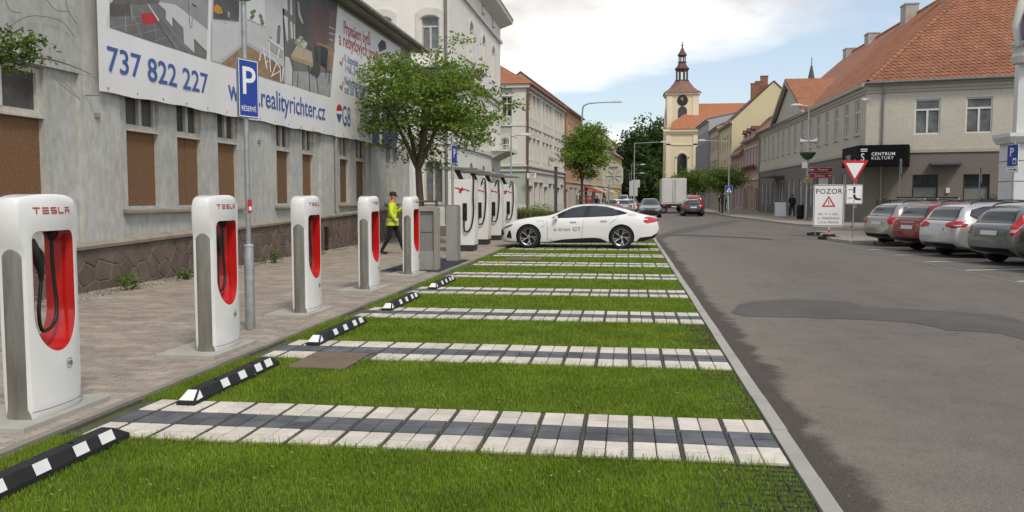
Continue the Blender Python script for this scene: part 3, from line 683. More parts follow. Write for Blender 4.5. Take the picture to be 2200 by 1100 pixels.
def tall_charger(label, x, y, up):
    t = thing('tall_charger', label, 'charging station', (x, y, 0.016), 0, 'tall white chargers with a red bird')
    w, d, h = 0.365, 0.36, 2.10                     # local: front +x (towards the bay), broad side -y towards the viewer
    MB().box(-w,w,-d,d,0.20,h).build('cabinet', TALL, t, local=True, bevel=0.012)
    MB().box(-w+0.02,w-0.02,-d+0.02,d-0.02,0.0,0.20).build('plinth', DGREY, t, local=True)
    MB().box(-w-0.02,w+0.05,-d-0.05,d+0.05,-0.03,0.02).build('base_slab', SLABM, t, local=True)
    MB().box(w,w+0.012,-d+0.10,d-0.10,0.3,h-0.06).build('front_panel', TALL, t, local=True, bevel=0.004)
    MB().prism([(-0.12,-0.05,h),(0.0,-0.05,h),(-0.14,-0.05,h+0.31),(-0.30,-0.05,h+0.31)], (0,0.10,0)).build('canopy_arm', DGREY, t, local=True)
    MB().loft([[(-0.62,-0.46,h+0.30),(0.52,-0.46,h+0.27),(0.52,0.46,h+0.27),(-0.62,0.46,h+0.30)],[(-0.62,-0.46,h+0.375),(0.48,-0.46,h+0.325),(0.48,0.46,h+0.325),(-0.62,0.46,h+0.375)]]).build('canopy', HOODM, t, local=True, bevel=0.006)
    MB().prism([(-0.55,-0.40,h+0.292),(0.46,-0.40,h+0.265),(0.46,0.40,h+0.265),(-0.55,0.40,h+0.292)],(0,0,0.003)).build('light_panel', SWHITE, t, local=True)
    mb = MB(); mb.poly([((a-241)*0.00273, -d-0.003, h-(b-215)*0.00273) for a, b in BP]); mb.build('bird_mark', BIRD, t, local=True)
    MB().poly([((a-241)*0.00273, -d-0.005, h-(b-215)*0.00273) for a, b in [(300,323),(342,338),(312,344),(296,334)]]).build('wing_shade', BIRDG, t, local=True)
    ho = MB().box(0.04,0.17,-d-0.03,-d,0.92,1.42).build('holster', BLACK, t, local=True, bevel=0.02)
    MB().tube([(0.105,-d-0.05,1.02),(0.105,-d-0.075,1.12),(0.105,-d-0.05,1.26)], [0.024,0.034,0.03], 8).build('connector', BLACK, t, smooth=50, local=True)
    cab = [(0.16,-d-0.02,2.00),(0.23,-d-0.05,2.19),(0.29,-d-0.05,2.16),(0.31,-d-0.06,1.9),(0.32,-d-0.06,1.5),(0.28,-d-0.07,1.0),(0.22,-d-0.07,0.76),(0.12,-d-0.07,0.70),(0.05,-d-0.07,0.74),(0.08,-d-0.065,0.9),(0.105,-d-0.055,1.03)]
    if up: cab = [(0.30,-d+0.1,2.02),(0.35,-d+0.02,2.17),(0.37,-d-0.03,2.05),(0.36,-d-0.05,1.6),(0.37,-d-0.05,1.2),(0.32,-d-0.06,0.80),(0.22,-d-0.06,0.62),(0.12,-d-0.06,0.60),(0.09,-d-0.06,0.75),(0.10,-d-0.055,1.03)]
    MB().tube([tuple(p) for p in spline(cab)], 0.023, 8).build('cable', BLACK, t, smooth=50, local=True)
    mb = MB()
    for k in range(6): mb.box(w+0.013, w+0.016, -d+0.14, -d+0.18, 1.25+k*0.055, 1.285+k*0.055)
    mb.build('side_lettering', M('print_grey', (0.12,0.12,0.12), 0.5, 0.05, 3), t, local=True)
for i, (x, y, l) in enumerate([(-4.755,24.2,'nearest tall white charger with a red bird, behind the closed cabinet'),(-4.91,27.55,'second tall white charger with a red bird and a hanging cable loop'),(-4.92,30.5,'third tall white charger with a red bird, in line with the white car nose'),(-4.82,33.6,'farthest tall white charger with a red bird, partly hidden')]): tall_charger(l, x, y, i == 0)

# ================================================================== timber tree guards, posts and signs on the left pavement
t = thing('parking_sign', 'blue parking sign seen edge-on, on a thin pole by the chargers', 'sign', (-4.77, 22.7, 0.0), R(84))
pole(t, 3.35, 0.034); a = plate(t, 0.50, 0.50, 2.78, -0.05, BLUE, 0.03, SWHITE); lettering('P', 0.36, SWHITE, (0,-0.056,2.68), t, local=True, align='CENTER', bold=0.002)
# ================================================================== buildings: helpers
_wc = {}
def window_meshes(w, h, kind, fm, gm):
    key = (round(w,2), round(h,2), kind, fm.name, gm.name)
    if key in _wc: return _wc[key]
    fr, panes = MB(), []; t = 0.085; y0, y1 = -0.05, 0.02
    def lights(xs, zs):
        for a, b in zip(xs, xs[1:]):
            for c, d in zip(zs, zs[1:]): panes.append(MB().poly([(a,0,c),(b,0,c),(b,0,d),(a,0,d)]).mesh('pane', gm))
    fr.box(0,t,y0,y1,0,h); fr.box(w-t,w,y0,y1,0,h); fr.box(t,w-t,y0,y1,0,t); fr.box(t,w-t,y0,y1,h-t,h)
    if kind == 'casement':
        zt = h*0.70; fr.box(t,w-t,y0-0.01,y1,zt-0.05,zt+0.05); fr.box(w/2-0.055,w/2+0.055,y0-0.012,y1,t,zt-0.05)
        panes.append(MB().poly([(t,0,zt),(w-t,0,zt),(w-t,0,h-t),(t,0,h-t)]).mesh('pane', gm)); lights([t,w/2,w-t],[t,zt])
    elif kind == 'tall':
        zt = h*0.66; fr.box(t,w-t,y0-0.01,y1,zt-0.04,zt+0.04); fr.box(w/2-0.04,w/2+0.04,y0-0.012,y1,t,h-t)
        panes.append(MB().poly([(t,0,t),(w-t,0,t),(w-t,0,h-t),(t,0,h-t)]).mesh('pane', gm))
    elif kind == 'two':
        fr.box(w/2-0.05,w/2+0.05,y0-0.012,y1,t,h-t); lights([t,w/2,w-t],[t,h-t])
    elif kind == 'bars':
        zt = h*0.35; fr.box(t,w-t,y0,y1,zt-0.03,zt+0.03); fr.box(t,w-t,y0-0.001,y1,h*0.72-0.03,h*0.72+0.03); lights([t,w-t],[t,zt,h*0.72,h-t])
    elif kind == 'blind':
        fr.box(t,w-t,y0,y1,h*0.62-0.03,h*0.62+0.03); lights([t,w-t],[h*0.62,h-t])
        panes.append(MB().poly([(t,-0.004,t),(w-t,-0.004,t),(w-t,-0.004,h*0.62-0.03),(t,-0.004,h*0.62-0.03)]).mesh('pane', M('blind_glass', (0.20,0.21,0.20), 0.15, 0.15, 1, spec=0.6)))
    else: lights([t,w-t],[t,h-t])
    _wc[key] = (fr.mesh('window_frame', fm), panes); return _wc[key]
def place(lx, ly, lz, O, ang): return (O[0]+lx*math.cos(ang)-ly*math.sin(ang), O[1]+lx*math.sin(ang)+ly*math.cos(ang), O[2]+lz)
def facade(root, O, ang, L, H, mat, ops=(), d=0.16, fm=None, gm=None, rev=None, name='wall', v0=0.0, sill=None, trim=None, band=None):
    """wall of length L along ang, outward normal to the right of it; ops: (u, v, w, h, kind[, arch])"""
    fm = fm or FRAMEW; gm = gm or GLASS
    us = sorted({0.0, L, *[round(o[0],4) for o in ops], *[round(o[0]+o[2],4) for o in ops]}); vs_ = sorted({v0, H, *[round(o[1],4) for o in ops], *[round(o[1]+o[3],4) for o in ops]})
    mb = MB()
    for a, b in zip(us, us[1:]):
        for c, e in zip(vs_, vs_[1:]):
            mu, mv = (a+b)/2, (c+e)/2
            if any(o[0] < mu < o[0]+o[2] and o[1] < mv < o[1]+o[3] for o in ops): continue
            mb.poly([(a,0,c),(b,0,c),(b,0,e),(a,0,e)])
    for o in ops:
        u, v, w, h = o[:4]; arch = o[5] if len(o) > 5 else 0
        mb.poly([(u,0,v),(u,d,v),(u,d,v+h),(u,0,v+h)]); mb.poly([(u+w,0,v),(u+w,0,v+h),(u+w,d,v+h),(u+w,d,v)])
        mb.poly([(u,0,v),(u+w,0,v),(u+w,d,v),(u,d,v)]); mb.poly([(u,0,v+h),(u,d,v+h),(u+w,d,v+h),(u+w,0,v+h)])
        if arch:
            n = 8; pts = [(u+w/2-w/2*math.cos(PI*k/n), 0.0, v+h-arch+arch*math.sin(PI*k/n)) for k in range(n+1)]
            for q, cx in ((pts[:n//2+1], u), (pts[n//2:], u+w)):
                for p1, p2 in zip(q, q[1:]): mb.add([p1, p2, (cx,0.0,v+h), (p1[0],d*0.8,p1[2]), (p2[0],d*0.8,p2[2])], [(0,1,2),(0,3,4,1)])
    mats = [mat]
    wall = mb.build(name, mats, root, loc=O, rz=ang)
    for o in ops:
        u, v, w, h, kind = o[:5]
        fm_, gm_ = fm, gm
        if kind == 'none': continue
        f, ps = window_meshes(w, h, kind, fm_, gm_)
        wo_ = inst('window', f, place(u, d, v, O, ang), ang, root)
        for p in ps: inst('pane', p, place(u, d, v, O, ang), ang, wo_)
        if sill: inst('window_sill', MB().box(-0.06,w+0.06,-0.09-d,-d+0.03,-0.07,-0.003).mesh('window_sill', sill), place(u, d, v, O, ang), ang, wo_)
        if trim:
            tm = MB(); tw = 0.16
            tm.box(-tw,-0.003,-d-0.05,-d+0.0,0.0,h); tm.box(w+0.003,w+tw,-d-0.05,-d+0.0,0.0,h); tm.box(-tw-0.06,w+tw+0.06,-d-0.10,-d+0.0,h+0.01,h+0.20)
            inst('window_surround', tm.mesh('window_surround', trim), place(u, d, v, O, ang), ang, wo_)
    return wall
def strip(root, O, ang, u0, u1, z0, z1, out, mat, name='cornice', inn=0.0):
    """a horizontal moulding standing out from a facade"""
    return MB().box(u0, u1, -out, -inn, z0, z1).build(name, mat, root, loc=O, rz=ang)
def ROOFM(name, c, c2): return M(name, c, 0.85, 0.1, 1.2, col2=c2, bump=1.0, bscale=14, fine=0.5, fscale=5)
ORANGE = ROOFM('orange_roof_tile', (0.25,0.098,0.050), (0.33,0.138,0.072)); DKRED = ROOFM('dark_red_roof', (0.10,0.035,0.028), (0.15,0.055,0.045)); BROWNR = ROOFM('brown_roof', (0.20,0.085,0.055), (0.28,0.125,0.08))
GUT = M('gutter_zinc', (0.25,0.25,0.24), 0.5, 0.15, 4, metal=0.5)
def house(name, label, P0, P1, H, wallm, roofm, rows, nw, ww, depth=10, rh=3.5, ground=None, gk=(0.9,2.6), trim=None, sill=None, corn=None, ends=True, fm=None, gm=None, dormers=0, groundm=None, cat='building', eave=0.45, group=None):
    """a street house: front from P0 to P1 (outward normal to the right), back at depth, ridge along the front"""
    P0, P1 = Vector((*P0,0)), Vector((*P1,0)); D = P1-P0; L = D.length; ang = math.atan2(D.y, D.x); n_in = Vector((-math.sin(ang), math.cos(ang), 0))
    root = thing(name, label, cat, tuple(P0+D/2), 0, group); ops = []
    gap = L/nw
    for z, h in rows:
        for k in range(nw): ops.append((gap*(k+0.5)-ww/2, z, ww, h, 'tall'))
    gops = []
    if ground:
        g2 = L/ground
        for k in range(ground): gops.append((g2*(k+0.5)-g2*0.36, 0.35 if k % 3 else 0.06, g2*0.72, 2.55, 'two' if k % 3 else 'plain'))
    O = (P0.x, P0.y, 0)
    if groundm:
        facade(root, O, ang, L, H, wallm, ops, fm=fm, gm=gm, trim=trim, sill=sill, v0=3.6); facade(root, (O[0],O[1],0), ang, L, 3.6, groundm, gops, fm=fm, gm=gm, name='ground_floor')
    else: facade(root, O, ang, L, H, wallm, ops+gops, fm=fm, gm=gm, trim=trim, sill=sill)
    cm = corn or wallm
    strip(root, O, ang, -0.02, L+0.02, H-0.35, H, 0.30, cm); strip(root, O, ang, 0, L, 3.5, 3.72, 0.14, cm)
    B0, B1 = P0+n_in*depth, P1+n_in*depth
    for a, b in ((B0, P0), (P1, B1), (B1, B0)):            # side and back walls with gables
        mb = MB(); pts = [(a.x,a.y,0),(b.x,b.y,0),(b.x,b.y,H)]
        if (a-b).length > 0 and abs(((b-a).normalized()).dot(D.normalized())) < 0.2: m = (a+b)/2; pts += [(m.x,m.y,H+rh)]
        pts += [(a.x,a.y,H)]; mb.poly(pts); mb.build('side_wall', wallm, root)
    r = MB(); e = D.normalized()*0.12; ov = n_in*eave; dz = rh*eave/(depth/2)
    f0, f1 = P0-ov-e, P1-ov+e; m0, m1 = P0+n_in*depth/2-e, P1+n_in*depth/2+e; b0, b1 = B0+ov-e, B1+ov+e
    zt = 0.12
    def pz(p, z): return (p.x, p.y, z)
    r.prism([pz(f0,H-dz+0.05), pz(f1,H-dz+0.05), pz(m1,H+rh+0.05), pz(m0,H+rh+0.05)], (0,0,zt)); r.prism([pz(m0,H+rh+0.05), pz(m1,H+rh+0.05), pz(b1,H-dz+0.05), pz(b0,H-dz+0.05)], (0,0,zt))
    ro = r.build('roof', roofm, root)
    MB().tube([pz(f0,H-dz+0.04), pz(f1,H-dz+0.04)], 0.07, 8).build('gutter', GUT, root, smooth=50)
    for k in range(dormers):
        c = P0+D*((k+0.5)/dormers)+n_in*(depth*0.14); zb = H+rh*0.22; q = MB(); ux = D.normalized(); w2 = 0.75
        f = [c-ux*w2, c+ux*w2]
        q.prism([pz(f[0],zb), pz(f[1],zb), pz(f[1],zb+1.5), pz(f[0],zb+1.5)], tuple(n_in*2.2)); dd = q.build('dormer', roofm, root)
        q = MB(); q.prism([pz(c-ux*(w2+0.15)-n_in*0.2,zb+1.5), pz(c+ux*(w2+0.15)-n_in*0.2,zb+1.5), pz(c-n_in*0.2,zb+2.0)], tuple(n_in*2.6)); q.build('dormer_roof', roofm, dd)
        fm2, ps = window_meshes(1.0, 1.15, 'two', FRAMEW, GLASS); p = c-ux*0.5-n_in*0.03
        wv = inst('window', fm2, (p.x,p.y,zb+0.2), ang, dd); [inst('pane', pp, (p.x,p.y,zb+0.2), ang, wv) for pp in ps[:0]]
    return root
def chimney(root, x, y, z0, z1, w=0.7, d=0.5, mat=None):
    b = MB(); b.box(x-w/2,x+w/2,y-d/2,y+d/2,z0,z1); b.box(x-w/2-0.06,x+w/2+0.06,y-d/2-0.06,y+d/2+0.06,z1,z1+0.10); return b.build('chimney', mat or M('chimney_render', (0.38,0.35,0.32), 0.9, 0.2, 2), root)

# ================================================================== the derelict grey hall on the left
HALL = M('weathered_grey_render', (0.36,0.36,0.33), 0.9, 0.0, 0.8, col2=(0.45,0.45,0.415), bump=0.35, bscale=45, fine=0.35, fscale=9, stretch=(1,1,0.45))
OSB = M('chipboard', (0.165,0.088,0.042), 0.85, 0.22, 26, fine=0.5, fscale=90, bump=0.3, bscale=90, rnd=0.12)
OLDW = M('old_white_paint', (0.48,0.45,0.39), 0.7, 0.2, 6); DIRTYG = M('dirty_glass', (0.055,0.06,0.058), 0.22, 0.45, 2.5, spec=0.6); LEDGE = M('ledge_stone', (0.27,0.235,0.185), 0.9, 0.18, 2.5, bump=0.4, bscale=60)
hall = thing('derelict_hall', 'long grey rendered hall with boarded windows and stone plinth', 'building', (-9, 20, 0))
HX, HP = -9.03, -8.95
WINS = [(10.35,12.10),(14.24,15.33),(15.98,16.96),(17.68,18.66),(20.83,21.74),(22.58,23.46),(25.67,26.57),(27.29,28.31)]
O = (HX, 4.0, 0); A90 = PI/2
ops = [(a-4, 1.44, b-a, 2.17, 'none') for a, b in WINS]+[(30.75-4,1.55,0.62,2.0,'none'),(31.7-4,1.55,0.62,2.0,'none')]
facade(hall, O, A90, 30.4, 3.64, HALL, ops, d=0.17, v0=0.6)
MB().poly([(HP,4,3.63),(HP,34.4,3.63),(HP,34.4,7.7),(HP,4,7.7)]).poly([(HP,4,3.63),(HX-0.05,4,3.63),(HX-0.05,34.4,3.63),(HP,34.4,3.63)]).build('upper_wall', HALL, hall)
for a, b in ((4,9.9),(12.85,13.95),(19.05,20.35),(23.85,25.25),(28.75,29.75),(33.3,34.4)):
    MB().box(HX-0.01,HP-0.003,a,b,0.62,3.64).build('pilaster', HALL, hall)
for a, b in ((10.2,12.3),(14.05,18.85),(20.65,23.65),(25.5,28.5),(30.5,32.6)):
    MB().loft([[(HX-0.1,a,1.33),(HX+0.11,a,1.31),(HX+0.11,a,1.36),(HX-0.1,a,1.42)],[(HX-0.1,b,1.33),(HX+0.11,b,1.31),(HX+0.11,b,1.36),(HX-0.1,b,1.42)]]).build('window_ledge', LEDGE, hall)
for i, (a, b) in enumerate(WINS):
    w = b-a
    pn = 2 if i == 2 else 1
    for k in range(pn):
        MB().box(HX-0.13+0.006*k, HX-0.115+0.006*k, a+w*k/pn+0.01, a+w*(k+1)/pn-0.005, 1.455, 2.82).build('board', OSB, hall)
    f, ps = window_meshes(w, 0.74, 'two', OLDW, DIRTYG)
    wv = inst('window', f, (HX-0.12, a, 2.86), A90, hall)
    for p in ps: inst('pane', p, (HX-0.12, a, 2.86), A90, wv)
    MB().box(HX-0.14,HX-0.02,a+0.004,b-0.004,2.822,2.858).build('sill', OLDW, hall)
for a in (30.75, 31.7):
    f, ps = window_meshes(0.62, 2.0, 'tall', OLDW, GLASS2); wv = inst('window', f, (HX-0.13, a, 1.55), A90, hall)
    for p in ps: inst('pane', p, (HX-0.13, a, 1.55), A90, wv)
MB().tube([(HP+0.05,33.9,0.6),(HP+0.05,33.9,7.5),(HP+0.35,33.9,7.7)], 0.065, 10).build('downpipe', WHITE, hall, smooth=50)
MB().tube([(HP+0.05,24.95,1.15),(HP+0.05,24.95,3.6)], 0.05, 8).build('downpipe', M('grey_pipe', (0.26,0.255,0.24), 0.6, 0.12, 4), hall, smooth=50)
for y, z in ((13.28,2.98),(19.6,2.95),(23.2,3.2)): MB().box(HP,HP+0.03,y-0.06,y+0.06,z-0.03,z+0.05).build('vent_brick', LEDGE, hall)
MB().tube([(HP-0.02,13.0,3.30),(HP+0.22,13.02,3.29),(HP+0.25,13.02,3.32)], 0.012, 6).build('banner_hook', STEEL, hall)
r = MB(); r.prism([(-8.42,3.6,7.70),(-8.42,34.7,7.70),(-16.5,34.7,10.6),(-16.5,3.6,10.6)], (0,0,0.16)); r.prism([(-16.5,3.6,10.6),(-16.5,34.7,10.6),(-24.6,34.7,7.7),(-24.6,3.6,7.7)], (0,0,0.16)); r.build('roof', BROWNR, hall)
MB().box(-9.0,-8.46,3.7,34.6,7.60,7.68).build('eaves', M('eave_board', (0.30,0.275,0.24), 0.9, 0.2, 4), hall)
MB().tube([(-8.36,3.6,7.70),(-8.36,34.8,7.70)], 0.085, 10).build('gutter', M('old_gutter', (0.23,0.21,0.19), 0.7, 0.3, 4, metal=0.3), hall, smooth=50)
MB().poly([(-8.97,34.4,0),(-24,34.4,0),(-24,34.4,7.7),(-16.5,34.4,10.5),(-8.97,34.4,7.7)]).build('gable_wall', HALL, hall)
MB().poly([(-24,4,0),(-8.97,4,0),(-8.97,4,7.7),(-16.5,4,10.5),(-24,4,7.7)]).build('gable_wall', HALL, hall)
# stone plinth: one piece per stone
def ptop(y): return 0.74+0.0215*(y-12.5)
MORT = M('plinth_mortar', (0.27,0.235,0.195), 0.95, 0.2, 5, bump=0.5, bscale=80); STONE = M('plinth_stone', (0.105,0.075,0.060), 0.85, 0.0, 2.2, col2=(0.165,0.125,0.10), bump=0.5, bscale=40, rnd=0.14, fine=0.4, fscale=40)
pl = MB().prism([(-8.925,4,-0.02),(-8.925,34.4,-0.02),(-8.925,34.4,ptop(34.4)),(-8.925,4,ptop(4))], (-0.15,0,0)).build('plinth', MORT, hall)
MB().loft([[(-9.1,y,ptop(y)),(-8.86,y,ptop(y)-0.01),(-8.85,y,ptop(y)+0.045),(-8.95,y,ptop(y)+0.10),(-9.1,y,ptop(y)+0.13)] for y in (4,12,20,27,34.4)]).build('plinth_ledge', LEDGE, hall)
pts = []
for iy in range(60):
    for iz in range(-1, 5): pts.append((10.4+iy*0.42+random.uniform(-0.15,0.15)+(0.2 if iz % 2 else 0), -0.05+iz*0.31+random.uniform(-0.10,0.10)))
for i, (a, b) in enumerate(pts):
    if not (10.6 < a < 34.2 and -0.2 < b < 1.35): continue
    top = ptop(a)-0.02; poly = [(a-0.6,-0.02),(a+0.6,-0.02),(a+0.6,top),(a-0.6,top)]
    for c, d in pts:
        if (c, d) == (a, b) or abs(c-a) > 1.1 or abs(d-b) > 1.0: continue
        mx_, mz_ = (a+c)/2, (b+d)/2; nx, nz = c-a, d-b; out = []; ln = math.hypot(nx, nz); off = 0.011*ln
        for (x0,z0),(x1,z1) in zip(poly, poly[1:]+poly[:1]):
            s0, s1 = (x0-mx_)*nx+(z0-mz_)*nz+off, (x1-mx_)*nx+(z1-mz_)*nz+off
            if s0 <= 0: out.append((x0,z0))
            if s0*s1 < 0: f = s0/(s0-s1); out.append((x0+(x1-x0)*f, z0+(z1-z0)*f))
        poly = out
        if len(poly) < 3: break
    if len(poly) < 3: continue
    cx = sum(p[0] for p in poly)/len(poly); cz = sum(p[1] for p in poly)/len(poly); dp = random.uniform(0.010,0.022)
    r0 = [(-8.93,x,z) for x, z in poly]; r1 = [(-8.925+dp*0.5,x,z) for x, z in poly]; r2 = [(-8.925+dp,cx+(x-cx)*0.9,cz+(z-cz)*0.9) for x, z in poly]
    MB().loft([r0, r1, r2]).build('stone', STONE, pl)
MB().box(-8.9,-8.84,23.9,24.05,0.0,0.72).build('vent_post', BLACK, hall)

# ------------------------------------------------------------------ the advertising banner
BX = -8.83
VINYL = M('banner_vinyl', (0.72,0.72,0.71), 0.55, 0.05, 0.8, bump=0.25, bscale=3); BNAVY = M('banner_blue', (0.055,0.11,0.33), 0.6, 0.08, 2); BRED = M('banner_red', (0.45,0.03,0.03), 0.6, 0.08, 3)
ban = thing('advertising_banner', 'large white banner with phone number and interior photographs on the grey hall', 'banner', (BX, 22.5, 3.4))
def bp(x, y, o=0.0): p = on_x(x, y, BX); return (BX+o, p.y, p.z)
ny, nz = 76, 14; vv = []; ff = []
for i in range(ny+1):
    for k in range(nz+1):
        y = 13.20+(32.3-13.20)*i/ny; zb = 3.40+0.006*(y-13.3)+0.012*math.sin(y*5.2)+0.01*math.sin(y*1.7); z = zb+(7.42-zb)*k/nz
        e = max(0, 1-k/2.5); vv.append((BX-0.001+0.002*math.sin(y*2.3+k*0.6)-e*0.010*(1+math.sin(y*5.2)), y, z))
for i in range(ny):
    for k in range(nz): a = i*(nz+1)+k; ff.append((a, a+nz+1, a+nz+2, a+1))
MB().add(vv, ff).build('sheet', VINYL, ban, smooth=60)
def flat(name, px, mat, o=0.014, parent=None): return MB().poly([bp(x, y, o) for x, y in px]).build(name, mat, parent or ban)
PG = lambda n, c, v=0.15, s=4: M('print_'+n, c, 0.6, v, s)
c_dark, c_floor, c_white, c_grey, c_wood, c_pale, c_brick, c_char = PG('charcoal',(0.13,0.12,0.115)), PG('floor_tile',(0.16,0.155,0.15),0.22,1.5), PG('white',(0.55,0.55,0.54),0.05), PG('mid_grey',(0.33,0.325,0.32)), PG('wood',(0.30,0.19,0.10),0.25,6), PG('pale_wood',(0.45,0.36,0.24),0.1,6), PG('brick',(0.075,0.045,0.042),0.25,6), PG('black',(0.03,0.03,0.03))
c_orange, c_leaf = PG('orange',(0.5,0.25,0.03)), PG('leaf',(0.10,0.16,0.05))
_lay = [0.0]
def pp(name, pts, mat, ph, f=None):
    """one printed area; each later layer lies a fraction of a millimetre higher"""
    _lay[0] += 0.00015
    return flat(name, [f(x, y) for x, y in pts] if f else pts, mat, 0.006+_lay[0], ph)
def pline(pts, w, mat, ph, f):
    for (xa, ya), (xb, yb) in zip(pts, pts[1:]):
        l = math.hypot(xb-xa, yb-ya); nx, ny = -(yb-ya)/l*w/2, (xb-xa)/l*w/2
        pp('line_print', [(xa-nx,ya-ny),(xb-nx,yb-ny),(xb+nx,yb+ny),(xa+nx,ya+ny)], mat, ph, f)
f1 = lambda x, y: (190+x*0.1722, y*0.1722); f2 = lambda x, y: (440+x*0.2423, y*0.2423); f3 = lambda x, y: (595+x*0.2806, y*0.2806)
c_side, c_line, c_steel = PG('counter_side',(0.17,0.165,0.16),0.15,3), PG('pale_line',(0.36,0.355,0.35),0.05), PG('steel_wall',(0.30,0.295,0.29),0.12,2)
_lay[0] = 0; ph = flat('photo_print', [f1(262,345), f1(1470,740), f1(1530,-1200), f1(262,-1200)], c_floor, 0.005)
pp('wall_print', [(262,45),(330,0),(330,-1200),(262,-1200)], c_white, ph, f1); pp('wall_print', [(300,-900),(870,-900),(870,60),(262,48),(300,10)], c_dark, ph, f1); pp('wall_print', [(262,50),(510,55),(520,200),(270,230)], PG('dark_floor',(0.10,0.095,0.09),0.25,3), ph, f1)
pp('wall_print', [(870,-900),(1520,-900),(1485,375),(1090,60),(885,25)], c_steel, ph, f1); pp('counter_side', [(740,50),(870,45),(962,130),(962,235),(1045,330),(1045,205),(1180,350),(1190,540),(1310,660),(1310,480),(1475,640),(1470,738),(1090,612),(870,280)], c_side, ph, f1)
pp('counter_top', [(885,25),(1090,60),(1480,370),(1475,640),(1310,480),(1318,660),(1190,540),(1180,350),(1040,205),(1045,335),(962,235),(962,130),(870,45)], c_white, ph, f1)
pp('red_rug', [(640,172),(735,160),(820,172),(880,265),(800,295),(690,308)], BRED, ph, f1); pp('strip', [(728,45),(750,55),(880,245),(870,270)], c_white, ph, f1)
for q in ([(560,190),(660,470)],[(300,345),(645,290)],[(560,440),(890,362)],[(800,520),(960,462)],[(808,300),(862,532)],[(940,380),(1110,610)],[(930,240),(1260,660)],[(262,215),(640,210)],[(640,110),(680,170)]): pline(q, 5, c_line, ph, f1)
for q in ([(1245,0),(1248,180),(1265,350)],[(1290,230),(1285,340),(1262,350)],[(870,285),(1075,610)],[(1320,490),(1470,655)]): pline(q, 7, c_dark, ph, f1)
pline([(455,190),(462,405)], 10, c_line, ph, f1); pline([(525,60),(545,270)], 14, c_grey, ph, f1); pline([(1290,50),(1340,85)], 14, c_char, ph, f1); pline([(1100,60),(1500,130)], 3, c_line, ph, f1); pline([(235,185),(235,330)], 4, c_grey, ph, f1); pline([(1060,30),(1490,260)], 3, c_line, ph, f1)
_lay[0] = 0; ph = flat('photo_print', [f2(50,535), f2(710,745), f2(690,-900), f2(90,-900)], PG('pale_grey',(0.50,0.50,0.49),0.05), 0.005)
pp('window_print', [(360,-300),(530,-300),(530,235),(372,165)], PG('bright',(0.62,0.63,0.61),0.04), ph, f2); pp('dark_niche', [(80,-300),(310,-300),(300,182),(72,160)], PG('niche',(0.085,0.085,0.09),0.2,2), ph, f2); pp('worktop', [(72,160),(300,182),(300,196),(72,172)], c_side, ph, f2); pp('drawer_print', [(60,200),(298,215),(298,420),(120,555),(52,535)], PG('drawer',(0.54,0.54,0.535),0.03), ph, f2)
for a, b, c in ((85,75,20),(105,62,22),(125,80,24),(100,95,20),(140,105,18),(120,110,16)): pp('fruit', [(a+c*math.cos(k),b+c*math.sin(k)) for k in np.linspace(0,2*PI,9)[:-1]], c_orange, ph, f2)
pp('glass_print', [(200,100),(220,105),(215,155),(202,150)], c_line, ph, f2)
pp('wood_floor', [(140,564),(305,430),(355,390),(480,462),(690,590),(706,742)], c_wood, ph, f2); pp('wood_shade', [(560,520),(690,595),(704,740),(600,700)], PG('wood_shadow',(0.22,0.135,0.075),0.25,6), ph, f2)
for q in ([(120,552),(305,412),(355,372),(500,455)],[(60,210),(60,530)],[(165,205),(190,208)],[(168,272),(188,274)],[(170,408),(190,400)],[(372,165),(540,245)]): pline(q, 5, c_grey, ph, f2)
for q in ([(200,545),(420,440)],[(330,600),(470,480)],[(480,650),(560,540)],[(400,620),(500,500)]): pline(q, 3, c_pale, ph, f2)
for a, b in ((415,110),(425,140),(412,155),(435,100),(495,150),(502,180),(508,205),(490,140)): pp('plant_print', [(a+16*math.cos(k),b+18*math.sin(k)) for k in np.linspace(0,2*PI,7)[:-1]], c_leaf if (a+b) % 2 else PG('leaf2',(0.16,0.20,0.10)), ph, f2)
pp('table_print', [(555,335),(692,432),(690,520),(575,440)], c_line, ph, f2)
for q in ([(558,340),(692,440)],[(565,370),(580,640)],[(515,430),(548,612)],[(490,470),(482,540)],[(560,540),(530,560)],[(660,430),(638,520)],[(595,510),(668,605)],[(632,560),(588,682)],[(665,610),(668,725)],[(590,672),(660,632)],[(690,600),(684,720)],[(500,420),(560,460)]): pline(q, 9, SWHITE, ph, f2)
pp('bottle_print', [(645,228),(662,222),(668,260),(662,388),(636,380),(640,280)], c_side, ph, f2); pp('bottle_print', [(650,225),(665,225),(668,245),(650,245)], BRED, ph, f2); pp('cup_print', [(570,320),(588,325),(586,350),(572,345)], c_grey, ph, f2)
_lay[0] = 0; ph = flat('photo_print', [f3(60,630), f3(408,745), f3(462,62), f3(470,-300), f3(30,-300)], PG('room',(0.16,0.155,0.15),0.2,2), 0.005)
pp('wall_print', [(140,-300),(250,-300),(256,402),(140,282)], PG('slate',(0.075,0.078,0.075),0.2,2), ph, f3); pp('ceiling_print', [(250,-300),(468,-300),(460,62),(400,100),(250,30)], PG('ceiling',(0.10,0.095,0.09),0.2,2), ph, f3)
pp('brick_print', [(250,30),(400,100),(390,340),(256,402)], PG('brick_wall',(0.125,0.075,0.068),0.2,8), ph, f3); pp('brick_print', [(400,100),(458,74),(440,315),(388,335)], PG('brick_side',(0.16,0.10,0.09),0.25,8), ph, f3)
for q in ([(30,-300),(75,-300),(80,85),(42,60)],[(95,-300),(110,-300),(115,120),(100,110)],[(48,115),(80,132),(84,305),(75,320)],[(100,160),(115,170),(120,292),(106,292)],[(126,182),(135,187),(138,312),(130,312)],[(60,430),(90,440),(118,530),(120,655),(60,635)]): pp('window_print', q, c_white, ph, f3)
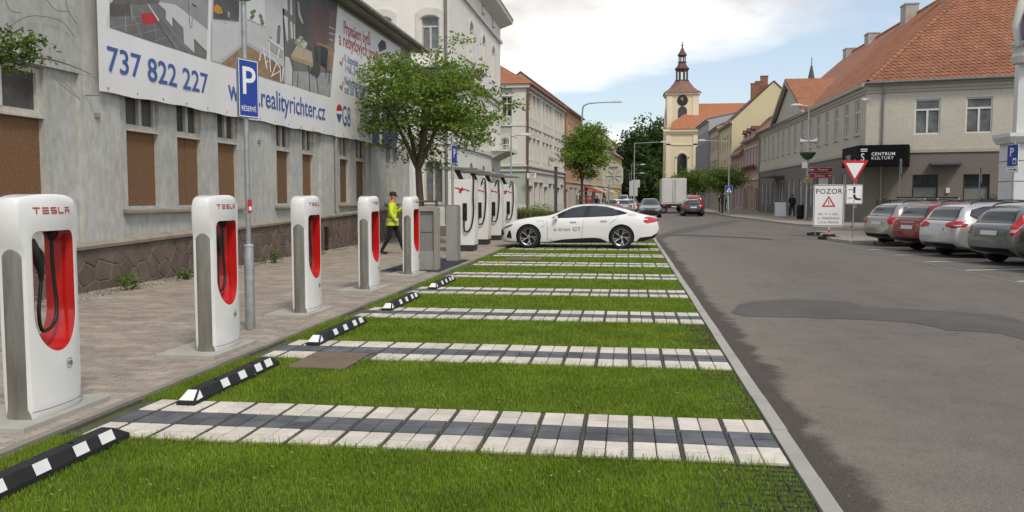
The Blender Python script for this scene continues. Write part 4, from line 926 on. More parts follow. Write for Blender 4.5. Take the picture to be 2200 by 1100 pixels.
pp('floor_print', [(120,545),(420,560),(408,743),(120,655)], c_grey, ph, f3); pp('floor_light', [(200,600),(300,610),(330,640),(220,640)], c_line, ph, f3); pp('floor_light', [(320,650),(400,665),(395,690),(330,680)], c_line, ph, f3)
pp('sideboard_print', [(70,320),(140,300),(140,420),(105,450),(75,430)], c_dark, ph, f3); pp('chair_print', [(280,350),(325,362),(330,560),(310,600),(245,562),(272,500)], PG('chair_dark',(0.07,0.068,0.068),0.2,4), ph, f3); pp('chair_print', [(330,345),(390,378),(380,527),(330,500)], c_char, ph, f3); pp('chair_print', [(388,378),(438,392),(428,480),(400,500)], c_wood, ph, f3); pp('chair_print', [(395,500),(430,485),(420,550),(395,545)], c_wood, ph, f3)
pp('table_print', [(105,425),(150,348),(262,395),(275,480)], c_pale, ph, f3); pp('table_edge', [(105,425),(275,480),(275,516),(108,456)], PG('wood_edge',(0.36,0.27,0.16),0.1,6), ph, f3); pp('table_print', [(303,320),(440,372),(440,392),(303,337)], c_wood, ph, f3)
for a, b in ((165,310),(180,290),(150,325),(200,320),(215,335),(185,340),(205,355),(170,345)): pp('flowers_print', [(a+17*math.cos(k),b+16*math.sin(k)) for k in np.linspace(0,2*PI,8)[:-1]], PG('cream',(0.48,0.46,0.35),0.2,20) if a % 2 else PG('stem_green',(0.30,0.32,0.20)), ph, f3)
pp('vase_print', [(195,370),(220,375),(218,430),(200,425)], c_line, ph, f3)
for q in ([(120,460),(117,655)],[(160,560),(155,660)],[(240,500),(250,700)],[(300,590),(315,715)],[(400,540),(395,640)],[(375,530),(370,600)],[(290,360),(300,470)],[(305,365),(312,480)]): pline(q, 5, c_char, ph, f3)
for q in ([(395,205),(440,225)],[(395,250),(440,268)],[(400,300),(432,312)]): pline(q, 12, c_line, ph, f3)
pp('lamp_print', [(152,8),(166,20),(172,85),(202,185),(185,175),(160,120)], c_pale, ph, f3)
def btext(s, a, b, cap, mat, sx=None, bold=0.0, name='lettering', o=0.006):
    """text from pixel a to pixel b (baseline ends) on the banner plane; cap: cap height in metres"""
    p, q = bp(*a), bp(*b); size = cap/0.70; me0 = text_mesh(s, size, mat, 0.001, bold)
    w = max(v.co.x for v in me0.vertices)-min(v.co.x for v in me0.vertices); k = math.hypot(q[1]-p[1], q[2]-p[2])/w
    return inst(name, text_mesh(s, size, mat, 0.001, bold, k), (BX+o, p[1], p[2]), 0, ban, rot=(PI/2-0, -math.atan2(q[2]-p[2], q[1]-p[1]), PI/2))
btext('737 822 227', (229,150.5), (446,202), 0.42, BNAVY, bold=0.006); btext('www.realityrichter.cz', (491,213), (699,258), 0.48, BNAVY, bold=0.005)
btext('Pronájem bytů', (738,71), (795,98), 0.40, BRED, bold=0.003); btext('a nebytových prostor', (728,95), (822,137), 0.42, BRED, bold=0.003)
btext('K dispozici', (740,133), (768,144), 0.26, BNAVY, bold=0.0); btext('1+kk, 2+kk, 3+kk,', (740,154), (791,171), 0.26, BNAVY, bold=0.0)
btext('Nebytové prostory', (740,181), (795,199), 0.26, BNAVY, bold=0.0); btext('od 50 do 600 m', (740,200), (792,217), 0.27, BNAVY, bold=0.0)
for x, y in ((729,132), (729,184)): flat('check_mark', [(x,y),(x+2.5,y-1),(x+4,y+5),(x+8,y-9),(x+9.5,y-9),(x+4.6,y+11)], BRED, 0.006)
btext('G8', (735,268), (752,272), 0.62, BNAVY, bold=0.0)
ex = [(722+6.5+6.2*math.cos(a), 238-14*math.sin(a)) for a in np.linspace(0,PI,12)]; flat('balloon_red', ex, BRED, 0.006)
flat('balloon_white', [(722,238),(735,239.5),(734.5,246),(722.5,244)], SWHITE, 0.007); flat('balloon_blue', [(722.5,244),(734.5,246),(731,259),(728.5,264),(726,258)], BNAVY, 0.006)
NAVY2 = PG('deep_navy',(0.045,0.05,0.13)); flat('blue_panel', [(800,222),(815,226),(815,312),(800,307)], NAVY2, 0.006); flat('blue_panel', [(822,212),(858,222),(852,316),(821,313)], NAVY2, 0.006); flat('head_print', [(812,95),(820,85),(828,90),(830,105),(815,112)], c_char, 0.006)
for k in range(22): y = 13.45+k*0.86; MB().lathe([(0.0,0.012),(0.018,0.010),(0.02,0)], (BX-0.004,y,3.47+0.006*(y-13.3)), 8, axis='x').build('eyelet', STEEL, ban)
# ================================================================== the tall white house behind the tree
WREND = M('white_render', (0.72,0.70,0.64), 0.85, 0.06, 0.7, bump=0.2, bscale=30, fine=0.2, fscale=6); WTRIM = M('stucco_trim', (0.60,0.58,0.525), 0.85, 0.08, 1.5); SILLM = M('sill_grey', (0.33,0.32,0.30), 0.8, 0.1, 3)
wb = thing('white_house', 'tall white corner house with arched windows and balcony', 'building', (-9.83, 46, 0))
HW2 = 14.9; OA = (-24.0, 46.0, 0); OB = (-9.83, 46.0, 0)
fa = [(-11.40+24,9.75,1.0,1.85,'casement',0.18),(-14.1+24,9.75,1.0,1.85,'casement',0.18),(-16.8+24,9.75,1.0,1.85,'casement',0.18),(-11.35+24,5.2,0.95,2.3,'casement',0.2),(-14.1+24,5.2,0.95,2.3,'casement',0.2),(-16.8+24,5.2,0.95,2.3,'casement',0.2),(-11.28+24,1.25,1.05,2.4,'two',0.5),(-14.1+24,1.25,1.05,2.4,'two',0.5)]
facade(wb, OA, 0, 14.17, HW2, WREND, fa, d=0.22, sill=SILLM, fm=OLDW, gm=GLASS2)
fb = []
for k, y in enumerate((52.0, 56.6, 60.7)):
    u = y-46; fb += [(u,10.1,1.15,2.4,'tall',0.5),(u,5.6,1.15,2.3,'tall',0.4)]; fb += [(u,1.5,1.2,2.3,'tall',0.6)]
fb += [(10.6,14.0,0.45,0.55,'plain'),(15.0,14.0,0.45,0.55,'plain'),(6,14.0,0.45,0.55,'plain')]
facade(wb, OB, PI/2, 18.9, HW2, WREND, fb, d=0.22, sill=SILLM, fm=OLDW, gm=GLASS2)
for O_, a_, L_ in ((OA, 0, 14.17), (OB, PI/2, 18.9)):
    strip(wb, O_, a_, 0 if a_ == 0 else -0.16, L_+0.16, 13.40, 13.62, 0.16, WTRIM); strip(wb, O_, a_, 0 if a_ == 0 else -0.2, L_+0.2, 8.78, 9.0, 0.22, WTRIM); strip(wb, O_, a_, 0 if a_ == 0 else -0.12, L_+0.12, 8.45, 8.6, 0.12, WTRIM)
    strip(wb, O_, a_, 0 if a_ == 0 else -0.1, L_+0.1, 4.55, 4.8, 0.12, WTRIM); strip(wb, O_, a_, 0 if a_ == 0 else -0.10, L_+0.10, 0, 1.0, 0.10, WTRIM, 'plinth')
# window surrounds, arched on the front towards the viewer
for u, v, w, h, k, a in fa:
    m = MB()
    for s0, s1 in ((-0.30,-0.06),(w+0.06,w+0.30)): m.box(u+s0,u+s1,-0.06,0.0,v-0.1,v+h+0.05)
    n = 8; out = [(u+w/2-(w/2+0.32)*math.cos(PI*q/n), -0.07, v+h+0.05+(a+0.22)*math.sin(PI*q/n)) for q in range(n+1)]; inn = [(u+w/2-(w/2+0.02)*math.cos(PI*q/n), -0.07, v+h-a+0.03+(a+0.02)*math.sin(PI*q/n)) for q in range(n+1)]
    for q in range(n): m.prism([out[q], out[q+1], inn[q+1], inn[q]], (0,0.065,0))
    m.build('window_surround', WTRIM, wb, loc=OA)
for u, v, w, h, k, *r_ in fb[:9]:
    if v < 2: continue
    m = MB(); m.box(u-0.2,u-0.04,-0.05,0,v-0.1,v+h); m.box(u+w+0.04,u+w+0.2,-0.05,0,v-0.1,v+h)
    n = 8
    for q in range(n):
        P = lambda rr, ang_: (u+w/2-(w/2+rr)*math.cos(ang_), -0.06, v+h-0.45+(0.5+rr)*math.sin(ang_))
        m.prism([P(0.2,PI*q/n), P(0.2,PI*(q+1)/n), P(0.02,PI*(q+1)/n), P(0.02,PI*q/n)], (0,0.055,0))
    m.build('window_surround', WTRIM, wb, loc=OB, rz=PI/2)
MB().loft([[(-9.83,45.9,14.55),(-9.83,65.0,14.55),(-24,65.0,14.55),(-24,45.9,14.55)],[(-9.0,45.1,15.05),(-9.0,65.8,15.05),(-24,65.8,15.05),(-24,45.1,15.05)],[(-8.95,45.05,15.35),(-8.95,65.85,15.35),(-24,65.85,15.35),(-24,45.05,15.35)]]).build('cornice', WTRIM, wb)
MB().loft([[(-8.9,45.0,15.36),(-8.9,65.9,15.36),(-24,65.9,15.36),(-24,45.0,15.36)],[(-14,50,18),(-14,61,18),(-20,61,18),(-20,50,18)]]).build('roof', BROWNR, wb)
MB().poly([(-9.83,64.9,0),(-24,64.9,0),(-24,64.9,14.9),(-9.83,64.9,14.9)]).build('side_wall', WREND, wb)
MB().tube([(-9.98,45.88,0.2),(-9.98,45.88,14.8)], 0.08, 8).build('downpipe', M('dark_downpipe', (0.17,0.165,0.155), 0.6, 0.1, 4), wb, smooth=50)
bal = MB().box(-9.83,-8.45,60.0,64.8,4.92,5.08).build('balcony', WTRIM, wb)
MB().loft([[(-9.83,60.2,4.4),(-9.4,60.2,4.6),(-9.4,64.6,4.6),(-9.83,64.6,4.4)],[(-9.83,60.1,4.9),(-8.7,60.1,4.9),(-8.7,64.7,4.9),(-9.83,64.7,4.9)]]).build('balcony_bracket', WTRIM, bal)
for z in (5.2, 6.15): MB().tube([(-9.8,60.08,z),(-8.5,60.08,z),(-8.5,64.72,z),(-9.8,64.72,z)], 0.025, 6).build('rail', FRAMEW, bal)
m = MB()
for k in range(11): m.tube([(-9.7+k*0.12,60.08,5.1),(-9.7+k*0.12,60.08,6.15)], 0.012, 5)
for k in range(34): m.tube([(-8.5,60.1+k*0.14,5.1),(-8.5,60.1+k*0.14,6.15)], 0.012, 5)
m.build('balusters', FRAMEW, bal)
ls = thing('loudspeaker', 'grey horn loudspeaker on a bracket at the white house corner', 'loudspeaker', (-9.0, 48.0, 8.0))
MB().lathe([(0.10,-0.35),(0.12,-0.2),(0.13,0.0),(0.22,0.35),(0.42,0.75),(0.40,0.74),(0.18,0.33),(0.0,0.1)], (-9.05,47.6,8.62), 16, axis='x').build('horn', M('speaker_grey', (0.26,0.24,0.21), 0.6, 0.1, 4), ls, smooth=40)
MB().tube([(-9.83,47.6,8.2),(-9.05,47.6,8.2),(-9.05,47.6,8.55)], 0.035, 6).build('bracket', STEEL, ls); MB().box(-9.1,-8.65,47.5,47.7,7.98,8.14).build('driver_box', M('speaker_dark', (0.06,0.055,0.05), 0.6, 0.1, 4), ls)

# ================================================================== pale green corner house
GREENW = M('pale_green_render', (0.40,0.44,0.365), 0.85, 0.06, 0.8); CREAMF = M('cream_stucco', (0.58,0.56,0.49), 0.85, 0.06, 0.9); CREAMT = M('cream_trim', (0.62,0.60,0.53), 0.85, 0.05, 1)
G0, G1 = (-9.6, 80.0), (-7.8, 104.0); gd = Vector((1.8,24,0)); GL = gd.length; ga = math.atan2(24, 1.8)
gb = thing('green_house', 'three storey pale green and cream corner house with red hipped roof', 'building', (-9.6, 80, 0))
ops = []; 
for bay in range(3):
    for k in range(3):
        u = 0.9+bay*7.6+k*2.25
        ops += [(u,9.3,1.25,2.3,'tall'),(u,5.25,1.25,2.15,'tall')]
for k in range(8): ops.append((0.9+k*2.9,0.5 if k % 3 else 0.1,2.0,2.6,'two'))
Og = (G0[0], G0[1], 0); facade(gb, Og, ga, GL, 12.6, CREAMF, ops, d=0.22, trim=CREAMT, gm=GLASS2)
facade(gb, (-24,80,0), 0, 14.4, 12.6, GREENW, [(12.0,9.3,1.0,1.9,'tall'),(12.0,5.4,1.0,1.9,'tall'),(9.6,5.4,1.0,1.9,'tall')], d=0.2, trim=CREAMT)
for z0, z1, o_ in ((12.0,12.35,0.35),(4.55,4.75,0.25),(4.1,4.25,0.15),(8.4,8.65,0.12),(0,0.9,0.08)):
    strip(gb, Og, ga, 0, GL, z0, z1, o_, CREAMT); strip(gb, (-24,80,0), 0, 0, 14.4+o_*0.98, z0, z1, o_, CREAMT)
for k in range(4):
    strip(gb, Og, ga, 0.05+k*7.72, 0.65+k*7.72, 4.8, 12.0, 0.10, CREAMT, 'pilaster')
for k in range(9): MB().lathe([(0.0,-0.06),(0.42,-0.05),(0.46,0)], (0,0,0), 10, axis='y').build('medallion', CREAMT, gb, loc=place(1.5+(k//3)*7.6+(k%3)*2.25,0,8.05,Og,ga), rz=ga)
strip(gb, (-24,80,0), 0, 13.0, 14.38, 4.8, 12.0, 0.06, CREAMT, 'quoin')
e0 = Vector((*G0,0)); dn = gd.normalized(); nin = Vector((-dn.y, dn.x, 0))
rA, rB, rC, rD = e0+Vector((0.5,-0.5,0)), Vector((*G1,0))+Vector((0.5,0.2,0)), Vector((-22,106,0)), Vector((-24.5,79.5,0)); q0, q1 = e0+nin*7+dn*7, Vector((*G1,0))+nin*7-dn*0.5
r = MB(); Z = lambda p, z: (p.x, p.y, z)
r.poly([Z(rA,12.35), Z(rB,12.35), Z(q1,17), Z(q0,17)]); r.poly([Z(rA,12.35), Z(q0,17), Z(q0+Vector((-8,0,0)),17), Z(rD,12.35)]); r.poly([Z(rB,12.35), Z(rC,12.35), Z(q1,17)]); r.poly([Z(rD,12.35), Z(q0+Vector((-8,0,0)),17), Z(q0,17), Z(q1,17), Z(rC,12.35)])
r.poly([Z(rA,12.33), Z(rD,12.33), Z(rC,12.33), Z(rB,12.33)]); r.build('roof', ORANGE, gb)
MB().tube([Z(rA,12.3), Z(rB,12.3)], 0.1, 8).build('gutter', M('copper_gutter', (0.19,0.075,0.05), 0.5, 0.15, 4), gb, smooth=50)
MB().tube([(-9.2,79.75,12.2),(-9.45,79.8,11.6),(-9.45,79.8,0.2)], 0.10, 8).build('downpipe', MATS['copper_gutter'], gb, smooth=50)
MB().tube([Z(rB,12.2), Z(Vector((*G1,0))+Vector((0.15,-0.3,0)),11.5), Z(Vector((*G1,0))+Vector((0.15,-0.3,0)),0.2)], 0.10, 8).build('downpipe', MATS['copper_gutter'], gb, smooth=50)
chimney(gb, -13.4, 84.5, 14.5, 17.2, 1.0, 0.8, M('chimney_brick', (0.25,0.12,0.08), 0.9, 0.2, 4)); chimney(gb, -15.6, 86, 15, 17.6, 0.9, 0.8, MATS['chimney_brick'])
MB().lathe([(0.0,0),(0.34,0.06),(0.42,0.12),(0.40,0.12),(0.0,0.03)], place(12.2,-0.5,5.9,Og,ga), 14, axis='y').build('satellite_dish', M('dish', (0.42,0.40,0.37), 0.6, 0.1, 3), gb, smooth=40)
sg = thing('shop_sign', 'small white framed shop sign VÝROBA KLÍČŮ with an arrow', 'sign', (-9.0, 79.2, 3.4))
plate(sg, 0.92, 0.56, 0.25, 0, SWHITE, 0.01, PRINTB, border=0.03)
lettering('VÝROBA', 0.17, PRINTB, (0,-0.008,0.33), sg, local=True, align='CENTER', bold=0.004); lettering('KLÍČŮ', 0.17, PRINTB, (0,-0.008,0.16), sg, local=True, align='CENTER', bold=0.004)
MB().poly([(-0.3,-0.008,0.08),(-0.2,-0.008,0.12),(-0.2,-0.008,0.09),(0.3,-0.008,0.09),(0.3,-0.008,0.07),(-0.2,-0.008,0.07),(-0.2,-0.008,0.04)]).build('arrow', PRINTB, sg, local=True)
MB().box(-0.7,-0.46,-0.0,0.02,0.28,0.32).build('bracket', STEEL, sg, local=True)

# ================================================================== houses farther along on the left
def along(y): return (-7.8+(y-104)*0.075, y)
WALLS = {n: M('render_'+n, c, 0.9, 0.07, 0.6) for n, c in dict(salmon=(0.46,0.27,0.17), grey=(0.40,0.385,0.36), beige=(0.50,0.42,0.30), cream=(0.56,0.50,0.38), yellow=(0.58,0.47,0.27), pink=(0.50,0.33,0.27), offwhite=(0.55,0.53,0.49), brick=(0.22,0.07,0.045)).items()}
house('salmon_house', 'salmon orange house beyond the pale green house', along(104.1), along(121), 12.9, WALLS['salmon'], BROWNR, [(9.2,2.0),(5.3,2.1)], 6, 1.2, 11, 4.2, 4, corn=WALLS['beige'], groundm=WALLS['beige'], sill=SILLM)
house('grey_house', 'low grey house with a shop, after the salmon house', along(121.2), along(133), 9.6, WALLS['grey'], DKRED, [(5.5,2.1)], 5, 1.2, 11, 3.6, 4, corn=WALLS['offwhite'], groundm=WALLS['pink'])
house('beige_house', 'beige house with a shop awning along the left row', along(133.2), along(149), 10.2, WALLS['beige'], BROWNR, [(5.6,2.1)], 6, 1.2, 11, 3.6, 4, corn=WALLS['cream'], groundm=WALLS['offwhite'])
house('cream_house', 'cream house near the far end of the left row', along(149.2), along(167), 11.0, WALLS['cream'], BROWNR, [(8.0,1.6),(4.9,1.9)], 6, 1.2, 11, 3.6, 5, corn=WALLS['offwhite'], groundm=WALLS['beige'])
house('yellow_house', 'yellow house ending the left row before the dark trees', along(167.2), along(190), 10.4, WALLS['yellow'], ORANGE, [(7.6,1.6),(4.7,1.9)], 7, 1.2, 11, 4.5, 5, corn=WALLS['cream'])
house('red_gable_house', 'red roofed gable peeping above the left row', (-2.5,205), (-1.9,213), 14.0, WALLS['cream'], ROOFM('brick_red_roof', (0.24,0.075,0.045), (0.32,0.11,0.07)), [], 2, 1.0, 12, 5)
for i, (y, c, l) in enumerate([(124,(0.42,0.05,0.03),'red shop awning on the left row'),(135,(0.55,0.45,0.33),'cream shop awning on the left row'),(151,(0.58,0.52,0.42),'pale shop awning far down the left row')]):
    p = along(y); t = thing('shop_awning', l, 'awning', (p[0]+0.1, p[1], 2.4))
    MB().prism([(p[0]+0.05,y,3.3),(p[0]+2.1,y,2.45),(p[0]+2.1,y,2.2),(p[0]+0.05,y,3.1)], (0.3,4.0,0)).build('canvas', M('awning_%d' % i, c, 0.8, 0.1, 2), t)
    for yy in (0.1, 3.8): MB().tube([(p[0]+0.05+yy*0.075,y+yy,2.5),(p[0]+2.0+yy*0.075,y+yy,2.3)], 0.03, 6).build('arm', STEEL, t)

# ================================================================== the long cultural centre on the right
UPW = M('putty_render', (0.50,0.47,0.385), 0.9, 0.06, 0.5, bump=0.2, bscale=40, fine=0.2, fscale=8); LOW = M('taupe_render', (0.18,0.16,0.137), 0.9, 0.08, 0.6, bump=0.2, bscale=40); TRIMG = M('putty_trim', (0.40,0.38,0.315), 0.85, 0.06, 1)
cc = thing('cultural_centre', 'long two storey putty and taupe building with orange tiled hip roof', 'building', (14.1, 53, 0))
EZ = 8.4; C1, C2 = Vector((14.1,53,0)), Vector((14.92,52.8,0)); d2 = Vector((0.972,-0.235,0)).normalized(); a2 = math.atan2(d2.y, d2.x); far = Vector((13.8,91.8,0))
sv = C1-far; SL = sv.length; sa = math.atan2(sv.y, sv.x)
wy = [91.0,88.6,86.2,83.8,81.2,78.8,76.2,73.5,70.8,67.9,65.2,62.6,60.0,57.4,54.9]
up = [(91.8-y-0.55, 5.45, 1.1, 2.15, 'tall') for y in wy]
facade(cc, (far.x,far.y,0), sa, SL, EZ, UPW, [o for o in up if o[0] > 0.1], d=0.13, v0=4.30, sill=UPW, gm=GLASS2)
lo = [(91.8-y-0.5, 0.95 if k % 4 != 1 else 0.12, 1.0, 2.15 if k % 4 != 1 else 3.0, 'tall') for k, y in enumerate((90.0,87.6,85.4,83.0,76.0,74.0,71.0,67.4,60.6,57.6,55.0))]
lo += [(91.8-80.6, 0.12, 2.4, 3.0, 'two'), (91.8-65.2, 0.12, 2.6, 3.0, 'two')]
facade(cc, (far.x,far.y,0), sa, SL, 4.30, LOW, [o for o in lo if o[0] > 0.1], d=0.13, name='ground_floor')
ch = C2-C1; cha = math.atan2(ch.y, ch.x)
facade(cc, (C1.x,C1.y,0), cha, ch.length, EZ, UPW, v0=4.30); facade(cc, (C1.x,C1.y,0), cha, ch.length, 4.30, LOW, name='ground_floor')
EL = 24.0
facade(cc, (C2.x,C2.y,0), a2, EL, EZ, UPW, [(1.78,5.28,1.36,2.05,'casement'),(4.44,5.28,1.36,2.05,'casement'),(7.1,5.28,1.36,2.05,'casement')], d=0.12, v0=4.30, gm=GLASS2)
facade(cc, (C2.x,C2.y,0), a2, EL, 4.30, LOW, [(1.78,1.05,1.36,1.88,'blind'),(4.44,1.05,1.36,1.88,'blind'),(7.1,1.05,1.36,1.88,'blind')], d=0.20, name='ground_floor', fm=M('anthracite_frame', (0.04,0.04,0.038), 0.5, 0.1, 3), gm=GLASS)
for O_, a_, L_ in (((far.x,far.y,0),sa,SL), ((C1.x,C1.y,0),cha,ch.length), ((C2.x,C2.y,0),a2,EL)):
    strip(cc, O_, a_, 0, L_, 4.22, 4.40, 0.07, TRIMG, 'string_course'); strip(cc, O_, a_, 0, L_, EZ-0.62, EZ-0.45, 0.08, TRIMG, 'string_course'); strip(cc, O_, a_, 0, L_, EZ-0.22, EZ, 0.30, TRIMG)
    strip(cc, O_, a_, 0, L_, EZ-0.45, EZ-0.22, 0.14, TRIMG)
# roof: planes, then tiles laid on the two slopes in view
TPZ = 0.87; cosP = 1/math.sqrt(1+TPZ*TPZ); OV = 0.45
hipd = Vector((0.786,0.618,0)); S = 11.0
ec = C1*0.5+C2*0.5-hipd*(OV/0.786); eh = lambda s: Vector((ec.x+hipd.x*s, ec.y+hipd.y*s, EZ-0.02+0.786*s*TPZ)); S2 = S+OV/0.786
apex = eh(S2); farE = Vector((far.x-OV, far.y+0.3, EZ-0.02)); farR = Vector((far.x+0.786*S, far.y+0.3, apex.z)); endE = Vector((ec.x,ec.y,EZ-0.02))+d2*26; endR = apex+d2*20
r = MB(); r.poly([tuple(eh(0)), tuple(farE), tuple(farR), tuple(apex)][::-1]); r.poly([tuple(eh(0)), tuple(endE), tuple(endR), tuple(apex)]); r.poly([tuple(farE), (farR.x*2-farE.x,farE.y,farE.z), tuple(farR)]); r.poly([tuple(farR), (farR.x*2-farE.x,farE.y,farE.z), (farR.x*2-farE.x,62,farE.z), tuple(apex)])
roof = r.build('roof', ORANGE, cc)
TILE = M('clay_pantile', (0.225,0.092,0.050), 0.8, 0.0, 0.9, isl=0.12, col2=(0.30,0.130,0.074), bump=0.2, bscale=60, rnd=0.13, fine=0.4, fscale=4)
TW, TL = 0.30, 0.335
def tile_on(e, g):
    e = e.normalized(); g = g.normalized(); n = e.cross(g); n = n if n.z > 0 else -n
    prof = [(0,0.012),(0.07,0.0),(0.14,0.006),(0.19,0.045),(0.235,0.06),(0.28,0.042),(0.305,0.012)]; m = MB(); vs_ = []
    for v, lift in ((-0.02,0.045),(TL+0.03,0.01)):
        for u, h in prof: vs_.append(tuple(e*(u-TW/2)+g*(v-TL/2)+n*(h+lift)))
    for u, h in prof: vs_.append(tuple(e*(u-TW/2)+g*(-0.02-TL/2)+n*(h+0.012)))
    k = len(prof); fs = [(i,i+1,k+i+1,k+i) for i in range(k-1)]+[(i,2*k+i,2*k+i+1,i+1) for i in range(k-1)]
    m.add(vs_, fs); return m.mesh('roof_tile', TILE, 60)
sd = (Vector((far.x,far.y,0))-Vector((C1.x,C1.y,0))).normalized(); sn = Vector((-sd.y, sd.x, 0)); sn = sn if sn.x > 0 else -sn; g1 = (sn+Vector((0,0,TPZ))).normalized()
en = Vector((-d2.y, d2.x, 0)); g2_ = (en+Vector((0,0,TPZ))).normalized(); base = Vector((ec.x,ec.y,EZ-0.02))
tm1, tm2 = tile_on(sd, g1), tile_on(d2, g2_); xf = []; cot = 0.787
for row in range(36):
    p = (row+0.5)*TL; pl_ = p*cosP; z = p*TPZ*cosP
    if pl_ > 0.786*S2: break
    for e, nn, k, L_ in ((sd, sn, 0, 40.0), (d2, en, 1, 11.5)):
        u = pl_*cot+TW*(0.5+(0.5 if row % 2 else 0))-0.12
        while u < L_+ (0 if k == 0 else pl_*0.0):
            q = base+e*u+nn*pl_; 
            if not (k == 0 and q.y > 91.9): xf.append((q.x, q.y, q.z+z, 0, k))
            u += TW
scatter_pieces('roof_tile', [tm1, tm2], xf, roof, 300, 'roof_tile_field')
rc = MB(); hd = (apex-eh(0)).normalized(); sx_ = hd.cross(Vector((0,0,1))).normalized(); nx_ = sx_.cross(hd)
ringf = lambda o, rr: [tuple(o+sx_*(rr*math.cos(q))+nx_*(rr*math.sin(q))) for q in np.linspace(0,PI,7)]
rc.loft([ringf(Vector((0,0,0)),0.15), ringf(hd*0.42,0.12)], 0, False, False); rcm = rc.mesh('hip_tile', TILE, 60)
for k in range(int((apex-eh(0)).length/0.38)): p = eh(0)+hd*(0.38*k)+Vector((0,0,0.03)); inst('hip_tile', rcm, tuple(p), 0, roof)
MB().tube([(apex.x,apex.y,apex.z+0.03), (farR.x,farR.y,farR.z+0.03)], 0.14, 8).build('ridge', TILE, roof, smooth=50)
MB().tube([tuple(farE+Vector((0,0,-0.03))), tuple(eh(0)+Vector((-0.02,-0.05,-0.03))), tuple(endE+Vector((0,0,-0.03)))], 0.085, 8).build('gutter', GUT, cc, smooth=50)
dp = C2+d2*0.08+Vector((-0.02,-0.09,0)); MB().tube([(dp.x-0.2,dp.y-0.25,8.3),(dp.x,dp.y,7.9),(dp.x,dp.y,0.1)], 0.06, 8).build('downpipe', MATS['grey_pipe'], cc, smooth=50)
MB().tube([(13.72,91.6,8.2),(13.72,91.6,0.1)], 0.06, 8).build('downpipe', MATS['grey_pipe'], cc, smooth=50)
# cross gable over the street front
g = MB(); gx = 13.72; g.prism([(gx,68.7,EZ+0.02),(gx,82.3,EZ+0.02),(gx,75.5,11.35)], (3.4,0,0)); gw = g.build('gable', UPW, cc)
g = MB()
for y0, y1 in ((68.2,75.5),(82.8,75.5)): g.prism([(gx-0.4,y0,EZ+0.02),(gx-0.4,y1,11.62),(gx-0.4,y1,11.78),(gx-0.4,y0,EZ+0.18)], (5.0,0,0))
g.build('gable_roof', ORANGE, cc)
g = MB()
for y0, y1 in ((68.2,75.5),(82.8,75.5)): g.prism([(gx-0.42,y0,EZ-0.2),(gx-0.42,y1,11.35),(gx-0.42,y1,11.62),(gx-0.42,y0,EZ+0.02)], (0.3,0,0))
g.build('verge_moulding', TRIMG, cc)
for x, y, z0, z1 in ((22.4,63.6,14.9,17.1),(22.4,72.5,14.9,17.0),(22.4,83.0,14.9,16.7),(22.3,90.5,15,16.6)): chimney(cc, x, y, z0, z1, 1.0, 1.3)
MB().tube([(22.4,63.4,17.1),(22.4,63.4,18.2)], 0.12, 8).build('flue', GUT, cc)
# canopies, sign box, camera
sb = thing('sign_box', 'black box sign CENTRUM KULTURY wrapped round the building corner', 'sign', (13.3, 51.3, 3.4))
B_ = Vector((13.30,51.3,0)); Cc = B_+d2*2.62; A_ = Vector((13.32,55.2,0)); bk = C2+d2*1.6
MB().prism([(B_.x,B_.y,3.42),(Cc.x,Cc.y,3.42),(bk.x,bk.y-0.02,3.42),(14.88,52.76,3.42),(14.06,52.95,3.42),(14.05,55.2,3.42),(A_.x,A_.y,3.42)], (0,0,1.20)).build('box', M('black_fascia', (0.007,0.007,0.008), 0.7, 0.1, 3, spec=0.1), sb)
p = B_+d2*0.14+Vector((-0.0,-0.02,0)); n_ = Vector((d2.y,-d2.x,0))*0.012
lettering('LOVO', 0.62, SWHITE, (13.285,54.1,3.72), sb, (PI/2,0,-PI/2), bold=0.0, sx=0.62)
lettering('S', 0.62, SWHITE, tuple(B_+d2*0.10+n_+Vector((0,0,3.72))), sb, (PI/2,0,a2), sx=0.8)
for z in (4.25, 4.36): MB().box(0.1,0.46,-0.013,-0.011,z,z+0.05).build('stroke', SWHITE, sb, loc=(B_.x,B_.y,0), rz=a2)
lettering('CENTRUM', 0.245, SWHITE, tuple(B_+d2*0.68+n_+Vector((0,0,4.02))), sb, (PI/2,0,a2), spacing=1.15, bold=0.004); lettering('KULTURY', 0.245, SWHITE, tuple(B_+d2*0.68+n_+Vector((0,0,3.78))), sb, (PI/2,0,a2), spacing=1.15)
BLUEG = M('blue_grey_canopy', (0.10,0.115,0.14), 0.5, 0.1, 3)
can = MB().box(-1.2,4.0,-1.3,0,3.42,3.56).build('door_canopy', BLUEG, loc=(far.x,far.y-(91.8-81.4)+0.4,0), rz=sa); tag(can, 'slim blue grey canopy over the street side entrance', 'canopy')
can = MB().box(2.65,4.3,-0.75,0,3.48,3.60).build('door_canopy', BLUEG, loc=(C2.x,C2.y,0), rz=a2); tag(can, 'slim blue grey canopy beside the black corner sign', 'canopy')
can = MB().box(91.8-66,91.8-62,-0.9,0,3.42,3.54).build('door_canopy', BLUEG, loc=(far.x,far.y,0), rz=sa); tag(can, 'slim blue grey canopy behind the give way sign', 'canopy')
sc_ = thing('security_camera', 'white security camera on a bracket under the eaves', 'camera', (14.0, 52.9, 7.4))
MB().tube([(14.25,52.9,7.42),(14.0,52.6,7.42),(13.85,52.5,7.35)], 0.03, 6).build('bracket', FRAMEW, sc_); MB().lathe([(0.0,0.10),(0.12,0.08),(0.14,0.0),(0.10,-0.1),(0.0,-0.16)], (13.8,52.45,7.36), 12).build('dome', FRAMEW, sc_, smooth=50)
t = thing('wall_box', 'small white alarm box on the taupe end wall', 'box', (C2.x,C2.y,0)); p = C2+d2*3.72; 
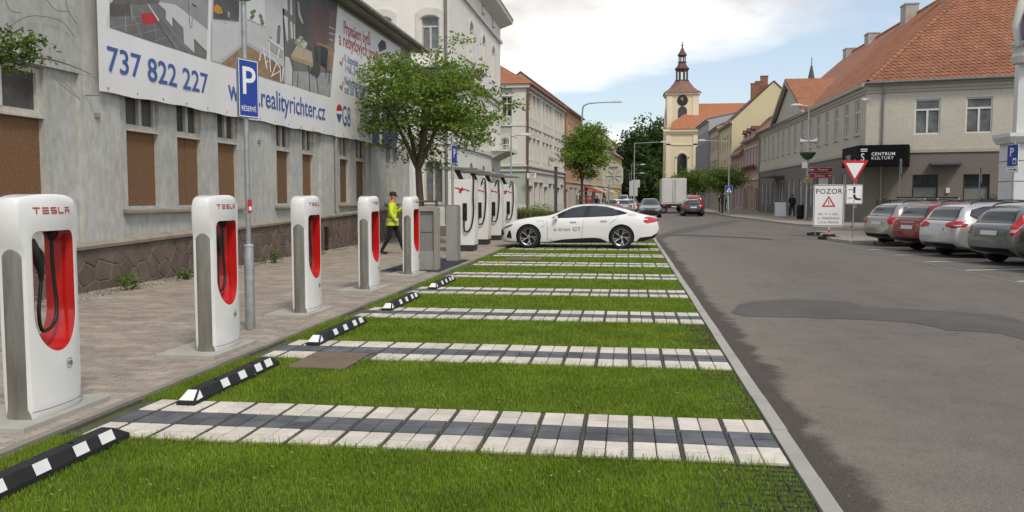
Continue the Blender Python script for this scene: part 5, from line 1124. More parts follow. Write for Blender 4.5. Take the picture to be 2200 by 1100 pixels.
MB().box(3.55,3.75,-0.10,0,1.85,2.15).build('case', FRAMEW, t, loc=(C2.x,C2.y,0), rz=a2, bevel=0.01)
t = thing('notice_case', 'orange red box fixed to the taupe street front', 'box', (13.9, 57, 1.4)); MB().box(13.72,14.0,60.9,61.5,1.3,1.9).build('case', M('orange_box', (0.5,0.10,0.02), 0.5, 0.1, 3), t, bevel=0.02); MB().box(13.70,13.72,61.0,61.4,1.5,1.7).build('slot', BLACK, t)

# ================================================================== white ornate building at the right edge
ow = thing('ornate_white_building', 'white rusticated building corner cut by the right picture edge', 'building', (12.63, 30, 0))
WHB = M('painted_white_stone', (0.58,0.59,0.58), 0.8, 0.06, 1, bump=0.2, bscale=30)
MB().prism([(12.75,30,3.6),(26,28.2,3.6),(30,41,3.6),(17.25,41,3.6)], (0,0,5.9)).build("upper_wall", WHB, ow)
for k in range(5):
    for j in range(3): MB().box(12.65+j*1.25,12.65+(j+1)*1.25-0.03,29.93,31,0.1+k*0.68,0.1+(k+1)*0.68-0.035).build('ashlar_block', WHB, ow, bevel=0.015)
MB().prism([(12.73,30.02,0),(26,28.22,0),(30,41,0),(17.2,41,0)], (0,0,3.55)).build("core_wall", WHB, ow)
MB().loft([[(12.53,29.8,3.40),(26,29.8,3.40),(26,31,3.40),(12.53,31,3.40)],[(12.41,29.65,3.60),(26,29.65,3.60),(26,31,3.60),(12.41,31,3.60)],[(12.41,29.65,3.72),(26,29.65,3.72),(26,31,3.72),(12.41,31,3.72)]]).build('cornice', WHB, ow)
MB().lathe([(0.35,6.0),(0.42,6.2),(0.34,6.3),(0.36,6.5),(0.46,6.6),(0.30,6.75)], (12.88,29.95,0), 12).build('capital', WTRIM, ow, smooth=40)
MB().lathe([(0.0,-0.06),(0.60,-0.06),(0.66,0.0),(0.60,0.05),(0.0,0.05)], (12.75,29.4,7.05), 20, axis='x').build('roundel', M('roundel_blue', (0.05,0.08,0.22), 0.4, 0.2, 2), ow, smooth=40)
MB().tube([(12.58,29.7,6.5),(12.48,29.7,7.2),(12.63,29.7,7.9),(13.03,29.7,8.3)], [0.10,0.14,0.14,0.1], 8).build('scroll', WTRIM, ow, smooth=50)

# ================================================================== houses of the right row
house('pink_house', 'pink ornate house with flower boxes beside the cultural centre', (13.7,103), (13.75,92.0), 8.3, WALLS['pink'], DKRED, [(4.9,2.2)], 5, 1.25, 9, 3.8, 4, corn=WALLS['offwhite'], trim=WALLS['offwhite'], groundm=WALLS['salmon'])
m = house('mansard_house', 'low pinkish house with dark red dormered roof', (13.6,113.5), (13.65,103.2), 7.2, WALLS['pink'], DKRED, [(4.6,1.7)], 4, 1.1, 9, 4.6, 3, dormers=3, corn=WALLS['beige'])
house('yellow_gable_house', 'tall pale yellow gabled house above the mansard roof', (13.4,128), (13.5,113.7), 11.7, M('render_pale_yellow', (0.60,0.53,0.33), 0.9, 0.05, 0.5), DKRED, [(8.0,2.0),(4.8,2.0)], 5, 1.2, 10.4, 4.9, 4, corn=WALLS['cream'])
house('ornate_beige_house', 'narrow beige house with bay ornament before the church', (13.2,140), (13.3,128.2), 12.2, WALLS['beige'], GUT, [(8.6,2.2),(5.0,2.2)], 4, 1.3, 14, 3.0, 3, trim=WALLS['cream'])
house('grey_office', 'grey modern block with vertical ribs beside the church', (12.6,157), (13.0,140.2), 14.3, M('render_cool_grey', (0.36,0.36,0.37), 0.85, 0.06, 0.6), GUT, [(11.0,1.5)], 7, 1.3, 14, 1.5, 5)
hr = bpy.data.objects['grey_office']; gu = Vector((13.0-12.6,140.2-157,0)); gua = math.atan2(gu.y, gu.x)
for k in range(8): strip(hr, (12.6,157,0), gua, k*2.35, k*2.35+0.35, 3.8, 10.8, 0.35, MATS['render_cool_grey'], 'rib')
for x, y, z0, z1 in ((16.6,116,14.3,16.6),(17.3,117,14.8,17.0),(18.2,118.5,15.6,17.9)): chimney(bpy.data.objects['yellow_gable_house'], x, y, z0, z1, 0.9, 0.8, MATS['chimney_brick'])
chimney(bpy.data.objects['pink_house'], 18.1, 99, 11.5, 13.3, 0.9, 0.7, MATS['chimney_brick'])
FLR = leafmat('red_flowers', (0.30,0.03,0.02), (0.12,0.12,0.03), 0.1)
for k in range(5):
    y = 92.0+11*(k+0.5)/5; n = 160; V = np.empty((n,4,3)); c = np.stack([rng.normal(13.4,0.10,n), rng.uniform(y-0.7,y+0.7,n), rng.normal(4.85,0.13,n)],-1)
    for q in range(4): V[:,q] = c+rng.uniform(-0.08,0.08,(n,3))
    t = thing('flower_box', '%s window box of red geraniums on the pink house' % ('nearest','second','middle','fourth','farthest')[k], 'flower box', (13.4,y,4.6), 0, 'flower boxes on the pink house'); MB().box(13.3,13.6,y-0.65,y+0.65,4.55,4.75).build('trough', M('terracotta', (0.25,0.10,0.06), 0.8, 0.1, 3), t); soup('flowers', V, [(0,1,2,3)], FLR, t)
sp = thing('far_spire', 'thin dark spire behind the orange roof', 'spire', (22.6,110,0)); MB().lathe([(1.5,8.0),(1.3,14.2),(0.6,15.5),(0.10,18.0)], (22.6,110,0), 8).build('spire', M('dark_slate', (0.09,0.075,0.07), 0.7, 0.1, 3), sp); MB().tube([(22.6,110,18.0),(22.6,110,19.0)], 0.05, 5).build('finial', M('dark_slate', (0.1,0.1,0.1)), sp)

# ================================================================== church
CHW = M('church_ochre', (0.66,0.57,0.39), 0.9, 0.05, 0.4, bump=0.15, bscale=10); CHT = M('church_trim', (0.70,0.62,0.45), 0.9, 0.05, 0.5); COPP = M('brown_copper', (0.115,0.055,0.045), 0.6, 0.2, 2)
cb = thing('church', 'yellow baroque church with clock tower, copper lantern and orange roof', 'church', (10.4, 172, 0))
facade(cb, (7.5,170,0), 0, 26, 15.0, CHW, [(2.2,5.9,1.9,4.3,'bars',0.9),(11.5,5.9,1.9,4.3,'bars',0.9)], d=0.4, fm=M('iron_frame', (0.05,0.05,0.05), 0.6, 0.1, 3), gm=GLASS)
MB().poly([(7.5,184,0),(7.5,170,0),(7.5,170,15.0),(7.5,177,20.4),(7.5,184,15.0)]).build('side_wall', CHW, cb)
for z0, z1, o_ in ((14.1,14.55,0.30),(14.55,15.0,0.6),(11.9,12.2,0.15),(0,1.2,0.2)): MB().box(7.5-o_,33.5,170-o_,170-0.002,z0,z1).build('cornice', CHT, cb)
for u in (0.0, 5.2, 7.0): MB().box(7.5+u,7.5+u+0.9,169.85,169.998,1.2,14.1).build('pilaster', CHT, cb)
m = MB(); m.box(9.3,9.6,169.88,169.998,5.6,9.6); m.box(11.75,12.05,169.88,169.998,5.6,9.6); m.box(9.1,12.25,169.8,169.998,5.3,5.6)
for q in range(8):
    P = lambda rr, a_: (10.65-rr*math.cos(a_), 169.88, 9.3+rr*math.sin(a_)); m.prism([P(1.40,PI*q/8), P(1.40,PI*(q+1)/8), P(1.05,PI*(q+1)/8), P(1.05,PI*q/8)], (0,0.115,0))
m.build('window_surround', CHT, cb)
r = MB(); r.prism([(8.2,169.3,14.95),(34,169.3,14.95),(34,177,20.6),(14.6,177,20.6),(8.6,171.0,16.3)], (0,0,0.15)); r.prism([(14,177,20.6),(34,177,20.6),(34,184.6,14.95),(8,184.6,14.95)], (0,0,0.15)); r.build('roof', M('orange_church_roof', (0.34,0.135,0.065), 0.85, 0.08, 1.5), cb)
TX0, TX1, TY0, TY1 = 7.7, 13.9, 173.4, 179.6; tcx, tcy = (TX0+TX1)/2, (TY0+TY1)/2
facade(cb, (TX0,TY0,0), 0, TX1-TX0, 22.6, CHW, [(2.2,17.0,1.8,2.9,'bars',0.9)], d=0.4, fm=MATS['iron_frame'], gm=GLASS, name='tower_wall', v0=8)
for a, b in (((TX1,TY0),(TX1,TY1)), ((TX0,TY1),(TX0,TY0)), ((TX1,TY1),(TX0,TY1))): MB().poly([(*a,8),(*b,8),(*b,22.6),(*a,22.6)]).build('tower_wall', CHW, cb)
for x in (TX0, TX1-1.1): MB().box(x,x+1.1,TY0-0.12,TY0-0.003,12,22.0).build('pilaster', CHT, cb)
MB().box(TX1-0.003,TX1+0.12,TY0,TY0+1.1,12,22.0).build('pilaster', CHT, cb)
MB().box(TX0-0.35,TX1+0.35,TY0-0.35,TY1+0.35,22.2,22.6).build('cornice', CHT, cb); MB().box(TX0-0.2,TX1+0.2,TY0-0.2,TY1+0.2,15.6,15.9).build('cornice', CHT, cb)
ck = MB(); ck.lathe([(0.0,-0.12),(0.98,-0.12),(1.08,-0.06),(1.08,0)], (tcx,TY0-0.02,21.05), 24, axis='y'); cko = ck.build('clock', M('clock_black', (0.015,0.015,0.016), 0.5, 0.1, 3), cb)
m = MB(); m.box(tcx-0.05,tcx+0.05,TY0-0.17,TY0-0.15,21.0,21.75); m.add([(tcx-0.05,TY0-0.17,21.0),(tcx+0.02,TY0-0.17,21.08),(tcx-0.35,TY0-0.17,21.6),(tcx-0.42,TY0-0.17,21.55)],[(0,1,2,3)]); m.build('clock_hands', M('gilt', (0.6,0.5,0.25), 0.4, 0.1, 3), cko)
q = math.pi/4
m = MB(); rings = []
for hw, z in ((3.75,22.6),(3.55,22.9),(3.0,23.3),(2.4,23.9),(1.9,24.6),(1.45,25.2)):
    k = max(0.25, (hw-1.4)/2.4*0.85); rings.append([(tcx+x*hw,tcy+y*hw,z) for x, y in ((-1,-k),(-k,-1),(k,-1),(1,-k),(1,k),(k,1),(-k,1),(-1,k))])
m.loft(rings); m.build('bell_roof', M('weathered_copper_tiles', (0.20,0.105,0.075), 0.7, 0.15, 1.5), cb)
ln = MB(); ln.lathe([(1.5,25.2),(1.5,25.45),(1.2,25.45)], (tcx,tcy,0), 8, a0=q/2); 
for k in range(8): a = q*k+q/2; ln.tube([(tcx+1.12*math.cos(a),tcy+1.12*math.sin(a),25.4),(tcx+1.12*math.cos(a),tcy+1.12*math.sin(a),27.5)], 0.17, 6)
ln.lathe([(1.15,27.3),(1.5,27.6),(1.55,27.8),(1.2,28.1),(0.85,28.7),(0.75,29.0),(0.95,29.05),(0.95,29.15)], (tcx,tcy,0), 8, a0=q/2)
for k in range(8): a = q*k+q/2; ln.tube([(tcx+0.66*math.cos(a),tcy+0.66*math.sin(a),29.1),(tcx+0.66*math.cos(a),tcy+0.66*math.sin(a),30.4)], 0.11, 6)
ln.lathe([(0.7,30.2),(1.0,30.5),(0.95,30.65),(0.5,31.3),(0.2,32.0),(0.1,32.3),(0.25,32.5),(0.1,32.7),(0.05,33.4)], (tcx,tcy,0), 8, a0=q/2); ln.build('lantern', COPP, cb)
# ================================================================== trees and plants
BARK = M('bark', (0.085,0.065,0.05), 0.9, 0.25, 9, bump=1, bscale=30, stretch=(1,1,0.3)); BARK2 = M('bark_grey', (0.12,0.105,0.09), 0.9, 0.25, 9, bump=1, bscale=30)
def leaves(n_clump, per, cen, rad, size, rs, spread, dens=None, shell=0.55, drop=0.25):
    """leaf quads in clumps spread through an uneven crown; returns quads and clump centres"""
    d = rs.normal(0,1,(n_clump,3)); d /= np.linalg.norm(d, axis=1)[:,None]; rr = (shell+(1-shell)*rs.uniform(0,1,n_clump))**0.9
    bumps = 1+0.22*np.sin(3*np.arctan2(d[:,1],d[:,0])+1.3)*np.cos(2.5*d[:,2])+0.13*np.sin(7*d[:,0]+5*d[:,2])
    C = np.array(cen)+d*(rr*bumps)[:,None]*np.array(rad)
    n = n_clump*per; c = np.repeat(C, per, 0)+rs.normal(0,1,(n,3))*np.array(spread)
    c[:,2] -= np.abs(rs.normal(0,drop*spread[2],n))
    a = rs.normal(0,1,(n,3)); a[:,2] *= 0.6; a /= np.linalg.norm(a,axis=1)[:,None]; b = rs.normal(0,1,(n,3)); b -= a*(a*b).sum(1)[:,None]; b /= np.linalg.norm(b,axis=1)[:,None]
    s = size*rs.uniform(0.6,1.3,n)[:,None]
    V = np.stack([c-a*s, c+b*s*0.42, c+a*s, c-b*s*0.42], 1); return V, C
def tree(name, label, base, htrunk, cen, rad, rt, leafm, seed, n_clump, per, size, spread, bark=BARK, shell=0.5, lean=(0,0), group=None, limbs=True, twigs=46):
    rs = np.random.default_rng(seed); t = thing(name, label, 'tree', base, 0, group)
    V, C = leaves(n_clump, per, cen, rad, size, rs, spread, shell=shell)
    top = Vector((base[0]+lean[0], base[1]+lean[1], htrunk)); tr = MB()
    path = [Vector(base), Vector(base)*0.5+top*0.5+Vector((rs.normal(0,0.04),rs.normal(0,0.04),0)), top]; tr.tube([tuple(p) for p in path], [rt*1.25, rt, rt*0.85], 10)
    hub = Vector(cen); main = []
    for k in range(5 if limbs else 2):
        a = 2*PI*k/5+rs.uniform(-0.4,0.4); e = hub+Vector((math.cos(a)*rad[0]*0.5, math.sin(a)*rad[1]*0.5, rad[2]*rs.uniform(-0.15,0.5))); m = top*0.5+e*0.5+Vector((0,0,0.10*rad[2]))*rs.uniform(-1,1)
        P = spline([tuple(top), tuple(m), tuple(e)], 4); tr.tube([tuple(p) for p in P], [rt*0.72*(1-0.72*i/(len(P)-1)) for i in range(len(P))], 7); main += P[3:]
    e = hub+Vector((0,0,rad[2]*0.55)); P = spline([tuple(top), tuple((top+e)/2+Vector((0.1,0,0))), tuple(e)], 4); tr.tube([tuple(p) for p in P], [rt*0.8*(1-0.8*i/(len(P)-1)) for i in range(len(P))], 7); main += P[3:]
    for q in range(min(len(C), twigs)):
        c = Vector(C[q]); s = min(main, key=lambda p: (p-c).length); m = (s+c)/2+Vector((rs.normal(0,0.08),rs.normal(0,0.08),-0.08))
        tr.tube([tuple(s), tuple(m), tuple(c)], [rt*0.20, rt*0.13, rt*0.05], 5)
    tr.build('trunk', bark, t, smooth=60); soup('crown', V, [(0,1,2,3)], leafm, t); return t
LEAF1 = leafmat('maple_leaf', (0.080,0.150,0.014), (0.25,0.35,0.05), 0.45); LEAF2 = leafmat('dark_leaf', (0.022,0.050,0.012), (0.080,0.130,0.028), 0.35); LEAF3 = leafmat('fresh_leaf', (0.055,0.110,0.016), (0.18,0.25,0.05), 0.4)
tree('street_tree', 'leafy young street tree in front of the banner and white house', (-6.72,27,0), 2.5, (-6.66,27,4.72), (2.65,2.2,2.0), 0.125, LEAF1, 11, 125, 112, 0.078, (0.30,0.30,0.12), shell=0.30, lean=(-0.10,0), twigs=70)
tree('street_tree', 'round street tree beyond the flower bed, before the green house', (-3.0,56,0), 2.7, (-2.85,56,4.75), (1.70,1.6,1.75), 0.10, LEAF1, 12, 95, 130, 0.095, (0.27,0.27,0.16), shell=0.25)
tree('street_tree', 'low spreading tree behind the crossing sign', (9.2,84,0.1), 1.9, (9.0,84,3.35), (1.95,1.8,1.25), 0.09, LEAF3, 13, 75, 150, 0.10, (0.30,0.3,0.25), shell=0.3)
tree('street_tree', 'low tree beside the white lorry box', (7.6,98,0.1), 1.8, (7.3,98,3.3), (2.2,2.0,1.3), 0.09, LEAF3, 14, 75, 150, 0.11, (0.34,0.3,0.28), shell=0.3)
tree('street_tree', 'farthest low tree at the church foot', (6.6,122,0.1), 1.8, (6.8,122,3.2), (2.6,2.0,1.2), 0.09, LEAF3, 15, 50, 70, 0.14, (0.36,0.3,0.28), shell=0.3)
for i, (x, y, z, rx, rz_, l) in enumerate([(0.8,205,8.5,4.5,9.5,'tall dark tree at the street end, nearest the left houses'),(5.0,212,10.5,5.0,11.5,'tallest dark tree at the street end, in the middle'),(9.0,222,9,5.0,10.5,'dark tree at the street end beside the church tower'),(-2.8,222,6,4.0,7.5,'smaller dark tree behind the red gable'),(4.0,200,4.5,4.5,5.0,'low dark tree in front of the tall dark trees')]):
    tree('park_tree', l, (x,y,0), 3.0, (x,y,z), (rx,rx*0.9,rz_), 0.35, LEAF2, 30+i, 130, 60, 0.50, (1.0,1.0,0.9), shell=0.35, group='dark trees at the street end', twigs=20)
# the old leaning stump limb of the first tree and its timber guard
TIMB = M('weathered_timber', (0.10,0.085,0.068), 0.85, 0.2, 6, stretch=(1,1,0.3))
def guard(label, x, y, h, s):
    t = thing('tree_guard', label, 'tree guard', (x,y,0), R(20))
    for sx, sy in ((-s,-s),(s,-s),(0,s)): MB().tube([(sx,sy,0),(sx,sy,h)], 0.045, 8).build('stake', TIMB, t, local=True)
    for z in (h-0.08, h-0.35):
        for a, b in (((-s,-s),(s,-s)),((s,-s),(0,s)),((0,s),(-s,-s))): MB().tube([(a[0],a[1],z),(b[0],b[1],z)], 0.035, 6).build('rail', TIMB, t, local=True)
guard('timber stake guard round the tree by the steel cabinets', -6.6, 26.6, 1.55, 0.42); guard('timber stake guard round the tree beyond the flower bed', -3.0, 56, 1.75, 0.5)
# flower bed with grasses and shrubs
n = 15000; x = rng.uniform(-6.0,-1.0,n); y = rng.uniform(41,47,n); h = (0.55+0.35*fbm(x*0.9,y*0.9)+0.25*np.clip((-x-3.0)/2,0,1))*rng.uniform(0.5,1.15,n); h = np.clip(h,0.15,1.5); an = rng.uniform(0,2*PI,n); w = 0.022; lx, ly = np.cos(an+1.5)*h*0.3, np.sin(an+1.5)*h*0.3; c, s = np.cos(an)*w, np.sin(an)*w
V = np.stack([np.stack([x-c,y-s,x*0],-1), np.stack([x+c,y+s,x*0],-1), np.stack([x+c*0.8+lx*0.5,y+s*0.8+ly*0.5,h*0.65],-1), np.stack([x-c*0.8+lx*0.5,y-s*0.8+ly*0.5,h*0.65],-1), np.stack([x+lx,y+ly,h],-1)],1)
bed = soup('shrubbery', V, [(0,1,2,3),(3,2,4)], leafmat('bed_grass', (0.055,0.065,0.018), (0.16,0.15,0.045), 0.3)); tag(bed, 'olive bed of grasses and shrubs behind the white car', 'flower bed', kind='stuff')
V, C = leaves(26, 120, (-4.4,44,0.6), (1.3,1.2,0.55), 0.05, np.random.default_rng(5), (0.22,0.2,0.16)); sh = thing('shrub', 'bushy green shrub at the near end of the flower bed', 'shrub', (-4.4,44,0)); soup('foliage', V, [(0,1,2,3)], LEAF1, sh); MB().tube([(-4.4,44,0),(-4.4,44,0.7)], 0.04, 6).build('stem', BARK, sh)
V, C = leaves(16, 90, (-6.3,40.5,0.55), (0.5,0.5,0.5), 0.05, np.random.default_rng(6), (0.15,0.15,0.13)); sh = thing('shrub', 'small dark shrub seen between the two steel cabinets', 'shrub', (-6.3,40.5,0)); soup('foliage', V, [(0,1,2,3)], LEAF2, sh); MB().tube([(-6.3,40.5,0),(-6.3,40.5,0.6)], 0.04, 6).build('stem', BARK, sh)
# weeds along the foot of the hall
for i, (y, s, l) in enumerate([(13.25,0.22,'tuft of weeds at the plinth behind the nearest post'),(15.2,0.16,'small weed in the pebbles before the second post'),(15.9,0.22,'bushy weed in the pebbles left of the second post'),(19.2,0.24,'weed tuft in the pebbles behind the sign column'),(22.3,0.26,'weed tuft in the pebbles by the third post')]):
    V, C = leaves(7, 34, (-8.5,y,s*0.55), (s*0.75,s*1.1,s*0.6), 0.034, np.random.default_rng(60+i), (s*0.22,s*0.26,s*0.22)); t = thing('weed', l, 'weed', (-8.5,y,0)); soup('foliage', V, [(0,1,2,3)], LEAF3, t); MB().tube([(-8.5,y,0),(-8.5,y,s*0.6)], 0.006, 5).build('stem', BARK, t)
# branch hanging in from the left, with bare creeper stems
t = thing('overhanging_branch', 'leafy branch reaching in at the top left edge', 'branch', (-7.2,9.0,3.4)); st = MB()
bq = lambda x, y: on_y(x, y, 9.0)
st.tube([tuple(p) for p in spline([bq(-90,160), bq(-20,138), bq(40,130), bq(90,125), bq(150,140), bq(196,160)], 4)], [0.022-0.0009*i for i in range(21)], 6); st.tube([tuple(bq(-60,100)), tuple(bq(10,80)), tuple(bq(50,60))], 0.008, 5); st.tube([tuple(bq(20,132)), tuple(bq(60,105)), tuple(bq(80,85))], 0.006, 5); st.tube([tuple(bq(100,146)), tuple(bq(140,180)), tuple(bq(170,210))], 0.003, 5)
st.build('stem', BARK2, t, smooth=50)
rs = np.random.default_rng(77); VV = []
for x, y, sx, sy, k in ((5,120,40,22,230),(40,100,34,20,150),(75,85,20,12,70),(-10,75,30,22,120),(20,150,26,8,40),(120,130,9,6,10),(70,120,25,14,60)):
    for _ in range(k):
        c = np.array(bq(x+rs.normal(0,sx*0.5), y+rs.normal(0,sy*0.6)))+np.array([0,rs.normal(0,0.12),0]); a = rs.normal(0,1,3); a /= np.linalg.norm(a); b = rs.normal(0,1,3); b -= a*(a@b); b /= np.linalg.norm(b); s = rs.uniform(0.022,0.045)
        VV.append([c-a*s, c+b*s*0.55, c+a*s, c-b*s*0.55])
soup('foliage', np.array(VV), [(0,1,2,3)], LEAF3, t)
cr = thing('creeper_stems', 'bare thin creeper stems hanging on the hall wall at top left', 'creeper', (-8.9,12,3.5))
for pts in ([(0,75),(60,35),(130,45),(160,80)],[(95,-10),(118,20),(150,24)],[(140,-10),(148,25),(165,52)],[(110,160),(135,185),(160,205),(172,215)],[(10,-10),(20,20),(45,28)]):
    MB().tube([tuple(p) for p in spline([on_x(x,y,-8.90) for x,y in pts], 4)], 0.005, 5).build('stem', BARK2, cr)
# ================================================================== cars
RIMS = M('alloy_silver', (0.52,0.52,0.51), 0.3, 0.08, 5, metal=0.8); TYRE = M('tyre_rubber', (0.014,0.014,0.014), 0.8, 0.2, 10); CARGL = M('car_glass', (0.012,0.014,0.015), 0.04, 0.2, 1, spec=0.9, coat=0.5); TRIMB = M('black_trim', (0.011,0.011,0.012), 0.4, 0.1, 5)
HEADL = M('head_lamp', (0.28,0.29,0.30), 0.12, 0.5, 22, metal=0.6, coat=0.6); TAILL = M('tail_lamp', (0.42,0.012,0.014), 0.15, 0.3, 9, coat=0.6); TAILW = M('tail_lamp_clear', (0.55,0.45,0.42), 0.15, 0.1, 9, coat=0.6); NPL = M('number_plate_white', (0.66,0.66,0.64), 0.4, 0.05, 3)
def paint(n, c, metal=0.0): return M('paint_'+n, c, 0.28, 0.02, 1, metal=metal, coat=0.8)
def crom(ctrl, x):
    xs = [c[0] for c in ctrl]; ys = [c[1] for c in ctrl]
    m = []
    for i in range(len(xs)):
        if i in (0, len(xs)-1): j = 0 if i == 0 else len(xs)-2; m.append((ys[j+1]-ys[j])/(xs[j+1]-xs[j]))
        else:
            d0, d1 = (ys[i]-ys[i-1])/(xs[i]-xs[i-1]), (ys[i+1]-ys[i])/(xs[i+1]-xs[i]); m.append(0 if d0*d1 <= 0 else 2*d0*d1/(d0+d1))
    x = min(max(x, xs[0]), xs[-1])
    for i in range(len(xs)-1):
        if x <= xs[i+1]:
            h = xs[i+1]-xs[i]; f = (x-xs[i])/h
            return (2*f**3-3*f*f+1)*ys[i]+(f**3-2*f*f+f)*h*m[i]+(-2*f**3+3*f*f)*ys[i+1]+(f**3-f*f)*h*m[i+1]
_wheels = {}
def wheel_meshes(r, style):
    if (r, style) in _wheels: return _wheels[(r, style)]
    t = MB(); w = 0.115; t.lathe([(r*0.70,-w),(r*0.93,-w),(r*0.985,-w*0.8),(r,-w*0.5),(r,w*0.5),(r*0.985,w*0.8),(r*0.93,w),(r*0.70,w)], n=36, axis='y', cap=False); tm = t.mesh('tyre', TYRE, 40)
    q = MB(); q.lathe([(0.0,-0.02),(r*0.66,-0.02),(r*0.70,-0.05),(r*0.71,-0.112),(r*0.685,-0.116),(r*0.66,-0.09),(r*0.64,-0.03)], n=36, axis='y', mi=1)
    q.lathe([(r*0.66,-0.105),(r*0.725,-0.118),(r*0.735,-0.105)], n=36, axis='y', cap=False)
    n = 5 if style == 'blade' else 10
    for k in range(n):
        a = 2*PI*k/n+0.3
        def pt(rr, da, y): return (rr*r*math.sin(a+da), y, rr*r*math.cos(a+da))
        if style == 'blade':
            q.prism([pt(0.05,0.5,-0.085), pt(0.68,0.10,-0.112), pt(0.68,-0.02,-0.112), pt(0.06,-0.7,-0.085)], (0,0.03,0)); q.prism([pt(0.30,0.16,-0.095), pt(0.68,0.52,-0.112), pt(0.68,0.44,-0.112), pt(0.34,0.02,-0.095)], (0,0.03,0))
        else: q.prism([pt(0.10,0.35,-0.09), pt(0.68,0.10,-0.108), pt(0.68,-0.10,-0.108), pt(0.10,-0.35,-0.09)], (0,0.03,0))
    q.lathe([(0.0,-0.10),(r*0.10,-0.10),(r*0.14,-0.08)], n=12, axis='y')
    _wheels[(r, style)] = (tm, q.mesh('rim', [RIMS, TRIMB], 30)); return _wheels[(r, style)]
def car(name, label, sp, paintm, loc, heading, group=None, cat='car'):
    """local frame: x = 0 at the nose, x = L at the tail, y across; heading = direction of the nose in the world"""
    root = thing(name, label, cat, loc, heading+PI, group); L = sp['L']; x0 = -L/2
    nst = 64; ts = [0.5-0.5*math.cos(PI*i/(nst-1)) for i in range(nst)]; xs = sorted(set([0.55*t_+0.45*i/(nst-1) for i, t_ in enumerate(ts)])); rings = []
    for t_ in xs:
        x = t_*L; zt, zb, be, w, rw = (crom(sp[k], x) for k in ('top','bot','belt','w','rw')); be = min(be, zt-0.03); h = zt-be; s = be-zb
        half = [(0,zb),(0.55*w,zb),(0.86*w,zb+0.01),(0.955*w,zb+0.05),(0.975*w,zb+0.12*s+0.03),(0.985*w,zb+0.30*s),(0.995*w,zb+0.50*s),(1.0*w,zb+0.68*s),(0.997*w,zb+0.80*s),(0.982*w,zb+0.92*s),(0.955*w,be)]
        for f in (0.10,0.30,0.52,0.72): half.append((0.94*w*(1-f)+rw*f*1.0, be+h*f))
        half += [(rw*0.985,be+h*0.84),(rw*0.92,be+h*0.925),(rw*0.78,be+h*0.97),(rw*0.5,be+h*0.993),(0,zt)]
        ring = half+[(-y, z) for y, z in half[-2:0:-1]]; rings.append([(x0+x, y, z) for y, z in ring])
    mb = MB(); mb.loft(rings, 0, True); me = mb.mesh('body', [paintm, TRIMB], 55); ob = bpy.data.objects.new('body', me); COL.objects.link(ob)
    R_ = sp['r']; cut = MB()
    for wx in sp['wheels']:
        for s in (-1, 1): cut.lathe([(R_*1.09,0.0),(R_*1.09,0.42)], (x0+wx, s*(sp['tw']-0.24) if s > 0 else -sp['tw']-0.18, R_*1.02), 40, axis='y', mi=1)
    co = cut.build('cutter', [paintm, TRIMB]); md = ob.modifiers.new('b', 'BOOLEAN'); md.object = co; md.operation = 'DIFFERENCE'; md.solver = 'EXACT'
    dg = bpy.context.evaluated_depsgraph_get(); dg.update(); m2 = bpy.data.meshes.new_from_object(ob.evaluated_get(dg))
    if len(m2.polygons) > 200: me2 = m2
    else: me2 = me.copy()
    ob.modifiers.clear(); ob.data = me2; me2.shade_smooth(); me2.set_sharp_from_angle(angle=R(38)); me2.name = 'body'; bpy.data.objects.remove(co)
    ob.parent = root
    bm = bmesh.new(); bm.from_mesh(me); bvh = BVHTree.FromBMesh(bm); bm.free()
    def project(poly, d, off, mat, nm, parent=ob, seg=0.04):
        """lay a flat outline onto the body along direction d ('L'/'R' side: (x,z); 'F'/'B': (y,z); 'T': (x,y))"""
        dirs = {'L': Vector((0,1,0)), 'R': Vector((0,-1,0)), 'F': Vector((1,0,0)), 'B': Vector((-1,0,0)), 'T': Vector((0,0,-1))}; D = dirs[d]
        def P3(a, b): return {'L': Vector((x0+a,-3,b)), 'R': Vector((x0+a,3,b)), 'F': Vector((-5,a,b)), 'B': Vector((5,a,b)), 'T': Vector((x0+a,b,4))}[d]
        bm = bmesh.new(); vs_ = [bm.verts.new(P3(*p)) for p in poly]; f = bm.faces.new(vs_); bmesh.ops.triangulate(bm, faces=[f])
        for _ in range(6):
            le = [e for e in bm.edges if e.calc_length() > seg]
            if not le: break
            bmesh.ops.subdivide_edges(bm, edges=le, cuts=1); bmesh.ops.triangulate(bm, faces=[f for f in bm.faces if len(f.verts) > 3])
        bad = []
        for v in bm.verts:
            hit, nn, _, _ = bvh.ray_cast(v.co, D)
            if hit is None: bad.append(v)
            else: v.co = hit-D*off
        if bad: bmesh.ops.delete(bm, geom=bad, context='VERTS')
        m_ = bpy.data.meshes.new(nm); bm.to_mesh(m_); bm.free(); m_.materials.append(mat); m_.shade_smooth(); o = inst(nm, m_, parent=parent, local=True); return o
    def stroke(pts, w, d, off, mat, nm, parent=ob):
        for a, b in zip(pts, pts[1:]):
            ax, az, bx, bz = *a, *b; l = math.hypot(bx-ax, bz-az); nx, nz = -(bz-az)/l*w/2, (bx-ax)/l*w/2
            project([(ax-nx,az-nz),(bx-nx,bz-nz),(bx+nx,bz+nz),(ax+nx,az+nz)], d, off, mat, nm, parent, 0.12)
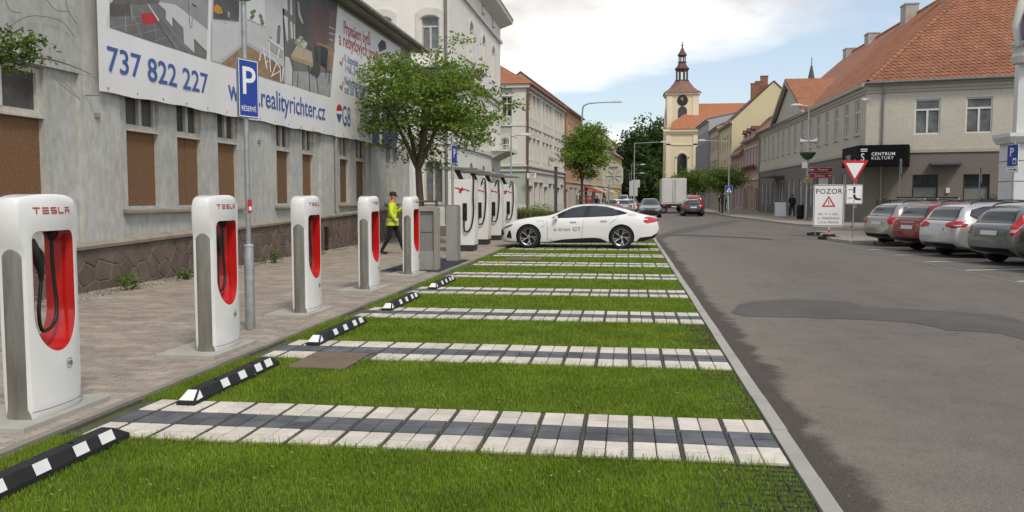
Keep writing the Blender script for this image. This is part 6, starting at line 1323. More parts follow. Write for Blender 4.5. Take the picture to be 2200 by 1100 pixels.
    for d in ('L','R'):
        for poly, kind in sp.get('side', ()): project(poly, d, {'trim':0.006,'black':0.012}.get(kind,0.010), {'glass': CARGL, 'trim': TRIMB, 'head': HEADL, 'tail': TAILL, 'black': TRIMB, 'body': paintm}[kind], {'glass':'side_window','trim':'window_trim','head':'head_lamp','tail':'tail_lamp','black':'lower_trim','body':'panel'}[kind])
        for pts in sp.get('seams', ()): stroke(pts, 0.010, d, 0.003, M('panel_gap', (0.08,0.08,0.08), 0.6), 'door_seam')
        for (hx, hz) in sp.get('handles', ()): project([(hx-0.10,hz-0.018),(hx+0.10,hz-0.018),(hx+0.10,hz+0.018),(hx-0.10,hz+0.018)], d, 0.02, sp.get('handlem', paintm), 'door_handle')
    for poly, kind in sp.get('front', ()): project(poly, 'F', 0.006, {'glass': CARGL, 'head': HEADL, 'black': TRIMB, 'plate': NPL}[kind], {'glass':'windscreen','head':'head_lamp','black':'grille','plate':'number_plate'}[kind])
    for poly, kind in sp.get('back', ()): project(poly, 'B', {'trim':0.004}.get(kind, 0.007)+(0.012 if kind in ('plate','clear','chrome') else 0), {'glass': CARGL, 'tail': TAILL, 'clear': TAILW, 'black': TRIMB, 'plate': NPL, 'chrome': RIMS, 'trim': TRIMB}[kind], {'glass':'rear_window','tail':'tail_lamp','clear':'tail_lamp_lens','black':'bumper_trim','plate':'number_plate','chrome':'chrome_strip','trim':'window_trim'}[kind])
    for poly, kind in sp.get('roof', ()): project(poly, 'T', 0.005, {'glass': CARGL, 'black': TRIMB}[kind], 'roof_panel')
    tm, rm = wheel_meshes(R_, sp.get('rim', 'ten'))
    for wx in sp['wheels']:
        for s in (-1, 1):
            w_ = inst('wheel', tm, (x0+wx, s*(sp['tw']-0.125), R_), 0, root, True); r2 = inst('rim', rm, (0,0,0), 0 if s < 0 else PI, w_, True)
    for s in (-1, 1):                                       # door mirrors
        mx_, mz_ = sp['mirror']; b = MB(); wv = crom(sp['w'], mx_)
        b.loft([[(x0+mx_+dx*k, s*(wv*0.93+yy), mz_+dz*k) for dx, dz in ((-0.07,0.0),(-0.04,0.075),(0.05,0.085),(0.075,0.02),(0.05,-0.045),(-0.04,-0.04))][::s] for yy, k in ((0.02,0.5),(0.06,0.9),(0.16,1.0),(0.21,0.75))]); b.build('mirror', paintm, root, smooth=60, local=True)
    for y in sp.get('rails', ()):
        for s in (-1, 1):
            P = [(x0+a, s*y, crom(sp['top'], a)+dz) for a, dz in sp['railpts']]; MB().tube([tuple(p) for p in spline(P, 3)], 0.018, 6).build('roof_rail', sp.get('railm', TRIMB), root, smooth=50, local=True)
    return root, project, ob
# the white gran turismo, nose to the left
GT = dict(L=4.99, r=0.365, tw=0.965, wheels=(0.93,3.83), rim='blade', mirror=(1.80,0.955),
    top=[(0,0.60),(0.06,0.70),(0.20,0.785),(0.55,0.895),(1.0,0.965),(1.45,1.01),(1.75,1.10),(2.1,1.265),(2.45,1.375),(2.8,1.405),(3.15,1.395),(3.6,1.325),(4.05,1.20),(4.4,1.095),(4.7,1.03),(4.9,0.985),(4.96,0.90),(4.99,0.72)],
    bot=[(0,0.34),(0.08,0.20),(0.4,0.165),(1.5,0.16),(3.4,0.17),(4.3,0.20),(4.75,0.29),(4.92,0.40),(4.99,0.55)],
    belt=[(0,0.54),(0.2,0.68),(0.6,0.80),(1.2,0.87),(1.8,0.905),(2.6,0.93),(3.4,0.965),(4.0,0.985),(4.5,0.955),(4.9,0.88),(4.99,0.66)],
    w=[(0,0.55),(0.06,0.72),(0.18,0.85),(0.4,0.93),(0.9,0.975),(1.7,0.955),(2.6,0.955),(3.3,0.97),(3.9,0.985),(4.4,0.955),(4.75,0.88),(4.9,0.80),(4.99,0.68)],
    rw=[(0,0.35),(0.3,0.62),(1.0,0.74),(1.6,0.72),(2.1,0.62),(2.6,0.575),(3.2,0.56),(3.8,0.57),(4.3,0.62),(4.8,0.66),(4.99,0.5)],
    side=[([(1.63,0.945),(1.78,1.035),(2.02,1.165),(2.3,1.275),(2.62,1.335),(3.0,1.345),(3.35,1.315),(3.75,1.205),(4.02,1.115),(3.95,1.085),(3.55,1.02),(2.6,0.975)],'trim'),([(1.95,0.985),(2.14,1.155),(2.36,1.265),(2.62,1.315),(2.74,1.32),(2.63,1.0)],'glass'),([(2.82,1.01),(2.90,1.325),(3.12,1.325),(3.38,1.288),(3.66,1.21),(3.74,1.07),(3.5,1.035)],'glass'),
          ([(0.03,0.60),(0.10,0.665),(0.30,0.735),(0.44,0.775),(0.40,0.71),(0.28,0.65),(0.10,0.605)],'head'),([(0.0,0.36),(0.02,0.60),(0.10,0.60),(0.14,0.45),(0.06,0.34)],'black'),([(0.22,0.34),(0.30,0.55),(0.36,0.55),(0.40,0.31)],'black'),
          ([(1.35,0.17),(1.6,0.21),(2.0,0.285),(2.6,0.33),(3.0,0.35),(3.2,0.32),(3.35,0.25),(3.42,0.19),(3.3,0.165),(2.0,0.16)],'black'),([(4.28,0.24),(4.4,0.36),(4.75,0.40),(4.93,0.50),(4.975,0.62),(4.97,0.44),(4.85,0.33),(4.5,0.22)],'black'),
          ([(4.50,0.845),(4.52,0.98),(4.62,1.005),(4.88,0.985),(4.93,0.90),(4.86,0.84),(4.62,0.80)],'tail')],
    seams=[[(1.50,0.92),(1.53,0.62),(1.52,0.29)],[(2.66,0.97),(2.62,0.60),(2.60,0.30)],[(3.72,1.05),(3.66,0.93),(3.45,0.78)],[(1.52,0.28),(1.7,0.25)],[(1.16,0.86),(1.40,0.865),(1.43,0.70),(1.30,0.67)]], handles=((2.33,0.83),(3.28,0.865)), handlem=M('chrome_grey', (0.38,0.37,0.36), 0.3, 0.1, 5, metal=0.5),
    front=[([(-0.55,1.06),(0.55,1.06),(0.50,1.36),(-0.50,1.36)],'glass'),([(-0.5,0.35),(0.5,0.35),(0.42,0.62),(-0.42,0.62)],'black')], roof=[([(2.35,-0.5),(3.9,-0.5),(3.9,0.5),(2.35,0.5)],'glass')],
    back=[([(-0.8,0.86),(0.8,0.86),(0.8,0.93),(-0.8,0.93)],'tail')])
PW = paint('white', (0.74,0.73,0.71))
GX = (on_y(1243,500,26.3)).x
gt, proj, gob = car('electric_saloon', 'white electric gran turismo parked across the grass bay', GT, PW, (GX, 27.1, 0.0), PI)
def side_text(s, size, x, z, w, mat):
    me = text_mesh(s, size, mat, 0.001).copy(); n = len(me.vertices); mxx = max(v.co.x for v in me.vertices); k = w/mxx
    o = bpy.data.objects.new('door_lettering', me); COL.objects.link(o); bm = bmesh.new(); bm.from_mesh(gob.data); bvh = BVHTree.FromBMesh(bm); bm.free()
    for v in me.vertices:
        q = Vector((-4.99/2+x+v.co.x*k, -3, z+v.co.y)); hit = bvh.ray_cast(q, Vector((0,1,0)))[0]; v.co = (hit-Vector((0,0.004,0))) if hit else q
    o.parent = gob; return o
GREYP = M('print_silver', (0.24,0.22,0.21), 0.5, 0.05, 3)
# near side of the car seen by the viewer is the nose-left side
side_text('e-tron GT', 0.17, 1.72, 0.55, 0.86, GREYP)
m = MB(); 
for k in range(4):
    for q in range(16):
        a, b = 2*PI*q/16, 2*PI*(q+1)/16; cx, cz = -4.99/2+4.05+k*0.062, 1.055
        P = lambda r_, an_: (cx+r_*math.cos(an_), -0.80, cz+r_*0.95*math.sin(an_)); m.poly([P(0.032,a), P(0.042,a), P(0.042,b), P(0.032,b)])
bm = bmesh.new(); bm.from_mesh(gob.data); bv = BVHTree.FromBMesh(bm); bm.free()
m.v = [tuple((bv.ray_cast(Vector((x,-3,z)), Vector((0,1,0)))[0] or Vector((x,-0.8,z)))-Vector((0,0.004,0))) for x, y, z in m.v]; m.build('ring_emblem', GREYP, gob, local=True)

def wagon(L=4.75, H=1.48, belt=0.98, nose=0.72, tail=0.22, W_=0.90, r=0.325, tailtop=None, rear=None, rails=True, side=None, hatch=False):
    D = L
    top = [(0,0.55),(0.06,0.68),(0.25,0.78),(0.9,0.92),(1.2,0.98),(1.55,1.16),(1.95,1.38),(2.3,H-0.02),(2.3+(D-3.3)*0.5,H),(D-1.0,H-0.03),(D-0.55,H-0.08),(D-0.36,H-0.16),(D-0.20,H-0.42),(D-0.08,0.98),(D-0.03,0.88),(D,0.66)]
    return dict(L=L, r=r, tw=W_-0.01, wheels=(0.88, D-0.98), mirror=(1.72,1.0), top=top, bot=[(0,0.32),(0.1,0.2),(0.6,0.17),(D-0.8,0.19),(D-0.2,0.28),(D,0.42)],
        belt=[(0,0.5),(0.3,0.70),(1.0,0.86),(1.6,belt-0.07),(2.6,belt-0.03),(D-1.0,belt),(D-0.4,belt),(D-0.1,0.90),(D,0.60)],
        w=[(0,0.5),(0.08,0.68),(0.3,0.84),(0.8,W_),(D-1.0,W_),(D-0.45,W_-0.03),(D-0.15,W_-0.11),(D-0.04,W_-0.18),(D,W_-0.26)],
        rw=[(0,0.4),(0.8,0.70),(1.4,0.70),(1.9,0.62),(2.4,0.59),(D-1.0,0.585),(D-0.4,0.58),(D-0.1,0.60),(D,0.5)],
        side=side or [([(1.55,belt+0.0),(1.95,belt+0.27),(2.3,H-0.11),(3.0,H-0.09),(D-0.95,H-0.12),(D-0.55,H-0.20),(D-0.42,belt+0.16),(D-0.62,belt+0.05),(2.6,belt+0.01)],'trim'),([(1.72,belt+0.03),(2.0,belt+0.26),(2.3,H-0.14),(2.55,H-0.125),(2.55,belt+0.035)],'glass'),([(2.65,belt+0.035),(2.65,H-0.125),(3.3,H-0.12),(3.45,belt+0.05)],'glass'),([(3.55,belt+0.055),(3.42,H-0.125),(D-0.95,H-0.15),(D-0.60,H-0.22),(D-0.50,belt+0.16),(D-0.70,belt+0.08)],'glass'),
              ([(0.05,0.58),(0.15,0.68),(0.5,0.76),(0.45,0.64)],'head')],
        seams=[[(1.5,belt-0.05),(1.52,0.35)],[(2.6,belt),(2.6,0.32)],[(3.5,belt),(3.42,0.7),(3.1,0.34)]], handles=((2.38,0.86),(3.28,0.88)),
        front=[([(-0.58,1.02),(0.58,1.02),(0.5,H-0.10),(-0.5,H-0.10)],'glass'),([(-0.5,0.36),(0.5,0.36),(0.5,0.62),(-0.5,0.62)],'black'),([(-0.75,0.62),(-0.45,0.62),(-0.5,0.76),(-0.72,0.74)],'head'),([(0.75,0.62),(0.45,0.62),(0.5,0.76),(0.72,0.74)],'head')],
        back=rear, rails=(0.56,) if rails else (), railpts=[(2.0,0.0),(2.1,0.06),(3.0,0.06),(D-0.75,0.06),(D-0.6,0.0)])
H_ = 1.48
def rearset(tails, H=1.48, plate_z=0.78, win=(0.56,0.47,1.02,1.36), bump=0.40):
    b = [([(-win[0]-0.02,win[2]-0.02),(win[0]+0.02,win[2]-0.02),(win[1]+0.02,win[3]+0.02),(-win[1]-0.02,win[3]+0.02)],'trim'),([(-win[0],win[2]),(win[0],win[2]),(win[1],win[3]),(-win[1],win[3])],'glass'),([(-0.26,plate_z-0.055),(0.26,plate_z-0.055),(0.26,plate_z+0.055),(-0.26,plate_z+0.055)],'plate'),([(-0.62,bump-0.09),(0.62,bump-0.09),(0.60,bump+0.02),(-0.60,bump+0.02)],'black')]
    for poly, k in tails:
        b.append((poly, k)); b.append(([(-x, z) for x, z in poly], k))
    return b
SK = rearset([([(0.50,0.86),(0.60,0.74),(0.79,0.76),(0.82,0.92),(0.74,0.99),(0.56,0.98)],'tail')])
RD = rearset([([(0.36,0.82),(0.62,0.70),(0.80,0.76),(0.82,0.93),(0.60,0.93)],'tail'),([(0.0,0.88),(0.30,0.88),(0.30,0.905),(0.0,0.905)],'chrome')], plate_z=0.74)
VW = rearset([([(0.30,0.92),(0.34,0.84),(0.60,0.80),(0.82,0.84),(0.83,0.93),(0.70,1.00),(0.50,0.99)],'tail'),([(0.62,0.86),(0.78,0.87),(0.78,0.90),(0.62,0.90)],'clear')], bump=0.36)
VO = rearset([([(0.60,1.36),(0.66,1.34),(0.72,1.12),(0.83,0.96),(0.82,0.74),(0.60,0.74),(0.62,0.90),(0.66,1.0),(0.60,1.14)],'tail'),([(0.62,0.80),(0.81,0.80),(0.81,0.87),(0.63,0.87)],'clear')], win=(0.54,0.44,1.03,1.38))
HD = R(20)
def parked(name, label, sp, pm, px, Y, zc=0.5, **k):
    """rear-left corner of the car at pixel px, at depth Y"""
    L = sp['L']; c = on_y(px, 500, Y); cx, cy = c.x, c.y; hx, hy = math.cos(HD), math.sin(HD); ox, oy = -hy*(-0.0), 0
    ctr = Vector((cx+hx*(L/2)+hy*0.72, cy+hy*(L/2)-hx*0.72, RZ)); return car(name, label, sp, pm, tuple(ctr), HD, 'cars parked on the right', **k)
s1, _, _ = parked('estate_car', 'silver grey estate car with ski rack bars on its roof', wagon(4.85,1.50,rear=SK), paint('champagne_silver', (0.36,0.345,0.31), 0.55), 1853, 30.2)
for a in (2.2, 3.0, 3.5):
    rk = MB().box(-4.85/2+a-0.03,-4.85/2+a+0.03,-0.62,0.62,1.56,1.60).build('rack_bar', RIMS, s1, local=True)
for y in (-0.35, 0.30): MB().box(-4.85/2+2.0,-4.85/2+3.8,y-0.05,y+0.05,1.60,1.65).build('ski_clamp', TRIMB, s1, local=True)
parked('hatchback', 'dark red hatchback between two silver estates', wagon(4.25,1.50,rear=RD,rails=False), paint('dark_red', (0.20,0.012,0.015), 0.2), 1914, 27.3)
s3, _, _ = parked('estate_car', 'bright silver estate car with roof rails beside the red hatchback', wagon(4.80,1.50,rear=VW), paint('silver', (0.56,0.56,0.55), 0.55), 1972, 25.0)
parked('estate_car', 'grey estate car with tall red vertical tail lamps', wagon(4.52,1.46,rear=VO), paint('mid_grey', (0.20,0.205,0.20), 0.55), 2076, 22.3)
parked('estate_car', 'dark grey estate car cut by the right picture edge', wagon(4.70,1.50,rear=SK), paint('graphite', (0.055,0.06,0.06), 0.5), 2176, 19.8)
# vehicles on the street
wg = lambda **k: wagon(rear=SK, rails=False, **k)
car('oncoming_car', 'dark grey oncoming car on the street', wg(L=4.4,H=1.55), paint('dark_grey', (0.045,0.046,0.05), 0.4), (on_ground(1397,466).x, 70.5, RZ), -PI/2)
RSUV = rearset([([(0.60,1.0),(0.62,0.80),(0.80,0.80),(0.82,1.02),(0.74,1.3)],'tail')], H=1.7, win=(0.58,0.50,1.10,1.52))
car('red_van', 'red van driving away beside the lorry', wagon(4.5,1.85,belt=1.1,rear=RSUV,rails=False,W_=0.93), paint('tomato_red', (0.27,0.03,0.02), 0.1), (on_ground(1510,463).x-0.35, 82, RZ), PI/2)
car('dark_pickup_car', 'dark grey car driving away in front of the red van', wg(L=4.5,H=1.50), paint('charcoal', (0.05,0.047,0.05), 0.4), (on_ground(1484,464).x+0.2, 75.5, RZ), PI/2)
car('white_hatchback', 'small white hatchback parked behind the flower bed', wg(L=3.9,H=1.44), paint('white_old', (0.62,0.61,0.58)), (on_y(1338,430,90).x, 90, RZ), R(118), 'cars parked farther down the left')
car('dark_estate', 'dark car parked behind the small white hatchback', wg(L=4.5,H=1.48), paint('black', (0.03,0.03,0.034), 0.3), (on_y(1347,430,101).x, 101, RZ), R(110), 'cars parked farther down the left')
car('silver_car', 'silver car parked left of the white hatchback', wg(L=4.3,H=1.46), paint('silver2', (0.42,0.42,0.41), 0.5), (on_y(1320,430,82).x, 82, RZ), R(120), 'cars parked farther down the left')
car('white_van', 'white van parked farthest down the left side', wagon(4.9,2.0,belt=1.15,rear=RSUV,rails=False,W_=0.95), paint('white_van', (0.66,0.65,0.63)), (on_y(1340,430,122).x, 122, RZ), R(268), 'cars parked farther down the left')
# lorry with a white box body, seen from behind
tp = on_ground(1456,461); LX0, LY0 = tp.x, 86.0
lr = thing('box_lorry', 'white box lorry driving away with closed rear doors', 'lorry', (LX0, LY0, RZ)); LW = M('lorry_white', (0.58,0.57,0.55), 0.6, 0.08, 0.8)
MB().box(-1.22,1.22,0,5.6,0.95,3.55).build('box_body', LW, lr, local=True, bevel=0.02)
for s in (-1, 1):
    d_ = MB().box(min(s*0.015,s*1.10),max(s*0.015,s*1.10),-0.035,-0.003,1.10,3.45).build('rear_door', LW, lr, local=True, bevel=0.008)
    MB().tube([(s*0.12,-0.06,1.12),(s*0.12,-0.06,3.42)], 0.018, 6).build('lock_rod', STEEL, d_, local=True)
    MB().box(min(s*0.75,s*1.15),max(s*0.75,s*1.15),-0.04,-0.01,0.78,0.93).build('tail_lamp', TAILL, lr, local=True)
    for y in (1.2, 6.2): w_ = inst('wheel', wheel_meshes(0.42,'ten')[0], (s*1.0,y,0.42), 0, lr, True); inst('rim', wheel_meshes(0.42,'ten')[1], (0,0,0), 0 if s < 0 else PI, w_, True)
MB().box(-1.15,1.15,-0.02,0.35,0.62,0.78).build('rear_bumper', TRIMB, lr, local=True); MB().box(-0.26,0.26,-0.03,-0.02,0.64,0.75).build('number_plate', NPL, lr, local=True); MB().box(-0.5,0.5,0.1,7.2,0.55,0.95).build('chassis', TRIMB, lr, local=True)
MB().loft([[(-1.0,5.7,0.6),(1.0,5.7,0.6),(1.0,7.5,0.6),(-1.0,7.5,0.6)],[(-1.0,5.7,1.6),(1.0,5.7,1.6),(1.0,7.5,1.6),(-1.0,7.5,1.6)],[(-0.9,5.7,2.4),(0.9,5.7,2.4),(0.9,6.9,2.4),(-0.9,6.9,2.4)]]).build('cab', LW, lr, local=True, bevel=0.04)
# ================================================================== street lamps, signs, people
LAMPW = M('lamp_head_grey', (0.50,0.50,0.48), 0.4, 0.06, 3)
def street_lamp(label, x, y, h, arm, ang, curved=False, r=0.07, z0=0.0):
    """arm: reach in metres; ang: direction of the arm"""
    t = thing('street_lamp', label, 'street lamp', (x, y, z0), ang)
    if curved:
        MB().tube([tuple(p) for p in spline([(0,0,0),(0,0,h*0.5),(0,0,h-0.7),(0.25,0,h-0.12),(0.9,0,h),(arm,0,h+0.04)], 4)], [r*(1-0.5*i/20) for i in range(21)], 8).build('column', STEEL, t, smooth=50, local=True)
    else:
        MB().lathe([(r*1.5,0),(r*1.5,1.0),(r,1.05),(r*0.7,h)], n=10).build('column', STEEL, t, smooth=40, local=True); MB().tube([(0,0,h-0.06),(arm,0,h+0.03)], r*0.45, 8).build('arm', STEEL, t, smooth=50, local=True)
    MB().loft([[(arm-0.15+a*0.75, s*b, h+0.04+c) for s, b, c in ((-1,w_,-0.05),(1,w_,-0.05),(1,w_*0.7,0.09*k),(-1,w_*0.7,0.09*k))] for a, w_, k in ((0,0.06,0.4),(0.3,0.13,1.0),(0.8,0.13,1.0),(1.0,0.05,0.3))]).build('lamp_head', LAMPW, t, local=True, bevel=0.01)
    return t
def at_px(px, Y): return on_y(px, 430, Y).x
street_lamp('tall curved arm lamp rising behind the round tree', at_px(1250,60), 60, 8.25, 2.2, 0.0, True)
street_lamp('straight arm lamp reaching towards the church', at_px(1362,75), 75, 6.4, 2.4, 0.0, r=0.055)
street_lamp('small straight lamp farther down the street, upper arm', at_px(1356,118), 118, 6.1, 1.3, 0.0, r=0.05); street_lamp('small straight lamp farther down the street, lower arm', at_px(1352,135), 135, 5.4, 1.7, 0.0, r=0.05)
street_lamp('short lamp with a slanting head behind the tall chargers', at_px(1098,44), 44, 4.85, 0.45, R(10), r=0.05)
lc = street_lamp('straight arm lamp over the crossing, arm to the left', at_px(1565,72), 72, 6.2, -2.5, 0.0, r=0.055, z0=0.1)
street_lamp('globe topped lamp post beside the church tower', at_px(1426,150), 150, 6.0, 0.1, 0.0, r=0.06)
ls = thing('crossing_sign', 'blue square pedestrian crossing sign on the lamp column', 'sign', (at_px(1565,72), 71.85, 0.1)); plate(ls, 0.62, 0.62, 2.15, -0.06, BLUE, 0.05, SWHITE); MB().poly([(-0.22,-0.066,1.93),(0.22,-0.066,1.93),(0,-0.066,2.35)]).build('triangle', SWHITE, ls, local=True); 
m = MB(); m.lathe([(0.0,-0.07),(0.035,-0.07)], (0.0,0,2.22), 8, axis='y'); m.poly([(-0.03,-0.07,2.17),(0.03,-0.07,2.17),(0.05,-0.07,2.05),(0.08,-0.07,1.96),(0.04,-0.07,1.96),(0,-0.07,2.04),(-0.05,-0.07,1.96),(-0.09,-0.07,1.96),(-0.03,-0.07,2.08)]); m.build('walking_figure', PRINTB, ls, local=True)
# lamp column D with bowl, loudspeakers and direction signs
DX, DY = at_px(1733,58), 58.0
street_lamp('lamp column with flower bowl and red direction signs', DX, DY, 7.55, 0.55, PI, r=0.07, z0=0.1)
t = thing('flower_bowl', 'green flower bowl fixed high on the lamp column', 'flower bowl', (DX,DY,4.2)); MB().lathe([(0.16,-0.1),(0.30,0.0),(0.48,0.22),(0.54,0.36),(0.50,0.36),(0.42,0.2)], n=16).build('bowl', M('bowl_green', (0.045,0.085,0.055), 0.6, 0.15, 5), t, smooth=40, local=True)
t = thing('loudspeaker', 'pair of white horn loudspeakers on the lamp column', 'loudspeaker', (DX,DY,5.3))
for s in (-1, 1): MB().lathe([(0.06,0.0),(0.08,s*0.2),(0.20,s*0.5),(0.18,s*0.5),(0.0,s*0.15)], (s*0.05,-0.05,0), 12, axis='x').build('horn', LAMPW, t, smooth=40, local=True)
RS = M('direction_red', (0.36,0.02,0.025), 0.45, 0.05, 3)
for i, (z, s, l, ar) in enumerate([(3.42,'Tovární','upper red direction sign reading Tovární',-1),(3.02,'Žižkova','lower red direction sign reading Žižkova',1)]):
    t = thing('direction_sign', l, 'sign', (DX+0.85,DY-0.12,z)); plate(t, 1.5, 0.30, 0, 0, RS, 0.02, SWHITE, border=0.012)
    lettering(s, 0.20, SWHITE, (0.1*ar*-1,-0.008,-0.06), t, local=True, align='CENTER'); MB().poly([(ar*0.68,-0.008,0),(ar*0.58,-0.008,0.07),(ar*0.58,-0.008,0.02),(ar*0.45,-0.008,0.02),(ar*0.45,-0.008,-0.02),(ar*0.58,-0.008,-0.02),(ar*0.58,-0.008,-0.07)]).build('arrow', SWHITE, t, local=True)
    MB().box(-0.95,-0.75,0,0.05,-0.04,0.04).build('clamp', STEEL, t, local=True)
t = thing('info_sign', 'white notice sign hanging behind the red direction signs', 'sign', (DX+1.1,DY+0.3,2.62)); plate(t, 0.62, 0.95, 0, 0, SWHITE, 0.02, STEEL); lettering('CENTRUM', 0.11, PRINTB, (0,-0.008,-0.30), t, local=True, align='CENTER'); lettering('KULTURY', 0.11, PRINTB, (0,-0.008,-0.42), t, local=True, align='CENTER'); MB().box(-1.1,-0.3,0,0.04,0.35,0.40).build('bracket', STEEL, t, local=True)
t = thing('yellow_box', 'small yellow box on the lamp column', 'box', (DX-0.02,DY-0.12,2.72)); MB().box(-0.2,0.2,-0.06,0.06,-0.12,0.12).build('case', M('box_yellow', (0.5,0.33,0.03), 0.5, 0.08, 3), t, local=True, bevel=0.01); MB().box(-0.15,0.15,-0.064,-0.061,-0.02,0.02).build('print', PRINTB, t, local=True)
t = thing('junction_box', 'small white box high on the lamp column', 'box', (DX-0.2,DY-0.05,3.75)); MB().box(-0.16,0.16,-0.08,0.08,-0.22,0.22).build('case', FRAMEW, t, local=True, bevel=0.015); MB().box(-0.1,0.1,-0.085,-0.081,-0.1,0.0).build('hatch', LAMPW, t, local=True)
t = thing('litter_bin', 'dark litter bin beside the lamp column', 'bin', (DX+0.1,DY+2.5,0.1)); MB().lathe([(0.20,0.0),(0.24,0.1),(0.25,0.85),(0.26,0.9)], n=12).build('bin', BLACK, t, smooth=40, local=True); MB().lathe([(0.27,0.9),(0.24,0.98),(0.0,1.0)], n=12).build('lid', BLACK, t, smooth=40, local=True)
# works sign POZOR
wsx, wsy = at_px(1780.5,36), 36.0
t = thing('works_sign', 'white portable sign POZOR announcing the closed street', 'sign', (wsx, wsy, RZ), R(-3))
a = plate(t, 1.20, 1.72, 1.29, 0, SWHITE, 0.08, SWHITE, border=0.012); m = MB()
def rr_ring(m, w, h, z, y, r, th):
    def pr(w, h, r): 
        p = []
        for cx, cz, a0 in ((w/2-r,h/2-r,0),(-w/2+r,h/2-r,90),(-w/2+r,-h/2+r,180),(w/2-r,-h/2+r,270)): p += [(cx+r*math.cos(R(a0+k*22.5)), y, z+cz+r*math.sin(R(a0+k*22.5))) for k in range(5)]
        return p
    A, B = pr(w, h, r), pr(w-2*th, h-2*th, r-th); n = len(A)
    for k in range(n): m.poly([A[k], A[(k+1)%n], B[(k+1)%n], B[k]])
rr_ring(m, 1.15, 1.67, 1.29, -0.006, 0.07, 0.022); m.build('border_line', PRINTB, t, local=True)
lettering('POZOR', 0.29, PRINTB, (0,-0.006,1.78), t, local=True, align='CENTER', spacing=1.08, bold=0.002); lettering('OD 17. 5. 2021', 0.125, PRINTB, (0,-0.006,0.90), t, local=True, align='CENTER', spacing=1.05); lettering('ul. TEREZÍNSKÁ', 0.125, PRINTB, (0,-0.006,0.73), t, local=True, align='CENTER', spacing=1.0); lettering('UZAVŘENA', 0.13, PRINTB, (0,-0.006,0.56), t, local=True, align='CENTER', spacing=1.3)
MB().poly([(-0.27,-0.006,1.24),(0.27,-0.006,1.24),(0,-0.006,1.70)]).build('warning_triangle', SRED, t, local=True); MB().poly([(-0.17,-0.009,1.295),(0.17,-0.009,1.295),(0,-0.009,1.59)]).build('triangle_field', SWHITE, t, local=True); MB().box(-0.016,0.016,-0.012,-0.010,1.37,1.50).build('mark', PRINTB, t, local=True); MB().box(-0.016,0.016,-0.012,-0.010,1.32,1.35).build('mark', PRINTB, t, local=True)
MB().tube([(0.05,0.04,0.05),(0.05,0.04,2.0)], 0.025, 8).build('post', SWHITE, t, local=True); MB().box(0.022,0.078,0.012,0.068,0.16,0.30).build('red_band', SRED, t, local=True); MB().tube([(-0.5,0.05,0.06),(-0.5,0.05,0.6)], 0.02, 6).build('post', STEEL, t, local=True)
RUBB = M('recycled_rubber', (0.03,0.028,0.027), 0.9, 0.3, 9)
for i, (px_, Yq, l) in enumerate([(1757,37.6,'dark rubber foot block left of the works sign'),(1783,34.0,'dark rubber foot blocks in front of the works sign')]):
    t = thing('foot_block', l, 'foot block', (at_px(px_,Yq), Yq, RZ), R(8)); MB().box(-0.38,0.38,-0.18,0.18,0.0,0.11).build('slab', RUBB, t, local=True, bevel=0.015); MB().box(-0.22,0.22,-0.12,0.12,0.11,0.20 if i else 0.14).build('socket', RUBB, t, local=True, bevel=0.01)
# give way sign with the junction plate
gx_ = at_px(1834,32.6)
t = thing('give_way_sign', 'red and white give way triangle above a junction plate', 'sign', (gx_, 32.6, 0.09), R(2)); pole(t, 2.9, 0.03, name='post')
def tri(w, y, z, k, mat, nm, par_): h = w*0.87; return MB().prism([(-w/2*k,y,z+h/2*k+ (0.0)),(0,y,z-h/2*k-0.0),(w/2*k,y,z+h/2*k)], (0,0.006,0)).build(nm, mat, par_, local=True)
a = tri(0.95,-0.05,2.46,1.0,SRED,'triangle',t); MB().poly([(-0.32,-0.054,2.775),(0.32,-0.054,2.775),(0,-0.054,2.20)]).build('field', SWHITE, a, local=True)
a = plate(t, 0.60, 0.72, 1.62, -0.05, SWHITE, 0.05, SWHITE); m = MB(); rr_ring(m, 0.57, 0.69, 1.62, -0.056, 0.04, 0.014)
m.box(-0.04,0.04,-0.057,-0.056,1.66,1.90); m.add([(-0.04,-0.056,1.62),(0.04,-0.056,1.62),(0.06,-0.056,1.53),(0.12,-0.056,1.48),(0.12,-0.056,1.40),(0.02,-0.056,1.42),(-0.03,-0.056,1.50)],[(0,1,2,3,4,5,6)]); m.box(0.12,0.24,-0.057,-0.056,1.40,1.48); m.box(-0.02,0.005,-0.057,-0.056,1.33,1.40); m.box(-0.22,-0.06,-0.057,-0.056,1.47,1.495); m.box(-0.22,-0.06,-0.057,-0.056,1.78,1.805); m.build('junction_diagram', PRINTB, t, local=True)
# other posts on the right
for px_, Yq, h, l in ((1932,42,3.45,'thin grey sign post right of the black corner sign'),(2103,40,3.0,'thin grey sign post behind the silver estate car')):
    t = thing('sign_post', l, 'sign post', (at_px(px_,Yq),Yq,RZ), R(80)); pole(t, h, 0.028, name='post'); plate(t, 0.5, 0.7, h-0.4, -0.04, STEEL, 0.03, STEEL, name='sign_back')
t = thing('parking_sign', 'small blue P sign with a disc symbol near the right edge', 'sign', (at_px(2175,27),27,RZ), R(-78)); pole(t, 3.3, 0.03, name='post'); plate(t, 0.5, 0.66, 2.88, -0.05, BLUE, 0.04, SWHITE); lettering('P', 0.36, SWHITE, (-0.04,-0.056,2.86), t, local=True, align='CENTER', bold=0.004); MB().box(0.02,0.18,-0.056,-0.055,2.62,2.80).build('disc_symbol', SWHITE, t, local=True); MB().box(0.05,0.15,-0.058,-0.057,2.64,2.74).build('disc_window', BLUE, t, local=True); plate(t, 0.5, 0.16, 2.45, -0.05, SWHITE, 0.02, STEEL); m = MB(); m.box(-0.18,0.10,-0.057,-0.056,2.44,2.46); m.poly([(0.20,-0.056,2.45),(0.10,-0.056,2.49),(0.10,-0.056,2.41)]); m.build('arrow', PRINTB, t, local=True)
